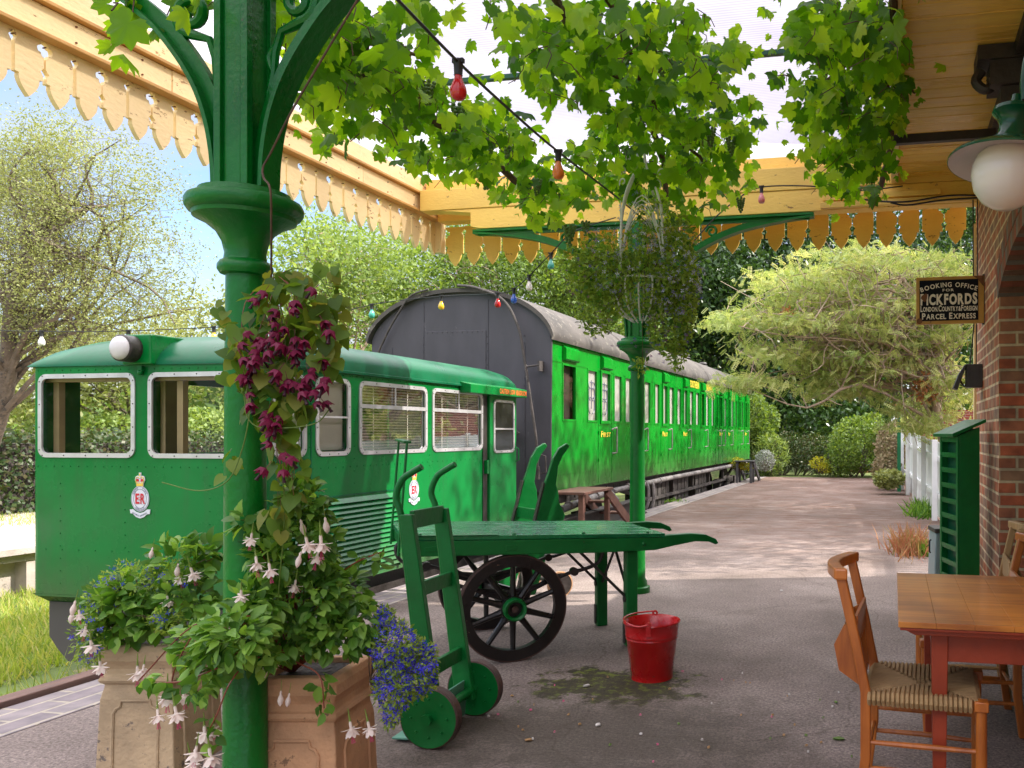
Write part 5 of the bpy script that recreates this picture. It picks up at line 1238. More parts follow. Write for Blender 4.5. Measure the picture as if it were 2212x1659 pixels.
# ================================================================= CHAPEL CHAIRS
def chair(name, label, x, y, rz, wood, group='rush seated chapel chairs'):
    """chair facing local +X, seat centre at (.22,.21)"""
    c = thing(name, label, 'chair', (x, y, 0), rz, group)
    sw_, sdp, sz = .41, .44, .445
    for yy in (.0, sw_):
        s_ = 1
        m = MB(); pts = [(-.015, 0), (.012, .20), (.012, .45), (-.03, .66), (-.085, .90)]
        P = [(a-.020, b_) for a, b_ in pts] + [(a+.020, b_) for a, b_ in pts[::-1]]
        m.prism(P, (0, yy-.014, 0), (1, 0, 0), (0, 0, 1), (0, .030, 0)); m.build('back_post', wood, c, bevel=.006)
    m = MB(); arc_o = [(-.105-.055*math.cos(math.pi*(t-.5)), -.035+(sw_+.07)*t) for t in [i/10 for i in range(11)]]
    arc_i = [(a+.052, b_) for a, b_ in arc_o][::-1]
    m.prism(arc_o+arc_i, (0, 0, .885), (1, 0, 0), (0, 1, 0), (0, 0, .045)); m.build('top_rail', wood, c, bevel=.008)
    m = MB(); m.box(-.035, -.020, .018, sw_-.018, .62, .74); m.build('back_slat', wood, c, bevel=.003)
    m = MB()                                         # book box behind the back
    for yy in (.03, sw_-.05): m.prism([(-.005, .46), (-.035, .72), (-.075, .70), (-.115, .62), (-.095, .52)], (0, yy, 0), (1, 0, 0), (0, 0, 1), (0, .012, 0))
    m.add([(-.075, .043, .70), (-.115, .043, .62), (-.115, sw_-.05, .62), (-.075, sw_-.05, .70), (-.068, .043, .695), (-.106, .043, .617), (-.106, sw_-.05, .617), (-.068, sw_-.05, .695)], [(0, 1, 2, 3), (4, 7, 6, 5), (0, 3, 7, 4), (1, 5, 6, 2)])
    m.add([(-.115, .042, .62), (-.095, .042, .52), (-.005, .042, .46), (-.005, sw_-.05, .46), (-.095, sw_-.05, .52), (-.115, sw_-.05, .62)], [(0, 1, 4, 5), (1, 2, 3, 4)])
    m.build('book_box', wood, c)
    for yy in (.0, sw_):
        m = MB(); m.tube([(sdp-.005, yy, 0), (sdp, yy, .20), (sdp, yy, sz-.02)], [.015, .022, .021], 10); m.box(sdp-.026, sdp+.026, yy-.026, yy+.026, sz-.03, sz+.008); m.build('front_leg', wood, c, bevel=.004)
    for (p, q) in (((.012, .0, .26), (sdp, .0, .26)), ((.012, .0, .16), (sdp, .0, .15)), ((.012, sw_, .26), (sdp, sw_, .26)), ((.012, sw_, .16), (sdp, sw_, .15)), ((sdp, 0, .22), (sdp, sw_, .22)), ((.012, 0, .20), (.012, sw_, .20))):
        m = MB(); m.tube([p, ((p[0]+q[0])/2, (p[1]+q[1])/2, p[2]), q], [.009, .012, .009], 8); m.build('stretcher', wood, c)
    # woven rush seat: cords wrapped round the frame in four triangles
    m = MB(); n_ = 22; cx_, cy_ = sdp/2+.003, sw_/2
    x_a, x_b, y_a, y_b = .018, sdp-.03, -.012, sw_+.012
    for i in range(n_):
        t = (i+.5)/n_
        yy = y_a+(y_b-y_a)*t; k = min(t, 1-t)*2; ex = k*(cx_-x_a)*.92
        zc_ = sz+.006-.014*k
        m.tube([(x_a-.012, yy, sz-.030), (x_a-.014, yy, sz-.01), (x_a, yy, sz+.006), (x_a+ex, yy, zc_)], .0085, 6)
        m.tube([(x_b+.024, yy, sz-.030), (x_b+.026, yy, sz-.01), (x_b+.012, yy, sz+.006), (x_b+.012-ex, yy, zc_)], .0085, 6)
        xx = x_a+(x_b-x_a)*t; ey = k*(cy_-y_a)*.92
        m.tube([(xx, y_a, sz-.034), (xx, y_a-.012, sz-.014), (xx, y_a+.002, sz+.008), (xx, y_a+ey, zc_+.001)], .0085, 6)
        m.tube([(xx, y_b, sz-.034), (xx, y_b+.012, sz-.014), (xx, y_b-.002, sz+.008), (xx, y_b-ey, zc_+.001)], .0085, 6)
    m.add([(x_a, y_a, sz-.012), (x_b, y_a, sz-.012), (x_b, y_b, sz-.012), (x_a, y_b, sz-.012)], [(0, 1, 2, 3)]); m.add([(x_a, y_a, sz-.034), (x_b, y_a, sz-.034), (x_b, y_b, sz-.034), (x_a, y_b, sz-.034)], [(0, 1, 2, 3)])
    m.build('seat', M['rush'], c)
    return c
chair('chair', 'rush seated wooden chair in front, its back to the open platform', -.115, 3.17, R(-3), M['chair_wood'])
chair('chair', 'rush seated chair pushed under the far side of the table, facing left', .58, 4.46, R(182), M['chair_wood'])
chair('chair', 'pale oak chair standing behind the table against the brick wall', .62, 5.05, R(178), M['chair_pale'])

# ================================================================= GREEN RACK, METAL BIN
ra = C2W(1.646, 6.0)
rk = thing('slatted_rack', 'tall green slatted rack with a sloping lid leaning beside the brick pier', 'rack', (ra.x, ra.y, 0), TH+R(5.5))
m = MB(); m.prism([(.012, 0), (.165, 0), (.165, 1.50), (.012, 1.44)], (0, 0, 0), (1, 0, 0), (0, 0, 1), (0, .025, 0)); m.prism([(.012, 0), (.165, 0), (.165, 1.50), (.012, 1.44)], (0, .355, 0), (1, 0, 0), (0, 0, 1), (0, .025, 0)); m.box(.155, .165, .026, .354, 0, 1.49); m.build('side', M['barrow_green'], rk, bevel=.003)
m = MB(); m.box(.05, .06, .026, .354, 0, 1.45); m.build('back', M['dark_green'], rk)
for y_ in (.0, .345):
    m = MB(); m.box(-.006, .011, y_, y_+.035, .02, 1.43); m.build('front_stile', M['barrow_green'], rk, bevel=.002)
for k in range(12):
    m = MB(); zz = .10+.117*k; m.box(-.001, .048, .036, .344, zz, zz+.014); m.box(-.004, .006, .036, .344, zz+.014, zz+.038); m.build('slat', M['barrow_green'], rk)
m = MB(); m.prism([(-.05, 1.425), (.205, 1.535), (.205, 1.56), (-.055, 1.45)], (0, -.025, 0), (1, 0, 0), (0, 0, 1), (0, .43, 0)); m.build('lid', M['barrow_green'], rk, bevel=.003)
mb_ = C2W(1.775, 6.75)
mc = thing('metal_bin', 'pale blue metal bin tucked behind the green rack', 'bin', (mb_.x, mb_.y, 0), R(10))
m = MB(); m.prism([(-.13, 0), (.13, 0), (.13, .62), (-.11, .62)], (0, 0, 0), (1, 0, 0), (0, 0, 1), (0, .25, 0)); m.build('body', M['galv'], mc, bevel=.01)
m = MB(); m.box(-.12, .14, -.01, .26, .622, .66); m.build('lid', M['iron'], mc, bevel=.008)
m = MB(); m.tube([(-.135, .06, .56), (-.15, .06, .55), (-.15, .06, .46), (-.14, .06, .45)], .008, 6); m.build('handle', M['iron'], mc)
xt = onX(2131, 1225, .66)
# ================================================================= SIGN
sy = 6.73; sx0, sx1 = .185, .715; sz0, sz1 = 2.335, 2.715
sg = thing('enamel_sign', 'black enamel sign with cream letters and rusty yellow edge, fixed to the brick pier', 'sign', (sx0, sy, sz0))
XS = Matrix.Translation(-Vector((sx0, sy, sz0)))
m = MB(XS); m.box(sx0, sx1, sy-.006, sy+.018, sz0, sz1); m.build('plate', M['sign_gold'], sg, bevel=.003)
m = MB(XS); m.box(sx0+.026, sx1-.045, sy-.009, sy-.0065, sz0+.026, sz1-.026); m.build('panel', M['sign_black'], sg)
m = MB(XS); U, V, NN = (1, 0, 0), (0, 0, 1), (0, -1, 0); X0 = sx0+.034; Wd = sx1-.045-sx0-.026-.016; yy = sy-.0105
bl = lambda f: (-(2*f-1)**2*.038+.0, -(2*f-1)*.30)
letters(m, 'BOOKING OFFICE', (X0+.004, yy, sz1-.083), U, V, NN, .036, Wd-.008, .02, bulge=bl, sizes=None, sp=.14)
letters(m, 'FOR', (X0+Wd/2-.048, yy, sz1-.119), U, V, NN, .020, .088, .02, sp=.2)
letters(m, 'PICKFORDS', (X0, yy, sz0+.158), U, V, NN, .080, Wd, .045, sizes=[1.05]+[1]*7+[1.05])
letters(m, 'LONDON.COUNTRY&FOREIGN', (X0, yy, sz0+.102), U, V, NN, .036, Wd, .03, sizes=[1.3]+[1]*6+[1.3]+[1]*7+[1.3]+[1]*6, sp=.07)
letters(m, 'PARCEL EXPRESS', (X0+.012, yy, sz0+.040), U, V, NN, .040, Wd-.024, .03, sizes=[1.2]+[1]*6+[1.2]+[1]*6)
m.build('lettering', M['sign_cream'], sg)
m = MB(XS); m.prism([(X0+.02, sz0+.19), (X0+.035, sz0+.178), (X0+.05, sz0+.20), (X0+.054, sz0+.235), (X0+.044, sz0+.248), (X0+.028, sz0+.243), (X0+.008, sz0+.228), (X0+.002, sz0+.21)], (0, sy-.0125, 0), U, V, (0, -.001, 0))
m.prism([(sx0+.006+.024*math.cos(a)+.02, sz0+.026+.024*math.sin(a)) for a in [i*.7 for i in range(9)]], (0, sy-.0125, 0), U, V, (0, -.001, 0))
m.prism([(sx1-.09, sz1-.002), (sx1-.004, sz1-.002), (sx1-.004, sz1-.09), (sx1-.03, sz1-.06), (sx1-.05, sz1-.028)], (0, sy-.0125, 0), U, V, (0, -.001, 0)); m.build('rust_patch', M['rust'], sg)
m = MB(XS); m.box(sx1-.012, sx1+.004, sy-.002, sy+.03, sz0-.01, sz1+.01); m.build('bracket', M['iron'], sg)
# floodlight
fl = thing('floodlight', 'small grey floodlight on the brick pier below the sign', 'floodlight', (WX, 6.9, 1.9))
m = MB(); m.box(-.13, -.002, -.04, .10, -.07, .12); m.build('housing', M['iron'], fl, bevel=.006)
m = MB(); m.prism([(-.14, .12), (-.125, .12), (-.20, -.09), (-.235, -.075), (-.19, .04)], (0, -.05, 0), (1, 0, 0), (0, 0, 1), (0, .16, 0)); m.build('shade', M['iron'], fl, bevel=.004)
m = MB(); m.tube([(-.17, .03, -.02), (-.14, .03, -.06), (-.12, .03, -.02)], .01, 6); m.build('bracket', M['iron'], fl)
# cables hanging down the wall corner
cb = MB()
cb.tube(smooth_path([(.655, 7.0, 3.4), (.655, 6.98, 2.9), (.66, 6.96, 2.4), (.63, 6.92, 2.1), (.62, 6.88, 1.93), (.66, 6.88, 1.86)], 6), .006, 6)
cb.tube(smooth_path([(.69, 7.0, 3.4), (.69, 6.98, 2.9), (.68, 6.96, 2.4), (.675, 6.94, 2.1), (.67, 6.90, 1.95)], 6), .005, 6)
tag(cb.build('cable', M['cable']), 'pair of black cables hanging down the corner of the brick pier', 'cable')
cb = MB(); q0 = onY(2075, 392, 6.95)
cb.tube(smooth_path([(.69, 6.95, 3.42), (.45, 6.95, 3.43), (.15, 6.95, 3.40), (-.05, 6.96, 3.41), (-.3, 7.0, 3.46)], 6), .008, 6)
cb.tube(smooth_path([(.69, 6.95, 3.40), (.40, 6.95, 3.395), (.12, 6.95, 3.37), (-.02, 6.96, 3.40)], 6), .008, 6)
tag(cb.build('cable', M['cable']), 'black cables running along the yellow beam near the lamp', 'cable')

# ================================================================= WALL LAMP
lc = Vector((.40, 3.02, 2.375))
lp = thing('station_lamp', 'green enamelled station lamp with a white glass globe on a curved arm', 'lamp', lc)
tl = Matrix.Rotation(R(7), 4, 'Y') @ Matrix.Rotation(R(-4), 4, 'X')
m = MB(tl); m.lathe([(0, -.128), (.04, -.122), (.08, -.100), (.110, -.062), (.124, -.015), (.125, .02), (.115, .055), (.09, .08)], 36); m.build('globe', M['opal'], lp)
m = MB(tl); m.lathe([(.08, .092), (.15, .080), (.205, .052), (.215, .040), (.213, .034), (.19, .050), (.14, .068), (.08, .078)], 44); sh_ = m.build('shade', M['lamp_green'], lp)
m = MB(tl); m.lathe([(.211, .0345), (.188, .048), (.138, .066), (.08, .076)], 44); m.build('shade_lining', M['lamp_white'], sh_)
m = MB(tl); m.lathe([(.10, .09), (.098, .108), (.07, .112), (.066, .120), (.050, .150), (.048, .18), (.060, .205), (.078, .222), (.076, .235), (.05, .25), (.020, .262), (.016, .29)], 28); m.build('neck', M['lamp_green'], lp)
m = MB(); m.tube(smooth_path([(.06, 0, .26), (.06, 0, .34), (.08, .0, .43), (.15, 0, .50), (.24, 0, .53), (.318, 0, .52)], 6), .016, 10); m.cyl((.305, 0, .52), (.319, 0, .52), .05, 16); m.build('arm', M['lamp_green'], lp)

# ================================================================= FESTOON LIGHTS
def festoon(name, label, path, bulbs, rad=.006, size=.030):
    """cable with lamp holders; bulbs: list of (point, colour)"""
    o_ = Vector(path[0]); t = thing(name, label, 'string lights', o_, 0, None); X = Matrix.Translation(-o_)
    m = MB(X); m.tube(path, rad, 6); m.build('cable', M['cable'], t)
    for p, col in bulbs:
        p = Vector(p); m = MB(X); m.lathe([(0, .012), (.016, .010), (.019, .002), (.017, -.004), (.015, -.045), (.0165, -.05), (.0, -.052)], 12, p); m.box(p.x-.022, p.x+.022, p.y-.008, p.y+.008, p.z-.004, p.z+.012); h = m.build('lamp_holder', M['cable'], t)
        s = size; m = MB(X); m.lathe([(.013, -.048), (.014, -.060), (.020, -.075), (.028, -.095), (.0305, -.110), (.028, -.127), (.018, -.139), (0, -.143)], 20, p); m.build('bulb', BULB[col], h)
A_ = S(850, -10, 2.45); B_ = S(990, 134, 3.0); C_ = S(1206, 328, 4.15); D_ = S(1335, 428, 5.6); E_ = S(1420, 500, 7.0)
pth = smooth_path([S(770, -90, 2.1), A_, B_, S(1095, 232, 3.5), C_, D_, E_], 5)
festoon('string_lights', 'string of coloured bulbs slanting up through the vine, red and orange bulbs nearest', pth, [(B_, 'red'), (C_, 'orange')])
P = [(1330, 470, 7.0), (1240, 500, 7.1), (1190, 548, 7.3), (1143, 596, 7.6), (1110, 624, 7.9), (1075, 634, 8.1), (953, 640, 8.5), (803, 658, 8.5), (640, 700, 8.2), (462, 707, 8.0), (277, 715, 8.0), (90, 716, 7.9), (-60, 712, 7.8)]
PP = [S(*p) for p in P]
festoon('string_lights', 'long string of coloured bulbs sagging in front of the coach and over the railcar', smooth_path(PP, 4), [(PP[i], c) for i, c in ((2, 'teal'), (3, 'white'), (4, 'blue'), (5, 'red'), (6, 'yellow'), (7, 'teal'), (9, 'yellow'), (10, 'blue'), (11, 'white'))], .005)
P = [(1500, 520, 6.95), (1545, 440+30, 6.95), (1600, 425, 6.9), (1645, 404, 6.9), (1750, 402, 6.9), (1850, 412, 6.9), (1950, 402, 6.9)]
PP = [S(*p) for p in P]
festoon('string_lights', 'cable with one pink bulb running along the yellow cross beam', smooth_path(PP, 4), [(PP[3], 'pink')], .006)
m = MB(); P = [(790, -30, 2.50), (700, 120, 2.56), (630, 240, 2.62), (585, 330, 2.70), (568, 362, 2.70), (570, 385, 2.68), (584, 410, 2.62), (586, 500, 2.70), (586, 620, 2.76), (588, 760, 2.76)]
m.tube(smooth_path([S(*p) for p in P], 5), .0035, 6); tag(m.build('cord', M['stem']), 'thin brown cord slanting down to the near column and its bell flowers', 'cord')
# ================================================================= CLAY PLANTERS
def planter(name, label, px, t, mat, hw=.155):
    c = C2W((px-PX)/F0*t, t+hw); p = thing(name, label, 'planter', (c.x, c.y, 0), TH, 'tall square clay planters')
    k = math.sqrt(2); q = Matrix.Rotation(R(45), 4, 'Z'); s = hw/.155
    prof = [(.172, 0), (.160, .33), (.150, .375), (.148, .392), (.160, .398), (.166, .410), (.160, .424), (.148, .430), (.146, .455), (.152, .470), (.165, .492), (.165, .530), (.155, .553), (.120, .556), (.118, .50), (.0, .50)]
    m = MB(); m.lathe([(r*k*s, z) for r, z in prof], 4, (0, 0, 0), 'z', 0, False, xf=q); m.build('body', mat, p, bevel=.005)
    m = MB(); h = .098*s
    out = [(-h, -.0), (-h, .24), (-h+.012, .262), (-h+.03, .270), (-h+.035, .295), (h-.035, .295), (h-.03, .270), (h-.012, .262), (h, .24), (h, 0)]
    f = lambda a, z: (a, -(.172*s-.0125*s*z/.33)-.000, z+.03)
    m.tube([f(a, z) for a, z in out], .007, 6)
    g2 = lambda a, z: ((.172*s-.0125*s*z/.33), a, z+.03)
    m.tube([g2(a, z) for a, z in out], .007, 6); m.build('panel_moulding', mat, p)
    m = MB(); m.box(-.115*s, .115*s, -.115*s, .115*s, .45, .535); m.build('soil', M['ballast'], p)
    return p
planter('planter', 'square terracotta planter right of the near column, blue lobelia spilling over it', 632, 2.97, M['terra'])
planter('planter', 'weathered square clay planter left of the near column', 296, 3.42, M['terra2'], .150)

def blob_pts(blobs, n, shell=.0, flat=None):
    """random points in ellipsoids given as (px, py, rx, ry, t, rt, weight)"""
    w = np.array([b[6] if len(b) > 6 else b[2]*b[3] for b in blobs], float); w /= w.sum(); idx = rng.choice(len(blobs), n, p=w)
    d = norm(rng.normal(size=(n, 3))); r = rng.random(n)**(1/3); r = shell + (1-shell)*r; out = np.zeros((n, 3)); P = d*r[:, None]
    for i in range(n):
        b = blobs[idx[i]]; out[i] = S(b[0]+P[i, 0]*b[2], b[1]+P[i, 1]*b[3], b[4]+P[i, 2]*b[5])
    return out, idx, P
cent = lambda blobs: S(blobs[0][0], blobs[0][1], blobs[0][4])

# ---- fuchsia flower template
def petal(m, base, d, n, L_, w_, curl, mi):
    base, d, n = Vector(base), Vector(d).normalized(), Vector(n).normalized(); s = d.cross(n).normalized(); v = []
    for t, k in ((0, .35), (.3, .9), (.6, 1), (.85, .6), (1, .05)):
        c = base + d*L_*t + n*curl*t*t*L_; v += [c - s*w_*k/2, c + n*w_*.12*k, c + s*w_*k/2]
    f = []
    for i in range(4): b = i*3; f += [(b, b+1, b+4, b+3), (b+1, b+2, b+5, b+4)]
    m.add(v, f, mi, True)
def setrnd(o, v):
    at = o.data.attributes.new('rnd', 'FLOAT', 'POINT'); at.data.foreach_set('value', [v]*len(o.data.vertices)); return o
def fuchsia_mesh():
    m = MB(); m.tube([(0, 0, .035), (0, 0, 0), (0, 0, -.012)], [.0012, .003, .004], 6, 2)
    m.lathe([(.003, -.006), (.0048, -.018), (.0045, -.03), (.006, -.036)], 8, mi=0)
    for i in range(4):
        a = i*math.pi/2+.4; d = Vector((math.cos(a), math.sin(a), -.35)); petal(m, (0, 0, -.034), d, (d.x*-.2, d.y*-.2, .9), .040, .012, .25, 0)
    for i in range(9):
        a = i*2*math.pi/9; r_ = .35+.25*(i % 3); d = Vector((math.cos(a)*r_, math.sin(a)*r_, -1)); petal(m, (math.cos(a)*.003, math.sin(a)*.003, -.034), d, (math.cos(a), math.sin(a), .3), .034, .017, .15, 1)
    for i in range(5):
        a = i*1.256; m.tube([(0, 0, -.05), (.006*math.cos(a), .006*math.sin(a), -.085)], [.0006, .0009], 4, 3)
    return m
def bud_mesh():
    m = MB(); m.tube([(0, 0, .04), (0, 0, 0)], .0011, 5, 2); m.lathe([(.0015, 0), (.004, -.006), (.0038, -.014), (.008, -.024), (.010, -.034), (.007, -.046), (0, -.056)], 10, mi=0); return m
gs = leafmat('flower_stalk', [(.12, .20, .03), (.2, .28, .05)], .2); pk = leafmat('stamen', [(.55, .04, .16), (.6, .06, .2)], .2)
def plant_flowers(parent, pts, t, kinds):
    base = {}
    for (px, py), kd in zip(pts, kinds):
        if kd not in base:
            m = fuchsia_mesh() if kd == 'flower' else bud_mesh()
            o = m.build(kd, [LM['petal'], LM['petal'], gs, pk], parent, fix=False); setrnd(o, .7); base[kd] = o
        else: o = base[kd].copy(); C.objects.link(o); o.parent = parent
        p = S(px, py-8, t+rng.uniform(-.05, .05)) - parent.location
        p = parent.matrix_basis.to_3x3().inverted() @ p
        o.location = p; o.rotation_euler = (rng.uniform(-.25, .25), rng.uniform(-.25, .25), rng.uniform(0, 6)); s_ = rng.uniform(.78, 1.12); o.scale = (s_, s_, s_)
def to_local(parent, A): return np.asarray(A) - np.array(parent.location)
def leafy(name, label, cat, root, blobs, n, tmpl, size, mat, stems=18, wid=1.0, droop=.35, stemmat='stem', stem_r=.003, group=None, outward=1.0, start=None):
    t = thing(name, label, cat, root, 0, group)
    P, idx, off = blob_pts(blobs, n, .25)
    cs = np.array([list(S(b[0], b[1], b[4])) for b in blobs]); outd = norm(P - cs[idx]); D = norm(outd*outward + rng.normal(size=(n, 3))*.6 + np.array([0, 0, -droop])); Nn = rng.normal(size=(n, 3))*.45 + outd*.35 + np.array([0, 0, .9]) - np.array([-.19, .98, 0])*.35
    leaves('foliage', tmpl, to_local(t, P), D, Nn, rng.uniform(.65, 1.25, n)*size, mat, t, wid=wid)
    m = MB(); r0 = Vector(start or root)
    for i in range(stems):
        q = Vector(P[rng.integers(n)]); mid = r0.lerp(q, .5) + Vector((rng.uniform(-.03, .03), rng.uniform(-.03, .03), (q-r0).length*.16))
        pts = smooth_path([r0-Vector(root), mid-Vector(root), q-Vector(root)], 5); m.tube(pts, [stem_r*(1-.7*i_/len(pts)) for i_ in range(len(pts))], 5)
    m.build('stem', M[stemmat], t)
    return t
rp = S(632, 1470, 3.12)
BR = [(650, 1180, 78, 92, 2.98, .10), (655, 1110, 55, 60, 2.94, .07), (585, 1200, 50, 60, 2.86, .06), (530, 1130, 24, 26, 2.80, .03), (640, 1300, 120, 85, 3.0, .15), (600, 1370, 120, 52, 2.98, .14), (735, 1290, 60, 66, 3.05, .12), (720, 1375, 70, 44, 3.0, .14), (785, 1350, 40, 40, 3.0, .08),
      (500, 1375, 75, 55, 2.62, .06), (425, 1395, 55, 45, 2.75, .06), (450, 1440, 45, 32, 2.66, .05), (550, 1425, 60, 24, 2.80, .05), (650, 1090, 45, 60, 2.95, .06), (800, 1205, 30, 16, 3.0, .05), (545, 1310, 60, 50, 2.80, .05)]
f1 = leafy('fuchsia', 'large leafy fuchsia with white and pink flowers in the terracotta planter right of the column', 'plant', (rp.x, rp.y, .53), BR, 2500, OVAL, .055, LM['fuch'], 46, .74, .35, 'redwood', .004)
P, _, _ = blob_pts([(425, 1490, 50, 22, 2.62, .03), (460, 1590, 14, 50, 2.62, .03), (340, 1470, 40, 14, 2.62, .03), (700, 1500, 20, 50, 2.9, .03)], 70)
leaves('trailing_foliage', OVAL, to_local(f1, P), rdir(70, down=.8), rdir(70, up=.8), rng.uniform(.035, .058, 70), LM['fuch'], f1)
m = MB(); o_ = Vector(f1.location)
for pp in ([(560, 1420, 2.75), (480, 1440, 2.64), (400, 1470, 2.62), (350, 1475, 2.62)], [(560, 1400, 2.75), (500, 1470, 2.64), (470, 1540, 2.62), (445, 1590, 2.62)], [(480, 1350, 2.70), (420, 1370, 2.7), (380, 1440, 2.7), (370, 1480, 2.7)], [(640, 1430, 2.9), (690, 1460, 2.85), (700, 1530, 2.85)], [(545, 1330, 2.75), (420, 1350, 2.7), (300, 1470, 2.72)],
           [(690, 1280, 3.0), (760, 1220, 2.98), (830, 1190, 2.98)], [(610, 1300, 2.95), (560, 1180, 2.9), (520, 1110, 2.9)]):
    m.tube([p - o_ for p in smooth_path([S(*q) for q in pp], 5)], .0025, 5)
m.build('trailing_stem', M['redwood'], f1)
FR = [(545, 1154), (659, 1161), (692, 1157), (552, 1204), (580, 1218), (521, 1277), (455, 1429), (455, 1383), (362, 1487), (398, 1490), (340, 1533), (376, 1526), (441, 1569), (462, 1566), (426, 1612), (451, 1616), (410, 1634), (755, 1560), (793, 1560), (640, 1255), (590, 1330), (690, 1190)]
plant_flowers(f1, FR[:10], 2.72, ['flower']*10); plant_flowers(f1, FR[10:17], 2.60, ['flower']*7); plant_flowers(f1, FR[17:], 2.84, ['flower']*5)
plant_flowers(f1, [(607, 1500), (625, 1505), (649, 1130), (702, 1125), (570, 1440), (500, 1345), (650, 1200)], 2.80, ['bud']*7)
lpn = S(296, 1400, 3.57)
BL = [(300, 1300, 100, 60, 3.45, .14), (390, 1225, 60, 55, 3.4, .10), (250, 1330, 60, 60, 3.40, .10), (400, 1300, 60, 60, 3.35, .08), (200, 1340, 30, 50, 3.4, .06), (320, 1350, 70, 22, 3.38, .05), (440, 1200, 30, 40, 3.4, .06)]
f2 = leafy('fuchsia', 'leafy fuchsia with pink flowers in the weathered planter left of the column', 'plant', (lpn.x, lpn.y, .53), BL, 900, OVAL, .066, LM['fuch'], 26, .78, .15, 'redwood', .004)
plant_flowers(f2, [(385, 1240), (410, 1228), (215, 1430), (188, 1350), (196, 1385), (297, 1440), (312, 1438), (170, 1320), (360, 1290)], 3.26, ['flower']*9)
plant_flowers(f2, [(158, 1325), (163, 1305), (385, 1225), (330, 1190)], 3.25, ['bud']*4)
def lobelia(name, label, root, blobs, nl, nf, fsize, petmat, lsize=.022):
    t = leafy(name, label, 'plant', root, blobs, nl, RHOMB, lsize, LM['lob'], 40, .45, .1, 'stem', .0014)
    P, idx, off = blob_pts(blobs, nf, .62)
    fr = np.array([.19*1, -.98, .35]); D = rdir(nf, down=.3); Nn = rng.normal(size=(nf, 3))*.5 + fr
    leaves('blossom', LOBEL, to_local(t, P), D, Nn, rng.uniform(.8, 1.25, nf)*fsize, petmat, t)
    return t
pr = S(800, 1440, 3.0)
lobelia('lobelia', 'dense blue lobelia spilling over the right edge of the terracotta planter', (pr.x, pr.y, .52), [(850, 1400, 55, 62, 2.98, .10), (885, 1450, 60, 62, 3.0, .08), (850, 1490, 45, 50, 2.96, .07), (905, 1420, 40, 40, 3.02, .06), (830, 1340, 25, 30, 3.0, .05), (845, 1545, 18, 25, 2.94, .04)], 3000, 1150, .022, LM['blue'])
pl_ = S(250, 1380, 3.5)
lobelia('lobelia', 'small deep blue lobelia among the leaves of the left planter', (pl_.x, pl_.y, .50), [(190, 1370, 40, 70, 3.32, .06), (280, 1250, 60, 40, 3.35, .06), (370, 1250, 60, 40, 3.33, .06), (230, 1290, 50, 40, 3.36, .05), (360, 1340, 40, 24, 3.24, .04)], 1300, 170, .019, LM['blue'])

# ================================================================= BELL FLOWER VINE ON THE NEAR COLUMN
vr = S(590, 600, 2.74)
BV = [(620, 660, 80, 70, 2.66, .07), (650, 760, 80, 80, 2.64, .07), (560, 800, 55, 110, 2.64, .05), (610, 880, 60, 60, 2.64, .05), (690, 700, 55, 60, 2.70, .06), (600, 960, 30, 60, 2.68, .04), (640, 1010, 25, 60, 2.72, .04), (520, 740, 25, 50, 2.62, .04), (715, 650, 30, 60, 2.74, .05), (610, 1090, 35, 60, 2.74, .04), (590, 600, 40, 25, 2.7, .04)]
bv = leafy('bell_vine', 'climbing vine with drooping purple bell flowers beside the near column', 'plant', vr, BV, 290, HEART, .060, LM['rhodo'], 16, 1.0, 1.0, 'redwood', .002, None, .25)
P, _, _ = blob_pts([(480, 690, 14, 60, 2.70, .02), (475, 790, 10, 40, 2.7, .02), (735, 790, 25, 30, 2.7, .03), (500, 1000, 20, 60, 2.62, .02), (705, 590, 40, 25, 2.74, .03)], 26)
leaves('trailing_foliage', HEART, to_local(bv, P), rdir(26, down=1.3), rng.normal(size=(26, 3))*.3+np.array([.19, -.98, .3]), rng.uniform(.03, .06, 26), LM['rhodo'], bv)
m = MB(); o_ = Vector(bv.location)
for pp in ([(560, 740, 2.6), (530, 860, 2.58), (545, 915, 2.58), (600, 925, 2.58), (680, 915, 2.6), (715, 880, 2.62)], [(545, 800, 2.6), (538, 900, 2.58), (520, 980, 2.58), (490, 1040, 2.58), (430, 1060, 2.62), (350, 1042, 2.66)], [(590, 600, 2.7), (640, 580, 2.7), (690, 600, 2.7), (712, 640, 2.7)], [(600, 620, 2.68), (620, 800, 2.62), (605, 980, 2.68), (615, 1100, 2.72), (600, 1300, 2.8)]):
    m.tube([p - o_ for p in smooth_path([S(*q) for q in pp], 6)], .002, 5)
m.build('tendril', gs, bv)
def bell():
    m = MB(); v = [(0, 0, 0)]; 
    for i in range(10):
        a = i*math.pi/5; r_ = .0185 if i % 2 == 0 else .0125; v.append((r_*math.cos(a), r_*math.sin(a), -.024 if i % 2 == 0 else -.012))
    for i in range(10):
        a = i*math.pi/5; r_ = .0115; v.append((r_*math.cos(a), r_*math.sin(a), -.005))
    f = [(0, 11+i, 11+(i+1) % 10) for i in range(10)] + [(11+i, 1+i, 1+(i+1) % 10, 11+(i+1) % 10) for i in range(10)]
    m.add(v, f, 0, True); m.tube([(0, 0, -.004), (0, 0, -.026), (.001, 0, -.036)], [.003, .0032, .005], 7, 1); m.tube([(0, 0, .02), (0, 0, 0)], .0007, 4, 0); return m
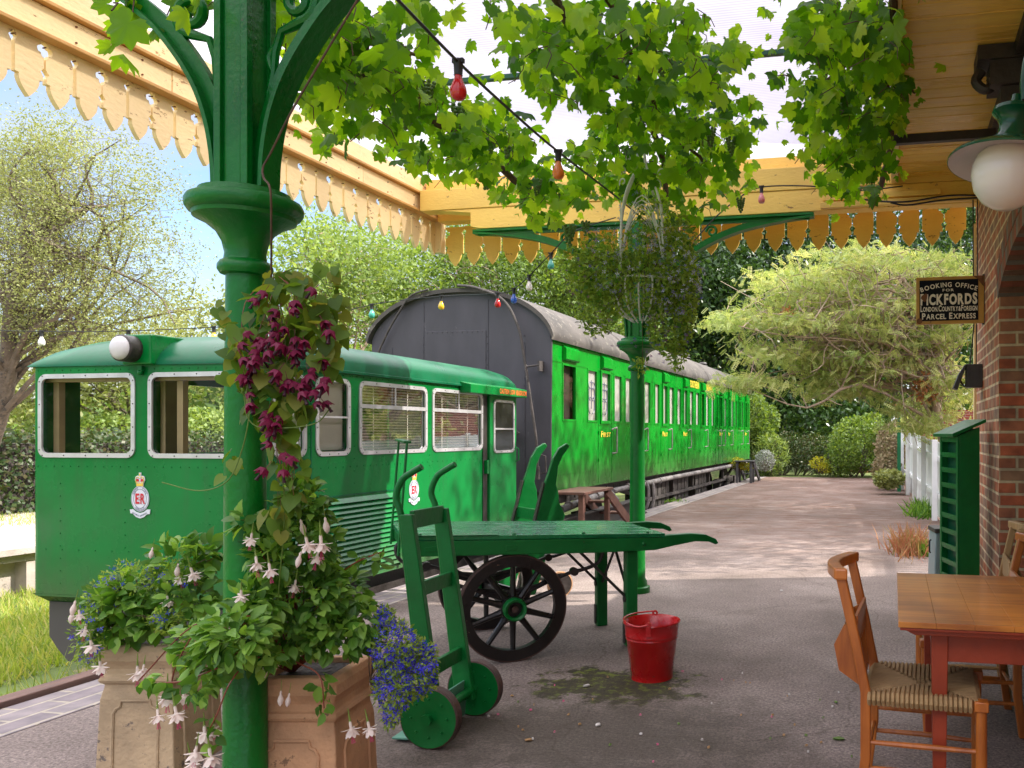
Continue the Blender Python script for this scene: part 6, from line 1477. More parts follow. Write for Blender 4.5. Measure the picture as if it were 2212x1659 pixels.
FB = [(365, 300), (305, 355), (575, 370), (740, 280), (455, 440), (450, 535), (515, 575), (590, 640), (655, 680), (370, 660), (320, 660), (385, 745), (500, 715), (310, 780), (190, 800), (265, 825), (585, 750), (610, 815), (800, 820), (275, 900), (470, 895), (530, 960), (610, 1005), (690, 920), (690, 1000), (760, 1050), (810, 945), (815, 1000), (800, 1130), (740, 1130), (235, 1060), (245, 1150), (390, 1200), (490, 1240), (420, 1345), (410, 1435), (480, 1520), (540, 1545), (500, 1640), (370, 1630), (800, 530), (850, 590), (215, 600), (165, 690), (640, 1050), (700, 880), (450, 600), (340, 690), (400, 480), (430, 660), (300, 740), (330, 800), (590, 980), (650, 960), (710, 1040), (440, 940), (520, 1000), (395, 1260), (450, 1300), (560, 700), (620, 720), (230, 960), (200, 930), (560, 430), (490, 690)]
b0_ = None
for (cx, cy) in FB:
    px, py = 468.3+.2873*cx, 544.9+.2873*cy-3
    if b0_ is None: o = bell().build('bell_flower', [LM['purple'], LM['darkpurple']], bv, fix=False); b0_ = setrnd(o, .6)
    else: o = b0_.copy(); C.objects.link(o); o.parent = bv
    o.location = S(px, py, 2.56+rng.uniform(-.02, .04)) - Vector(bv.location); o.rotation_euler = (rng.uniform(-.7, .7), rng.uniform(-.7, .7), rng.uniform(0, 6)); s_ = rng.uniform(1.0, 1.4); o.scale = (s_, s_, s_)

# ================================================================= HANGING BASKET
hb = S(1385, 640, 5.45); hk = thing('hanging_basket', 'white wirework hanging basket trailing pale lobelia in front of the far column', 'hanging basket', hb)
m = MB(); rr = .20
for k in range(14):
    a = 2*math.pi*k/14; c_, s_ = math.cos(a), math.sin(a)
    m.tube(smooth_path([(rr*c_, rr*s_, .10), (rr*1.02*c_, rr*1.02*s_, .02), (rr*.8*c_, rr*.8*s_, -.10), (rr*.3*c_, rr*.3*s_, -.17)], 4), .006, 6)
m.tube([(rr*math.cos(i*.2618), rr*math.sin(i*.2618), .10) for i in range(24)], .008, 6, closed=True)
m.build('basket', M['white'], hk)
m = MB()
for k in range(4):
    a = R(45+90*k+20); c_, s_ = math.cos(a), math.sin(a)
    m.tube(smooth_path([(rr*c_, rr*s_, .10), (rr*.92*c_, rr*.92*s_, .50), (rr*.70*c_, rr*.70*s_, .68), (rr*.28*c_, rr*.28*s_, .84), (.02*c_, .02*s_, 1.02)], 5), .008, 6)
    for (r0, z0, q) in ((.17, .80, .035), (.12, .90, .03), (.06, 1.0, .022)):
        m.tube([(c_*(r0+q*math.cos(u)*(1-i/14)), s_*(r0+q*math.cos(u)*(1-i/14)), z0+q*math.sin(u)*(1-i/14)) for i, u in enumerate([j*.6-1 for j in range(11)])], .005, 5)
    b_ = R(45+90*(k+1)+20)
    for q in (0, .03, .06, .09):
        pts = []
        for j in range(9):
            t_ = j/8; A0 = Vector((rr*.97*math.cos(a), rr*.97*math.sin(a), 0)); B0 = Vector((rr*.97*math.cos(b_), rr*.97*math.sin(b_), 0)); p = A0.lerp(B0, t_); pts.append((p.x, p.y, .22+(.42-q)*math.sin(math.pi*t_)**.7))
        m.tube(pts, .004, 5)
m.cyl((0, 0, 1.0), (0, 0, 1.10), .012, 8)
for z in range(5): m.tube([(.012*math.cos(u)*(z % 2), .012*math.cos(u)*((z+1) % 2), 1.13+.045*z+.026*math.sin(u)) for u in [j*math.pi/4 for j in range(8)]], .0035, 5, closed=True)
m.build('wire_hanger', M['white'], hk)
BH = [(1365, 612, 118, 74, 5.45, .34, 9), (1300, 590, 78, 62, 5.45, .3, 5), (1455, 590, 56, 90, 5.45, .3, 6), (1420, 480, 50, 60, 5.45, .22, 1.6), (1465, 520, 40, 60, 5.45, .2, 1.6), (1445, 700, 50, 70, 5.4, .16, 3.2), (1462, 760, 18, 40, 5.4, .06, .7), (1290, 660, 50, 70, 5.45, .2, 3), (1335, 540, 100, 40, 5.45, .3, 3), (1480, 660, 28, 80, 5.4, .14, 2), (1240, 560, 30, 30, 5.4, .12, .7), (1385, 790, 14, 24, 5.3, .05, .2)]
n = 700; P, idx, off = blob_pts(BH, n, .5)
leaves('leafy_growth', OVAL, to_local(hk, P), rdir(n, down=.3), rdir(n, up=.3)+np.array([.2, -.9, .3]), rng.uniform(.03, .055, n), LM['fuch'], hk, wid=.8)
n = 8600; P, idx, off = blob_pts(BH, n, .45)
leaves('foliage', RHOMB, to_local(hk, P), rdir(n, down=.25), rdir(n, up=.4), rng.uniform(.022, .05, n), LM['lob'], hk, wid=.5)
m = MB()
for i in range(110):
    q = Vector(P[rng.integers(n)]) - Vector(hb); q2 = Vector((q.x*.3, q.y*.3, .05)); m.tube(smooth_path([q2, q2.lerp(q, .6)+Vector((0, 0, .08)), q], 3), .0018, 4)
m.build('stem', M['stem'], hk)
n = 560; P, idx, off = blob_pts([(1390, 470, 60, 60, 5.4, .2), (1450, 530, 60, 60, 5.4, .25), (1340, 520, 90, 40, 5.4, .3), (1400, 590, 130, 70, 5.25, .2), (1460, 620, 60, 70, 5.3, .2)], n, .5)
leaves('blossom', LOBEL, to_local(hk, P), rdir(n, down=.3), rng.normal(size=(n, 3))*.5+np.array([.2, -.98, .3]), rng.uniform(.020, .034, n), LM['paleblue'], hk)
n = 190; P, idx, off = blob_pts([(1470, 660, 50, 70, 5.3, .2), (1440, 740, 50, 60, 5.3, .12), (1350, 700, 110, 50, 5.3, .2), (1270, 600, 50, 80, 5.35, .2)], n, .5)
leaves('blossom', LOBEL, to_local(hk, P), rdir(n, down=.3), rng.normal(size=(n, 3))*.5+np.array([.2, -.98, .3]), rng.uniform(.018, .028, n), leafmat('violet_petal', [(.10, .07, .40), (.30, .08, .25), (.16, .12, .5)], .3, .6, (1, 1, 1.1)), hk)

# ================================================================= GRAPE VINE UNDER THE ROOF
def vine(name, label, blobs, n, stems, grapes, sz=.124):
    root = cent(blobs); t = thing(name, label, 'vine', root)
    P = []; D = []; Nn = []; w = np.array([b[2]*b[3]*b[4] for b in blobs]); w = w/w.sum(); idx = rng.choice(len(blobs), n, p=w)
    P = np.zeros((n, 3))
    for i in range(n):
        b = blobs[idx[i]]
        while True:
            a, c_ = rng.uniform(-1, 1), rng.uniform(-1, 1)
            if a*a+c_*c_ < 1: break
        px, py = b[0]+a*b[2], b[1]+c_*b[3]
        tt = b[4]+rng.uniform(-.45, .45); p = S(px, py, tt)
        if p.z > 3.90: p = S(px, py, (3.90-rng.uniform(.0, .3)-H0)*F0/(PY-py))
        P[i] = p
    D = norm(rng.normal(size=(n, 3))*.7 + np.array([0, 0, -.9])); Nn = rng.normal(size=(n, 3))*.55 + np.array([.15, -.75, .55])
    leaves('foliage', GRAPE, to_local(t, P), D, Nn, rng.uniform(.55, 1.15, n)*sz, LM['grape'], t, wid=1.0)
    n2 = int(n*.42); i2 = rng.choice(n, n2); P2 = P[i2] + rng.normal(size=(n2, 3))*.09; P2[:, 2] = np.minimum(P2[:, 2], 3.91)
    leaves('young_foliage', GRAPE2, to_local(t, P2), norm(rng.normal(size=(n2, 3))*.8 + np.array([0, 0, -.6])), rng.normal(size=(n2, 3))*.7 + np.array([.15, -.6, .5]), rng.uniform(.35, .85, n2)*sz, LM['grape'], t, rnd=rng.random(n2)*.6+.4)
    # leaf stalks and canes
    m = MB()
    for s in stems:
        pts = [S(*q) for q in s[1]]; pts = [Vector((p.x, p.y, min(p.z, 3.92))) for p in pts]; pp = smooth_path(pts, 6); m.tube([p+Vector((rng.uniform(-.012, .012), rng.uniform(-.012, .012), rng.uniform(-.012, .012)))-root for p in pp], s[0], 7)
    sub = rng.choice(n, min(n, 200), replace=False)
    for i in sub:
        p = Vector(P[i]); q = p + Vector((rng.uniform(-.10, .10), rng.uniform(-.10, .10), -rng.uniform(.03, .12))); m.tube([p-root, (p+q)/2-root+Vector((.02, 0, .01)), q-root], .0025, 4, cap=False)
    m.build('cane', M['stem'], t)
    gb = None
    for (px, py, tt) in grapes:
        p = S(px, py, tt)
        if gb is None:
            m = MB(); k = 0
            for lz in range(7):
                r_ = .030*(1-lz/8.5); cnt = max(1, 6-int(lz*.8))
                for j in range(cnt): a = j*2*math.pi/cnt+lz; m.sphere((r_*math.cos(a), r_*math.sin(a), -.017*lz), .0105, 8, 6)
            gb = m.build('grape_bunch', GR, t)
        else: gb2 = gb.copy(); C.objects.link(gb2); gb2.parent = t; gb2.location = p-root; gb2.rotation_euler = (0, 0, rng.uniform(0, 6)); s_ = rng.uniform(.8, 1.25); gb2.scale = (s_, s_, s_); continue
        gb.location = p-root
    return t
GR = paint('green_grapes', (.10, .19, .035), .35, .2, 40, .01, 20)
vine('grapevine', 'grapevine branch hanging along the left side of the roof behind the near column', [(290, -10, 50, 40, 3.0), (420, -10, 60, 22, 3.2), (560, -30, 80, 30, 3.4), (700, 60, 95, 60, 3.7), (800, 60, 110, 70, 3.9), (690, 160, 60, 80, 3.9), (780, 190, 120, 85, 4.2), (880, 160, 90, 90, 4.3), (730, 280, 70, 30, 4.5), (940, 260, 110, 90, 4.8), (1060, 280, 90, 80, 5.0), (1000, 345, 70, 45, 5.3), (870, 330, 60, 26, 5.2), (1130, 370, 70, 70, 5.6), (1180, 430, 55, 50, 5.8), (1230, 390, 45, 40, 5.8), (650, 20, 60, 40, 3.5), (880, 20, 50, 40, 3.5)], 700,
     [(.024, [(640, -60, 3.4), (720, 60, 3.8), (790, 130, 4.1), (900, 240, 4.6), (1030, 320, 5.1), (1150, 420, 5.7)]), (.014, [(720, 40, 3.8), (780, 60, 3.9), (850, 60, 4.0)]), (.014, [(790, 90, 4.0), (800, 150, 4.1), (830, 190, 4.2)]), (.010, [(700, 100, 3.9), (760, 120, 4.0), (850, 110, 4.1), (920, 130, 4.2)]),
      (.012, [(740, 20, 3.7), (770, 110, 3.9), (790, 170, 4.1)]), (.010, [(660, 80, 3.8), (740, 100, 3.9), (830, 100, 4.0)])],
     [(1010, 255, 4.7), (1060, 300, 4.9), (1095, 300, 5.0), (1230, 490, 5.6), (1265, 480, 5.6), (1050, 370, 5.1), (1160, 390, 5.3), (990, 230, 4.6), (880, 230, 4.3), (925, 180, 4.2), (1200, 420, 5.5)])
vine('grapevine', 'broad grapevine mass hanging over the middle of the platform above the basket', [(1080, 20, 40, 30, 3.7), (1180, 60, 110, 65, 4.0), (1320, 60, 120, 75, 4.1), (1440, 60, 80, 80, 4.2), (1220, 160, 85, 60, 4.5), (1350, 190, 110, 80, 4.8), (1470, 200, 100, 80, 4.9), (1540, 110, 70, 50, 4.5), (1330, 290, 60, 60, 5.3), (1440, 310, 100, 90, 5.5), (1540, 290, 80, 90, 5.6), (1480, 400, 80, 70, 6.1), (1580, 370, 50, 60, 6.1), (1250, 330, 50, 34, 5.4), (1290, 400, 55, 35, 6.0), (1600, 240, 40, 40, 5.2), (1140, 130, 40, 30, 4.4), (1360, 380, 50, 50, 5.9)], 840,
     [(.020, [(1180, -40, 3.6), (1250, 80, 4.2), (1370, 210, 4.9), (1430, 330, 5.6), (1440, 430, 6.2)]), (.014, [(1300, -20, 3.8), (1350, 90, 4.3), (1420, 250, 5.0)]), (.012, [(1430, 290, 5.4), (1500, 330, 5.6), (1560, 380, 6.0)]), (.010, [(1230, 60, 4.2), (1330, 120, 4.4), (1450, 130, 4.6), (1530, 130, 4.7)])],
     [(1350, 110, 4.4), (1420, 80, 4.2), (1480, 30, 4.1), (1270, 130, 4.5), (1350, 60, 4.3), (1535, 280, 5.2), (1580, 300, 5.3), (1600, 430, 5.9), (1430, 120, 4.5), (1290, 30, 4.2), (1500, 260, 5.1), (1390, 240, 5.0), (1450, 200, 4.8)])
vine('grapevine', 'grapevine hanging close to the boarded soffit on the right', [(1790, 40, 100, 50, 4.1), (1880, 60, 75, 70, 4.2), (1830, 150, 90, 60, 4.6), (1770, 210, 60, 50, 4.9), (1870, 230, 80, 70, 5.0), (1790, 300, 70, 50, 5.4), (1870, 320, 70, 60, 5.5), (1920, 160, 40, 80, 4.6), (1800, 380, 50, 30, 6.0), (1860, 400, 50, 26, 6.1), (1745, 80, 40, 40, 4.3), (1700, 150, 30, 20, 4.7)], 540,
     [(.022, [(1925, -40, 3.9), (1928, 80, 4.3), (1915, 180, 4.8), (1925, 300, 5.5), (1900, 400, 6.2)]), (.012, [(1925, 40, 4.2), (1850, 120, 4.6), (1780, 180, 4.9)]), (.010, [(1915, 180, 4.8), (1960, 190, 4.8), (1985, 200, 4.8)]), (.012, [(1920, 250, 5.2), (1850, 300, 5.4), (1800, 380, 5.9)])],
     [(1780, 40, 4.2), (1790, 70, 4.3), (1880, 350, 5.6), (1900, 330, 5.5), (1820, 180, 4.7), (1760, 195, 4.8), (1900, 120, 4.5)])

# ================================================================= TREES
def tube_limb(m, p0, p1, r0, r1, bend=.12, k=4, n=7):
    d = p1-p0; L_ = d.length; a = p0+d*.35+Vector((rng.normal()*bend*L_, rng.normal()*bend*L_, abs(rng.normal())*bend*L_*.6)); b = p0+d*.7+Vector((rng.normal()*bend*L_*.6, rng.normal()*bend*L_*.6, rng.normal()*bend*L_*.4))
    pts = smooth_path([p0, a, b, p1], k); q = len(pts); m.tube(pts, [r0+(r1-r0)*i/(q-1) for i in range(q)], n, cap=False); return pts
def tree(name, label, base, top, blobs, nclump, nleaf, lsize, mat, r0=.16, bark='bark', tmpl=RHOMB, clump=.5, wid=.75, group=None, twigs=0, flat=1.0, droop=.15, limbs=None, twr=.006, lshell=.3):
    base = Vector(base); t = thing(name, label, 'tree', base, 0, group)
    Cn, idx, off = blob_pts(blobs, nclump, lshell)
    m = MB(); top = Vector(top); tr = tube_limb(m, Vector((0, 0, 0)), top-base, r0, r0*.35, .05, 5, 10)
    nl = min(nclump, limbs or 26); lp_ = []
    for i in rng.choice(nclump, nl, replace=False):
        q = Vector(Cn[i])-base; s = tr[min(len(tr)-1, int(len(tr)*rng.uniform(.25, .98)))]; lp_.append(tube_limb(m, s, q, r0*.28, r0*.05, .12, 3, 5))
    if twigs:
        allp = [p for l in lp_ for p in l[2:]]
        for i in range(twigs):
            s = allp[rng.integers(len(allp))]; c_ = Vector(Cn[rng.integers(nclump)])-base
            cand = [allp[rng.integers(len(allp))] for _ in range(6)]; s = min(cand, key=lambda p: (p-c_).length); e_ = s+(c_-s)*min(1, 1.2/max(.2, (c_-s).length))+Vector(rng.normal(size=3))*.25
            tube_limb(m, s, e_, twr, twr*.35, .18, 2, 3)
    m.build('trunk', M[bark], t)
    ci = rng.integers(0, nclump, nleaf); g_ = rng.normal(size=(nleaf, 3))*clump*.5*np.array([1, 1, flat]); P = Cn[ci]+g_
    P[:, 2] = np.maximum(P[:, 2], base.z+.1)
    o = leaves('crown', tmpl, to_local(t, P), rdir(nleaf, down=droop), rdir(nleaf, up=.7), rng.uniform(.6, 1.3, nleaf)*lsize, mat, t, rnd=np.clip(rng.random(nleaf)*.6+(ci % 7)/7*.4, 0, 1), wid=wid)
    return t
tree('hawthorn_tree', 'wiry hawthorn tree with sparse yellowish leaves against the sky at the left', C2W(-13.4, 14.0, 0), S(130, 430, 13.5), [(150, 420, 190, 150, 14, 1.8), (60, 330, 110, 120, 13.5, 1.2), (270, 560, 150, 100, 14, 1.6), (110, 620, 150, 110, 13.8, 1.6), (330, 400, 60, 40, 14, .8), (20, 520, 120, 180, 13.5, 1.5), (360, 660, 90, 60, 14, 1.1), (200, 720, 150, 60, 14, 1.2)], 460, 52000, .046, LM['haw'], .17, 'bark', RHOMB, .42, .6, None, 1000, .8, .1, 50, .005)
G1 = 'broadleaved trees behind the hedge on the left'
tree('ash_tree', 'yellow green tree low behind the hawthorn, left of the railcar lamp', C2W(-15.5, 22, 0), S(170, 780, 21), [(80, 800, 160, 110, 21, 2), (260, 790, 160, 80, 21, 2), (420, 740, 90, 90, 22, 2), (-40, 860, 100, 80, 20, 2)], 150, 16000, .13, LM['haw'], .15, 'bark', RHOMB, .9, .6, G1)
tree('ash_tree', 'pale green tree rising left of the black coach end', C2W(-12, 25, 0), S(700, 600, 25), [(690, 600, 110, 120, 25, 2.4), (640, 700, 90, 80, 24, 2), (790, 600, 90, 110, 26, 2.2), (600, 800, 120, 60, 24, 2)], 170, 18000, .15, LM['lite'], .16, 'bark_pale', RHOMB, 1.0, .6, 'broadleaved trees behind the coach', 160, 1, .15, 26, .02)
tree('ash_tree', 'light green bushy tree above the crown of the coach roof', C2W(-9, 30, 0), S(1000, 560, 29), [(930, 590, 110, 90, 29, 2.5), (1060, 580, 110, 90, 30, 2.5), (860, 680, 90, 80, 28, 2), (980, 520, 80, 40, 30, 2)], 170, 18000, .16, LM['mid'], .17, 'bark_pale', RHOMB, 1.1, .6, 'broadleaved trees behind the coach', 120, 1, .15, 26, .02)
tree('ash_tree', 'mid green tree between the coach roof and the hanging basket', C2W(-6, 32, 0), S(1220, 600, 31), [(1180, 600, 110, 100, 31, 2.6), (1290, 620, 110, 110, 31, 2.6), (1150, 540, 90, 50, 31, 2), (1330, 720, 90, 70, 30, 2)], 170, 18000, .17, LM['mid'], .18, 'bark', RHOMB, 1.1, .6, 'broadleaved trees behind the coach', 100, 1, .15, 26, .02)
tree('laurel_tree', 'dark evergreen tree right of the hanging basket, above the far end of the coach', C2W(-1, 34, 0), S(1500, 600, 33), [(1480, 610, 110, 90, 33, 2.6), (1580, 640, 110, 110, 33, 2.6), (1500, 740, 110, 80, 32, 2.2), (1450, 540, 100, 50, 33, 2), (1560, 500, 130, 50, 34, 2.2)], 210, 27000, .23, LM['dark'], .18, 'bark', RHOMB, 1.1, .6, 'dark evergreens at the end of the platform')
tree('laurel_tree', 'dark evergreen filling the gap behind the platform end', C2W(3, 36, 0), S(1750, 700, 35), [(1700, 660, 120, 120, 35, 2.6), (1790, 780, 120, 100, 34, 2.2), (1680, 820, 110, 90, 33, 2.2), (1780, 560, 140, 80, 36, 2.4), (1750, 490, 160, 60, 36, 2.4)], 240, 30000, .23, LM['dark'], .18, 'bark', RHOMB, 1.1, .6, 'dark evergreens at the end of the platform')
tree('laurel_tree', 'dark evergreen behind the pale feathery tree on the right', C2W(8.5, 36, 0), S(1960, 700, 35), [(1930, 640, 130, 120, 35, 2.6), (2050, 700, 130, 150, 34, 2.4), (1890, 800, 90, 90, 34, 2), (1720, 880, 150, 60, 31.5, 1.6), (2140, 600, 130, 200, 36, 2), (1980, 500, 160, 60, 36, 2.4)], 230, 27000, .23, LM['dark'], .18, 'bark', RHOMB, 1.1, .6, 'dark evergreens at the end of the platform')
# feathery locust tree
AB = [(1900, 560, 190, 34, 15, 1.6), (1780, 610, 170, 30, 15, 1.5), (1680, 640, 90, 22, 14.8, 1.0), (1620, 690, 110, 28, 14.6, 1.1), (1900, 660, 170, 34, 15, 1.6), (1760, 700, 150, 28, 14.8, 1.4), (1560, 735, 70, 18, 14.5, .8), (1720, 765, 160, 28, 14.8, 1.3), (1900, 770, 150, 36, 15, 1.5), (2040, 640, 80, 90, 15.2, 1.4), (1640, 830, 90, 20, 14.6, .9), (1830, 840, 120, 26, 14.8, 1.1), (1980, 900, 90, 34, 15, 1.0), (1930, 720, 150, 30, 14.8, 1.2), (1850, 790, 150, 26, 14.8, 1.2), (2060, 960, 40, 30, 15.2, .8), (2050, 830, 70, 60, 15.2, 1.2)]
ab = onZ(2096, 1108, 0); ab = C2W((2100-PX)/F0*14.6, 14.6, 0)
at_ = tree('locust_tree', 'spreading feathery tree with yellow green leaves and pale branches over the white fence', ab, S(1950, 600, 15), AB, 400, 12000, .19, LM['acacia'], .12, 'bark_pale', PINN, .42, .9, None, 560, .24, .35, 60, .014, .1)
n = 260; P, _, _ = blob_pts([(2000, 840, 28, 36, 14.4, .3), (1700, 675, 16, 10, 14.2, .2)], n); leaves('withered_leaves', RHOMB, to_local(at_, P), rdir(n), rdir(n), .10, LM['brownleaf'], at_, wid=.5)
# tall trees beyond the fence, out of frame to the right: they throw the dappled shade on platform and coach
def wb(x, y, z, r):
    px, py = pix((x, y, z)); t = -x*ST + y*CT; return (px, py, r*F0/t, r*.8*F0/t, t, r)
tree('shade_tree', 'tall leafy tree beyond the white fence, mostly hidden by the station house', (5.6, 14.2, 0), (5.2, 13.6, 9), [wb(4.2, 12.5, 6.0, 1.9), wb(4.8, 14.8, 7.6, 2.2), wb(5.2, 12.8, 9.4, 2.2), wb(6.5, 15, 9.5, 2.0)], 200, 15000, .17, LM['mid'], .16, 'bark', RHOMB, .8, .6, None, 0, 1, .15, 40)
tree('shade_tree', 'second tall tree beyond the fence, hidden behind the brick pier', (6.2, 22.5, 0), (6.0, 22.0, 9.5), [wb(5.6, 20.0, 6.4, 2.0), wb(5.6, 23.5, 7.8, 2.4), wb(6.4, 20.5, 10.0, 2.4), wb(6.6, 25.5, 10.5, 2.6), wb(5.4, 26.0, 7.0, 2.2)], 230, 19000, .19, LM['mid'], .18, 'bark', RHOMB, .9, .6, None, 0, 1, .15, 40)
# ================================================================= HEDGES, SHRUBS, FLOWERS
def shrub(name, label, blobs, n, size, mat, tmpl=RHOMB, core=True, cat='shrub', group=None, wid=.8, shell=.62, down=.0, kind=None, corecol='dark'):
    lo = min((S(b[0], b[1]+b[3], b[4]) for b in blobs), key=lambda p: p.z); c0 = cent(blobs); base = Vector((c0.x, c0.y, max(lo.z, GZ)))
    t = thing(name, label, cat, base, 0, group)
    if core:
        m = MB()
        for b in blobs:
            c = S(b[0], b[1], b[4])-base
            for i in range(7):
                d = Vector(rng.normal(size=3)).normalized(); d.z = abs(d.z); e_ = c+Vector((d.x*b[2]*b[4]/F0*.8, d.y*b[5]*.8, d.z*b[3]*b[4]/F0*.8)); s = Vector((c.x*.4, c.y*.4, 0)); tube_limb(m, s, e_, .018, .005, .1, 3, 4)
        m.build('stem', M['bark'], t)
    P, idx, off = blob_pts(blobs, n, shell if core else 0); P[:, 2] = np.maximum(P[:, 2], base.z+.02)
    inner = int(n*.25); Pi, _, _ = blob_pts(blobs, inner, 0.0); Pi[:, 2] = np.maximum(Pi[:, 2], base.z+.02); P = np.vstack([P, Pi]); k = len(P)
    leaves('foliage', tmpl, to_local(t, P), rdir(k, down=down), rdir(k, up=.5), rng.uniform(.6, 1.3, k)*size, mat, t, wid=wid)
    if kind: t['kind'] = kind
    return t
def hedge(name, label, x0, x1, y0, y1, h, n, size, mat):
    t = thing(name, label, 'hedge', (x0, y0, 0)); m = MB(); m.box(.12, x1-x0-.12, .1, y1-y0, 0, h-.15); m.build('inner_growth', M['ballast'], t)
    P = np.stack([rng.uniform(0, x1-x0, n), rng.uniform(0, y1-y0, n), rng.uniform(0, h, n)], 1); f = rng.random(n)
    a = f < .55; P[a, 0] = (x1-x0)+rng.normal(size=a.sum())*.08; b = f > .8; P[b, 2] = h+rng.normal(size=b.sum())*.07; P[~a & ~b, 1] *= .1
    leaves('foliage', RHOMB, P, rdir(n, down=.4), rng.normal(size=(n, 3))*.5+np.array([.8, -.3, .5]), rng.uniform(.6, 1.3, n)*size, mat, t, wid=.9)
hedge('ivy_hedge', 'clipped ivy hedge behind the opposite platform on the left', -16.6, -15.4, 3, 34, 1.42, 42000, .085, LM['ivy'])
n = 60000; a_ = rng.uniform(-2.2, 1.25, n); rr_ = rng.uniform(44, 62, n); P = np.stack([rr_*np.sin(a_), rr_*np.cos(a_), rng.uniform(-.5, 6.0, n)*(1+.9*(a_ > -.42))*(1+.35*np.sin(a_*9)+.2*np.sin(a_*23))], 1)
tag(leaves('distant_woods', RHOMB, P, rdir(n, down=.2), rdir(n, up=.5), rng.uniform(.5, 1.1, n), LM['mid'], wid=.9), 'distant belt of woodland beyond the garden', None, None, 'stuff')
sb = shrub
sb('shrub', 'round green shrub at the end of the platform beside the dry hedge', [(1850, 960, 62, 62, 27, 1.0), (1880, 930, 40, 40, 27, .8), (1820, 990, 40, 40, 27, .8)], 3600, .10, LM['mid'])
sb('grassy_hedge', 'low feathery green hedge closing off the far end of the platform', [(1690, 975, 75, 42, 28.5, .8), (1760, 980, 60, 42, 28.2, .8), (1800, 995, 50, 34, 27.8, .8), (1630, 1000, 50, 34, 28, .7)], 6000, .13, LM['ivy'], cat='hedge', wid=.35)
sb('bamboo_clump', 'pale green grassy clump beside the coach end', [(1665, 985, 40, 45, 27.6, .5), (1640, 960, 30, 40, 28.4, .5)], 1800, .17, LM['lite'], wid=.2, down=-.3, cat='plant')
sb('silver_shrub', 'silvery white shrub near the blue flower pot', [(1652, 995, 22, 24, 25.5, .3)], 1100, .05, LM['grey'])
sb('yellow_flowers', 'clump of yellow flowers in the middle of the far flower border', [(1770, 1000, 22, 14, 27, .3), (1782, 1012, 16, 12, 27, .3)], 700, .06, LM['yellow'], cat='plant')
sb('yellow_flowers', 'yellow and green flowers beside the far dark steps', [(1590, 1000, 22, 12, 24.2, .3), (1610, 1008, 16, 9, 24.2, .3)], 800, .05, LM['yellow'], cat='plant')
sb('dry_hedge', 'dry brown and green hedge behind the thin green post', [(1925, 975, 36, 62, 22, .9), (1915, 1015, 32, 36, 21, .8), (1945, 940, 34, 36, 23, .9)], 4200, .085, LM['dry'], cat='hedge')
sb('shrub', 'bushy green plant at the foot of the thin green post', [(1920, 1035, 34, 20, 19.4, .4)], 900, .09, LM['haw'], cat='plant')
sb('shrub', 'tangled shrub above the near end of the white fence', [(1990, 905, 40, 35, 19, .8), (1975, 880, 26, 20, 19, .6)], 1500, .09, LM['haw'])
sb('shrub', 'bright green leafy bush right behind the coach end', [(1635, 900, 24, 54, 28.6, .8), (1650, 945, 26, 36, 28.4, .7), (1665, 905, 20, 30, 29, .6)], 2600, .11, LM['mid'])
sb('garden_bush', 'sunlit bush across the track seen through the railcar windows', [(240, 960, 110, 70, 20, 1.2), (430, 950, 110, 70, 20, 1.2), (90, 960, 60, 60, 20, 1)], 7000, .10, LM['lite'])
# weeds beside the fence
def weeds(name, label, c, r, n, h, mat, wid=.05, group=None):
    P = np.array([(c[0]+rng.normal()*r[0], c[1]+rng.normal()*r[1], 0) for _ in range(n)]); D = rng.normal(size=(n, 3))*.42; D[:, 2] = 1; Nn = rng.normal(size=(n, 3))
    t = thing(name, label, 'weeds', (c[0], c[1], 0), 0, group); leaves('foliage', BLADE, to_local(t, P), D, Nn, rng.uniform(.35, 1.1, n)*h, mat, t, wid=wid)
    k = n//2; q = rng.integers(0, n, k); P2 = P[q]+D[q]/np.linalg.norm(D[q], axis=1, keepdims=True)*(rng.uniform(.4, .95, k)*h)[:, None]*.8
    leaves('seed_head', RHOMB, to_local(t, P2), rdir(k, up=.3), rdir(k), .03, mat, t, wid=.5); return t
wc = onZ(1968, 1192, 0); weeds('red_weed', 'clump of reddish dry weeds at the foot of the fence beside the bin', (wc.x+.02, wc.y, 0), (.13, .30), 620, .34, LM['redweed'])
wc = onZ(2005, 1195, 0); weeds('green_weed', 'small green weed beside the metal bin', (wc.x, wc.y-.1, 0), (.06, .10), 140, .20, LM['fuch'], .14)
wc = onZ(1975, 1110, 0); weeds('green_weed', 'green weeds growing under the white fence', (wc.x+.1, wc.y, 0), (.10, .5), 260, .30, LM['fuch'], .12)
for i, (px, py) in enumerate(((1455, 1083), (1440, 1072))):
    wc = onZ(px, py, 0); weeds('green_weed', ('low green weed on the platform near the coach', 'small tuft of weed close to the platform edge by the coach')[i], (wc.x, wc.y, 0), (.14, .2), 130, .06, LM['fuch'], .3)
# flower pots at the far end
def pot(name, label, px, py, r, h, mat, plantmat, n=260):
    p = onZ(px, py, 0); t = thing(name, label, 'flower pot', p, 0, 'flower pots at the far end'); m = MB(); m.lathe([(0, 0), (r*.7, 0), (r, h*.8), (r*1.08, h*.8), (r*1.08, h), (r*.95, h), (r*.9, h*.85), (0, h*.85)], 18); m.build('body', mat, t)
    P = rng.normal(size=(n, 3))*np.array([r*.7, r*.7, .09])+np.array([0, 0, h+.12]); leaves('foliage', RHOMB, P, rdir(n, up=.3), rdir(n, up=.5), .06, plantmat, t)
pot('flower_pot', 'wide terracotta bowl, leftmost of the row before the green shrub', 1838, 1019, .26, .16, M['terra'], LM['fuch'])
pot('flower_pot', 'wide terracotta bowl in the middle of the row before the green shrub', 1862, 1021, .28, .18, M['terra'], LM['fuch'])
pot('flower_pot', 'terracotta pot, rightmost of the row before the green shrub', 1886, 1020, .27, .24, M['terra'], LM['fuch'])
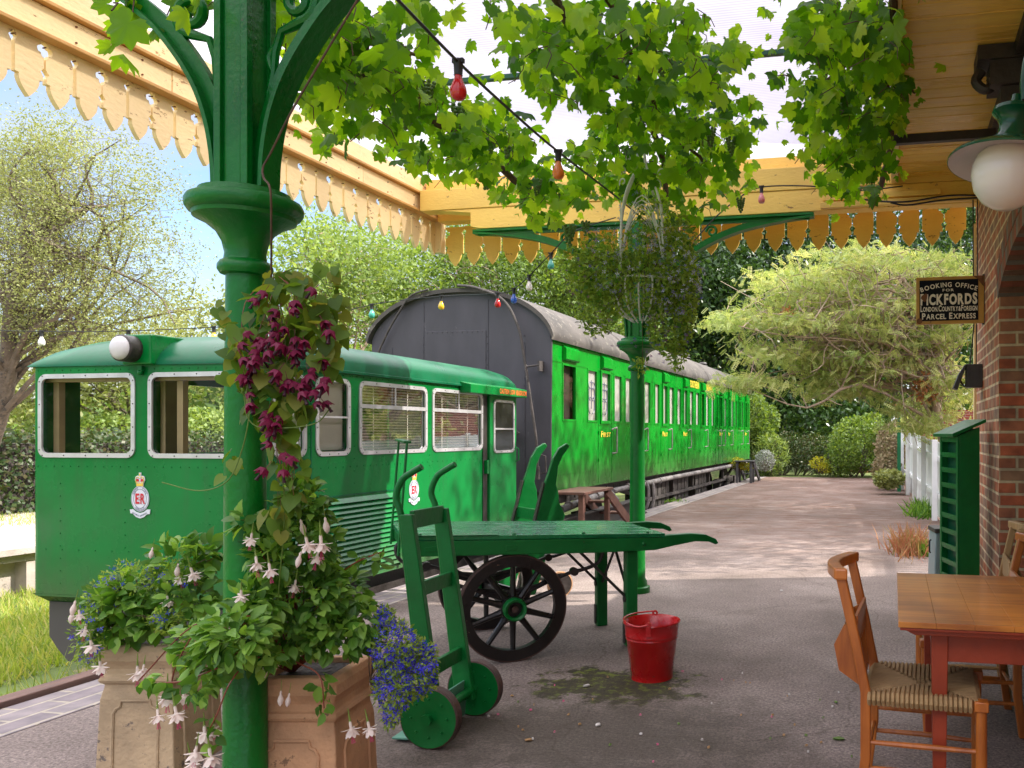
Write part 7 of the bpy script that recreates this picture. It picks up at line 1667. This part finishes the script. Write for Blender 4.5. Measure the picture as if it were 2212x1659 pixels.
pot('flower_pot', 'bright blue pot of violet flowers at the corner of the coach', 1631, 1014, .18, .28, paint('blue_glaze', (.03, .04, .42), .3, .1, 3, .01, 20), LM['blue'])
for (px, py, l) in ((1850, 1014, 'blue grey flowers between the first two terracotta bowls'), (1875, 1014, 'blue grey flowers beside the tallest terracotta pot'), (1900, 1018, 'blue grey flowers right of the terracotta pots')):
    sb('blue_flowers', l, [(px, py-4, 11, 8, 28 if px < 1890 else 26, .2)], 260, .05, leafmat('bluegrey', [(.10, .15, .22), (.2, .28, .4)], .2), cat='plant', core=False)
# ================================================================= COTTAGE BEHIND THE FENCE
cc = onZ(1990, 985+0, -2.0) if False else C2W((1975-PX)/F0*24, 24, 0)
ct = thing('brick_cottage', 'red brick cottage with a white porch bracket, half hidden behind the fence', 'building', (cc.x, cc.y, 0))
m = MB(); m.box(.0, 5.5, .05, 4.5, 0, 2.15); m.build('wall', M['brick_far'], ct)
m = MB(); m.prism([(-.35, 2.10), (2.9, 3.9), (6, 2.1), (6, 2.2), (2.9, 4.05), (-.38, 2.22)], (0, -.3, 0), (1, 0, 0), (0, 0, 1), (0, 5.2, 0)); m.build('roof', M['terra'], ct)
m = MB(); m.prism([(-.05, 2.10), (-.75, 1.70), (-.75, 1.66), (-.05, 2.05)], (0, .3, 0), (1, 0, 0), (0, 0, 1), (0, .06, 0)); m.tube(smooth_path([(-.68, .33, 1.66), (-.4, .33, 1.72), (-.15, .33, 1.45), (-.05, .33, 1.1)], 5), .03, 8); m.box(-.08, -.02, .28, .36, .9, 2.1); m.build('porch_bracket', M['white'], ct)
m = MB(); m.box(.55, .95, .02, .049, 1.55, 1.68); m.build('vent', M['white'], ct)
gp = onZ(1944, 1052, 0); gp = C2W((1942-PX)/F0*20.3, 20.3, 0)
pst = thing('green_post', 'thin dark green post standing in front of the cottage', 'post', gp)
m = MB(); m.box(-.045, .045, -.045, .045, 0, 2.15); m.build('shaft', M['trim_green'], pst); m = MB(); m.box(-.16, .30, -.06, .20, 2.152, 2.20); m.build('cap', M['chair_pale'], pst)

# ================================================================= LITTER ON THE PLATFORM
def litter(name, label, px, py, size, col, kind=0, group=None):
    p = onZ(px, py, 0); t = Vector((p.x, p.y, .004)); m = MB(); n = 7
    v = [(size*(.6+.4*rng.random())*math.cos(2*math.pi*i/n), size*.6*(.6+.4*rng.random())*math.sin(2*math.pi*i/n), .002+.006*rng.random()) for i in range(n)]+[(0, 0, .010)]
    m.add(v, [(i, (i+1) % n, n) for i in range(n)]); m.add([(a, b_, 0) for a, b_, c_ in v[:n]], [tuple(range(n))]); o = m.build(name, col, None); o.location = t; o.rotation_euler = (0, 0, rng.uniform(0, 6)); tag(o, label, 'litter', group)
PKm = paint('pink_petal', (.60, .10, .22), .6, .1, 5, .01, 20); WHm = paint('paper_scrap', (.62, .58, .55), .7, .1, 5, .01, 20); GNm = paint('green_scrap', (.12, .20, .03), .7, .3, 20, .05, 40); BRm = paint('dry_scrap', (.40, .22, .08), .7, .2, 9, .03, 40)
litter('fallen_leaf', 'crumpled white scrap lying on the moss patch left of the bucket', 1267, 1483, .030, WHm)
litter('paper_scrap', 'small white scrap of paper on the asphalt in front of the moss patch', 1292, 1568, .026, WHm)
litter('leaf_clump', 'crumpled green leaf on the asphalt left of the front chair', 1810, 1598, .035, GNm)
litter('leaf_clump', 'small green leaf on the asphalt near the front chair', 1806, 1519, .016, GNm)
litter('dry_leaf', 'dry orange leaf on the asphalt below the sack truck wheels', 1142, 1601, .022, BRm)
litter('dry_leaf', 'tiny dry leaf right of the sack truck', 1106, 1505, .014, BRm)
litter('white_petal', 'tiny white petal far out on the platform', 1688, 1277, .018, WHm)
for i in range(54):
    px, py = rng.uniform(1030, 1880), rng.uniform(1440, 1650)
    litter('petal', 'tiny fallen petal on the near asphalt', px, py, .007+.006*rng.random(), [PKm, BRm, GNm, BRm, WHm][i % 5], 0, 'tiny petals and scraps on the asphalt')
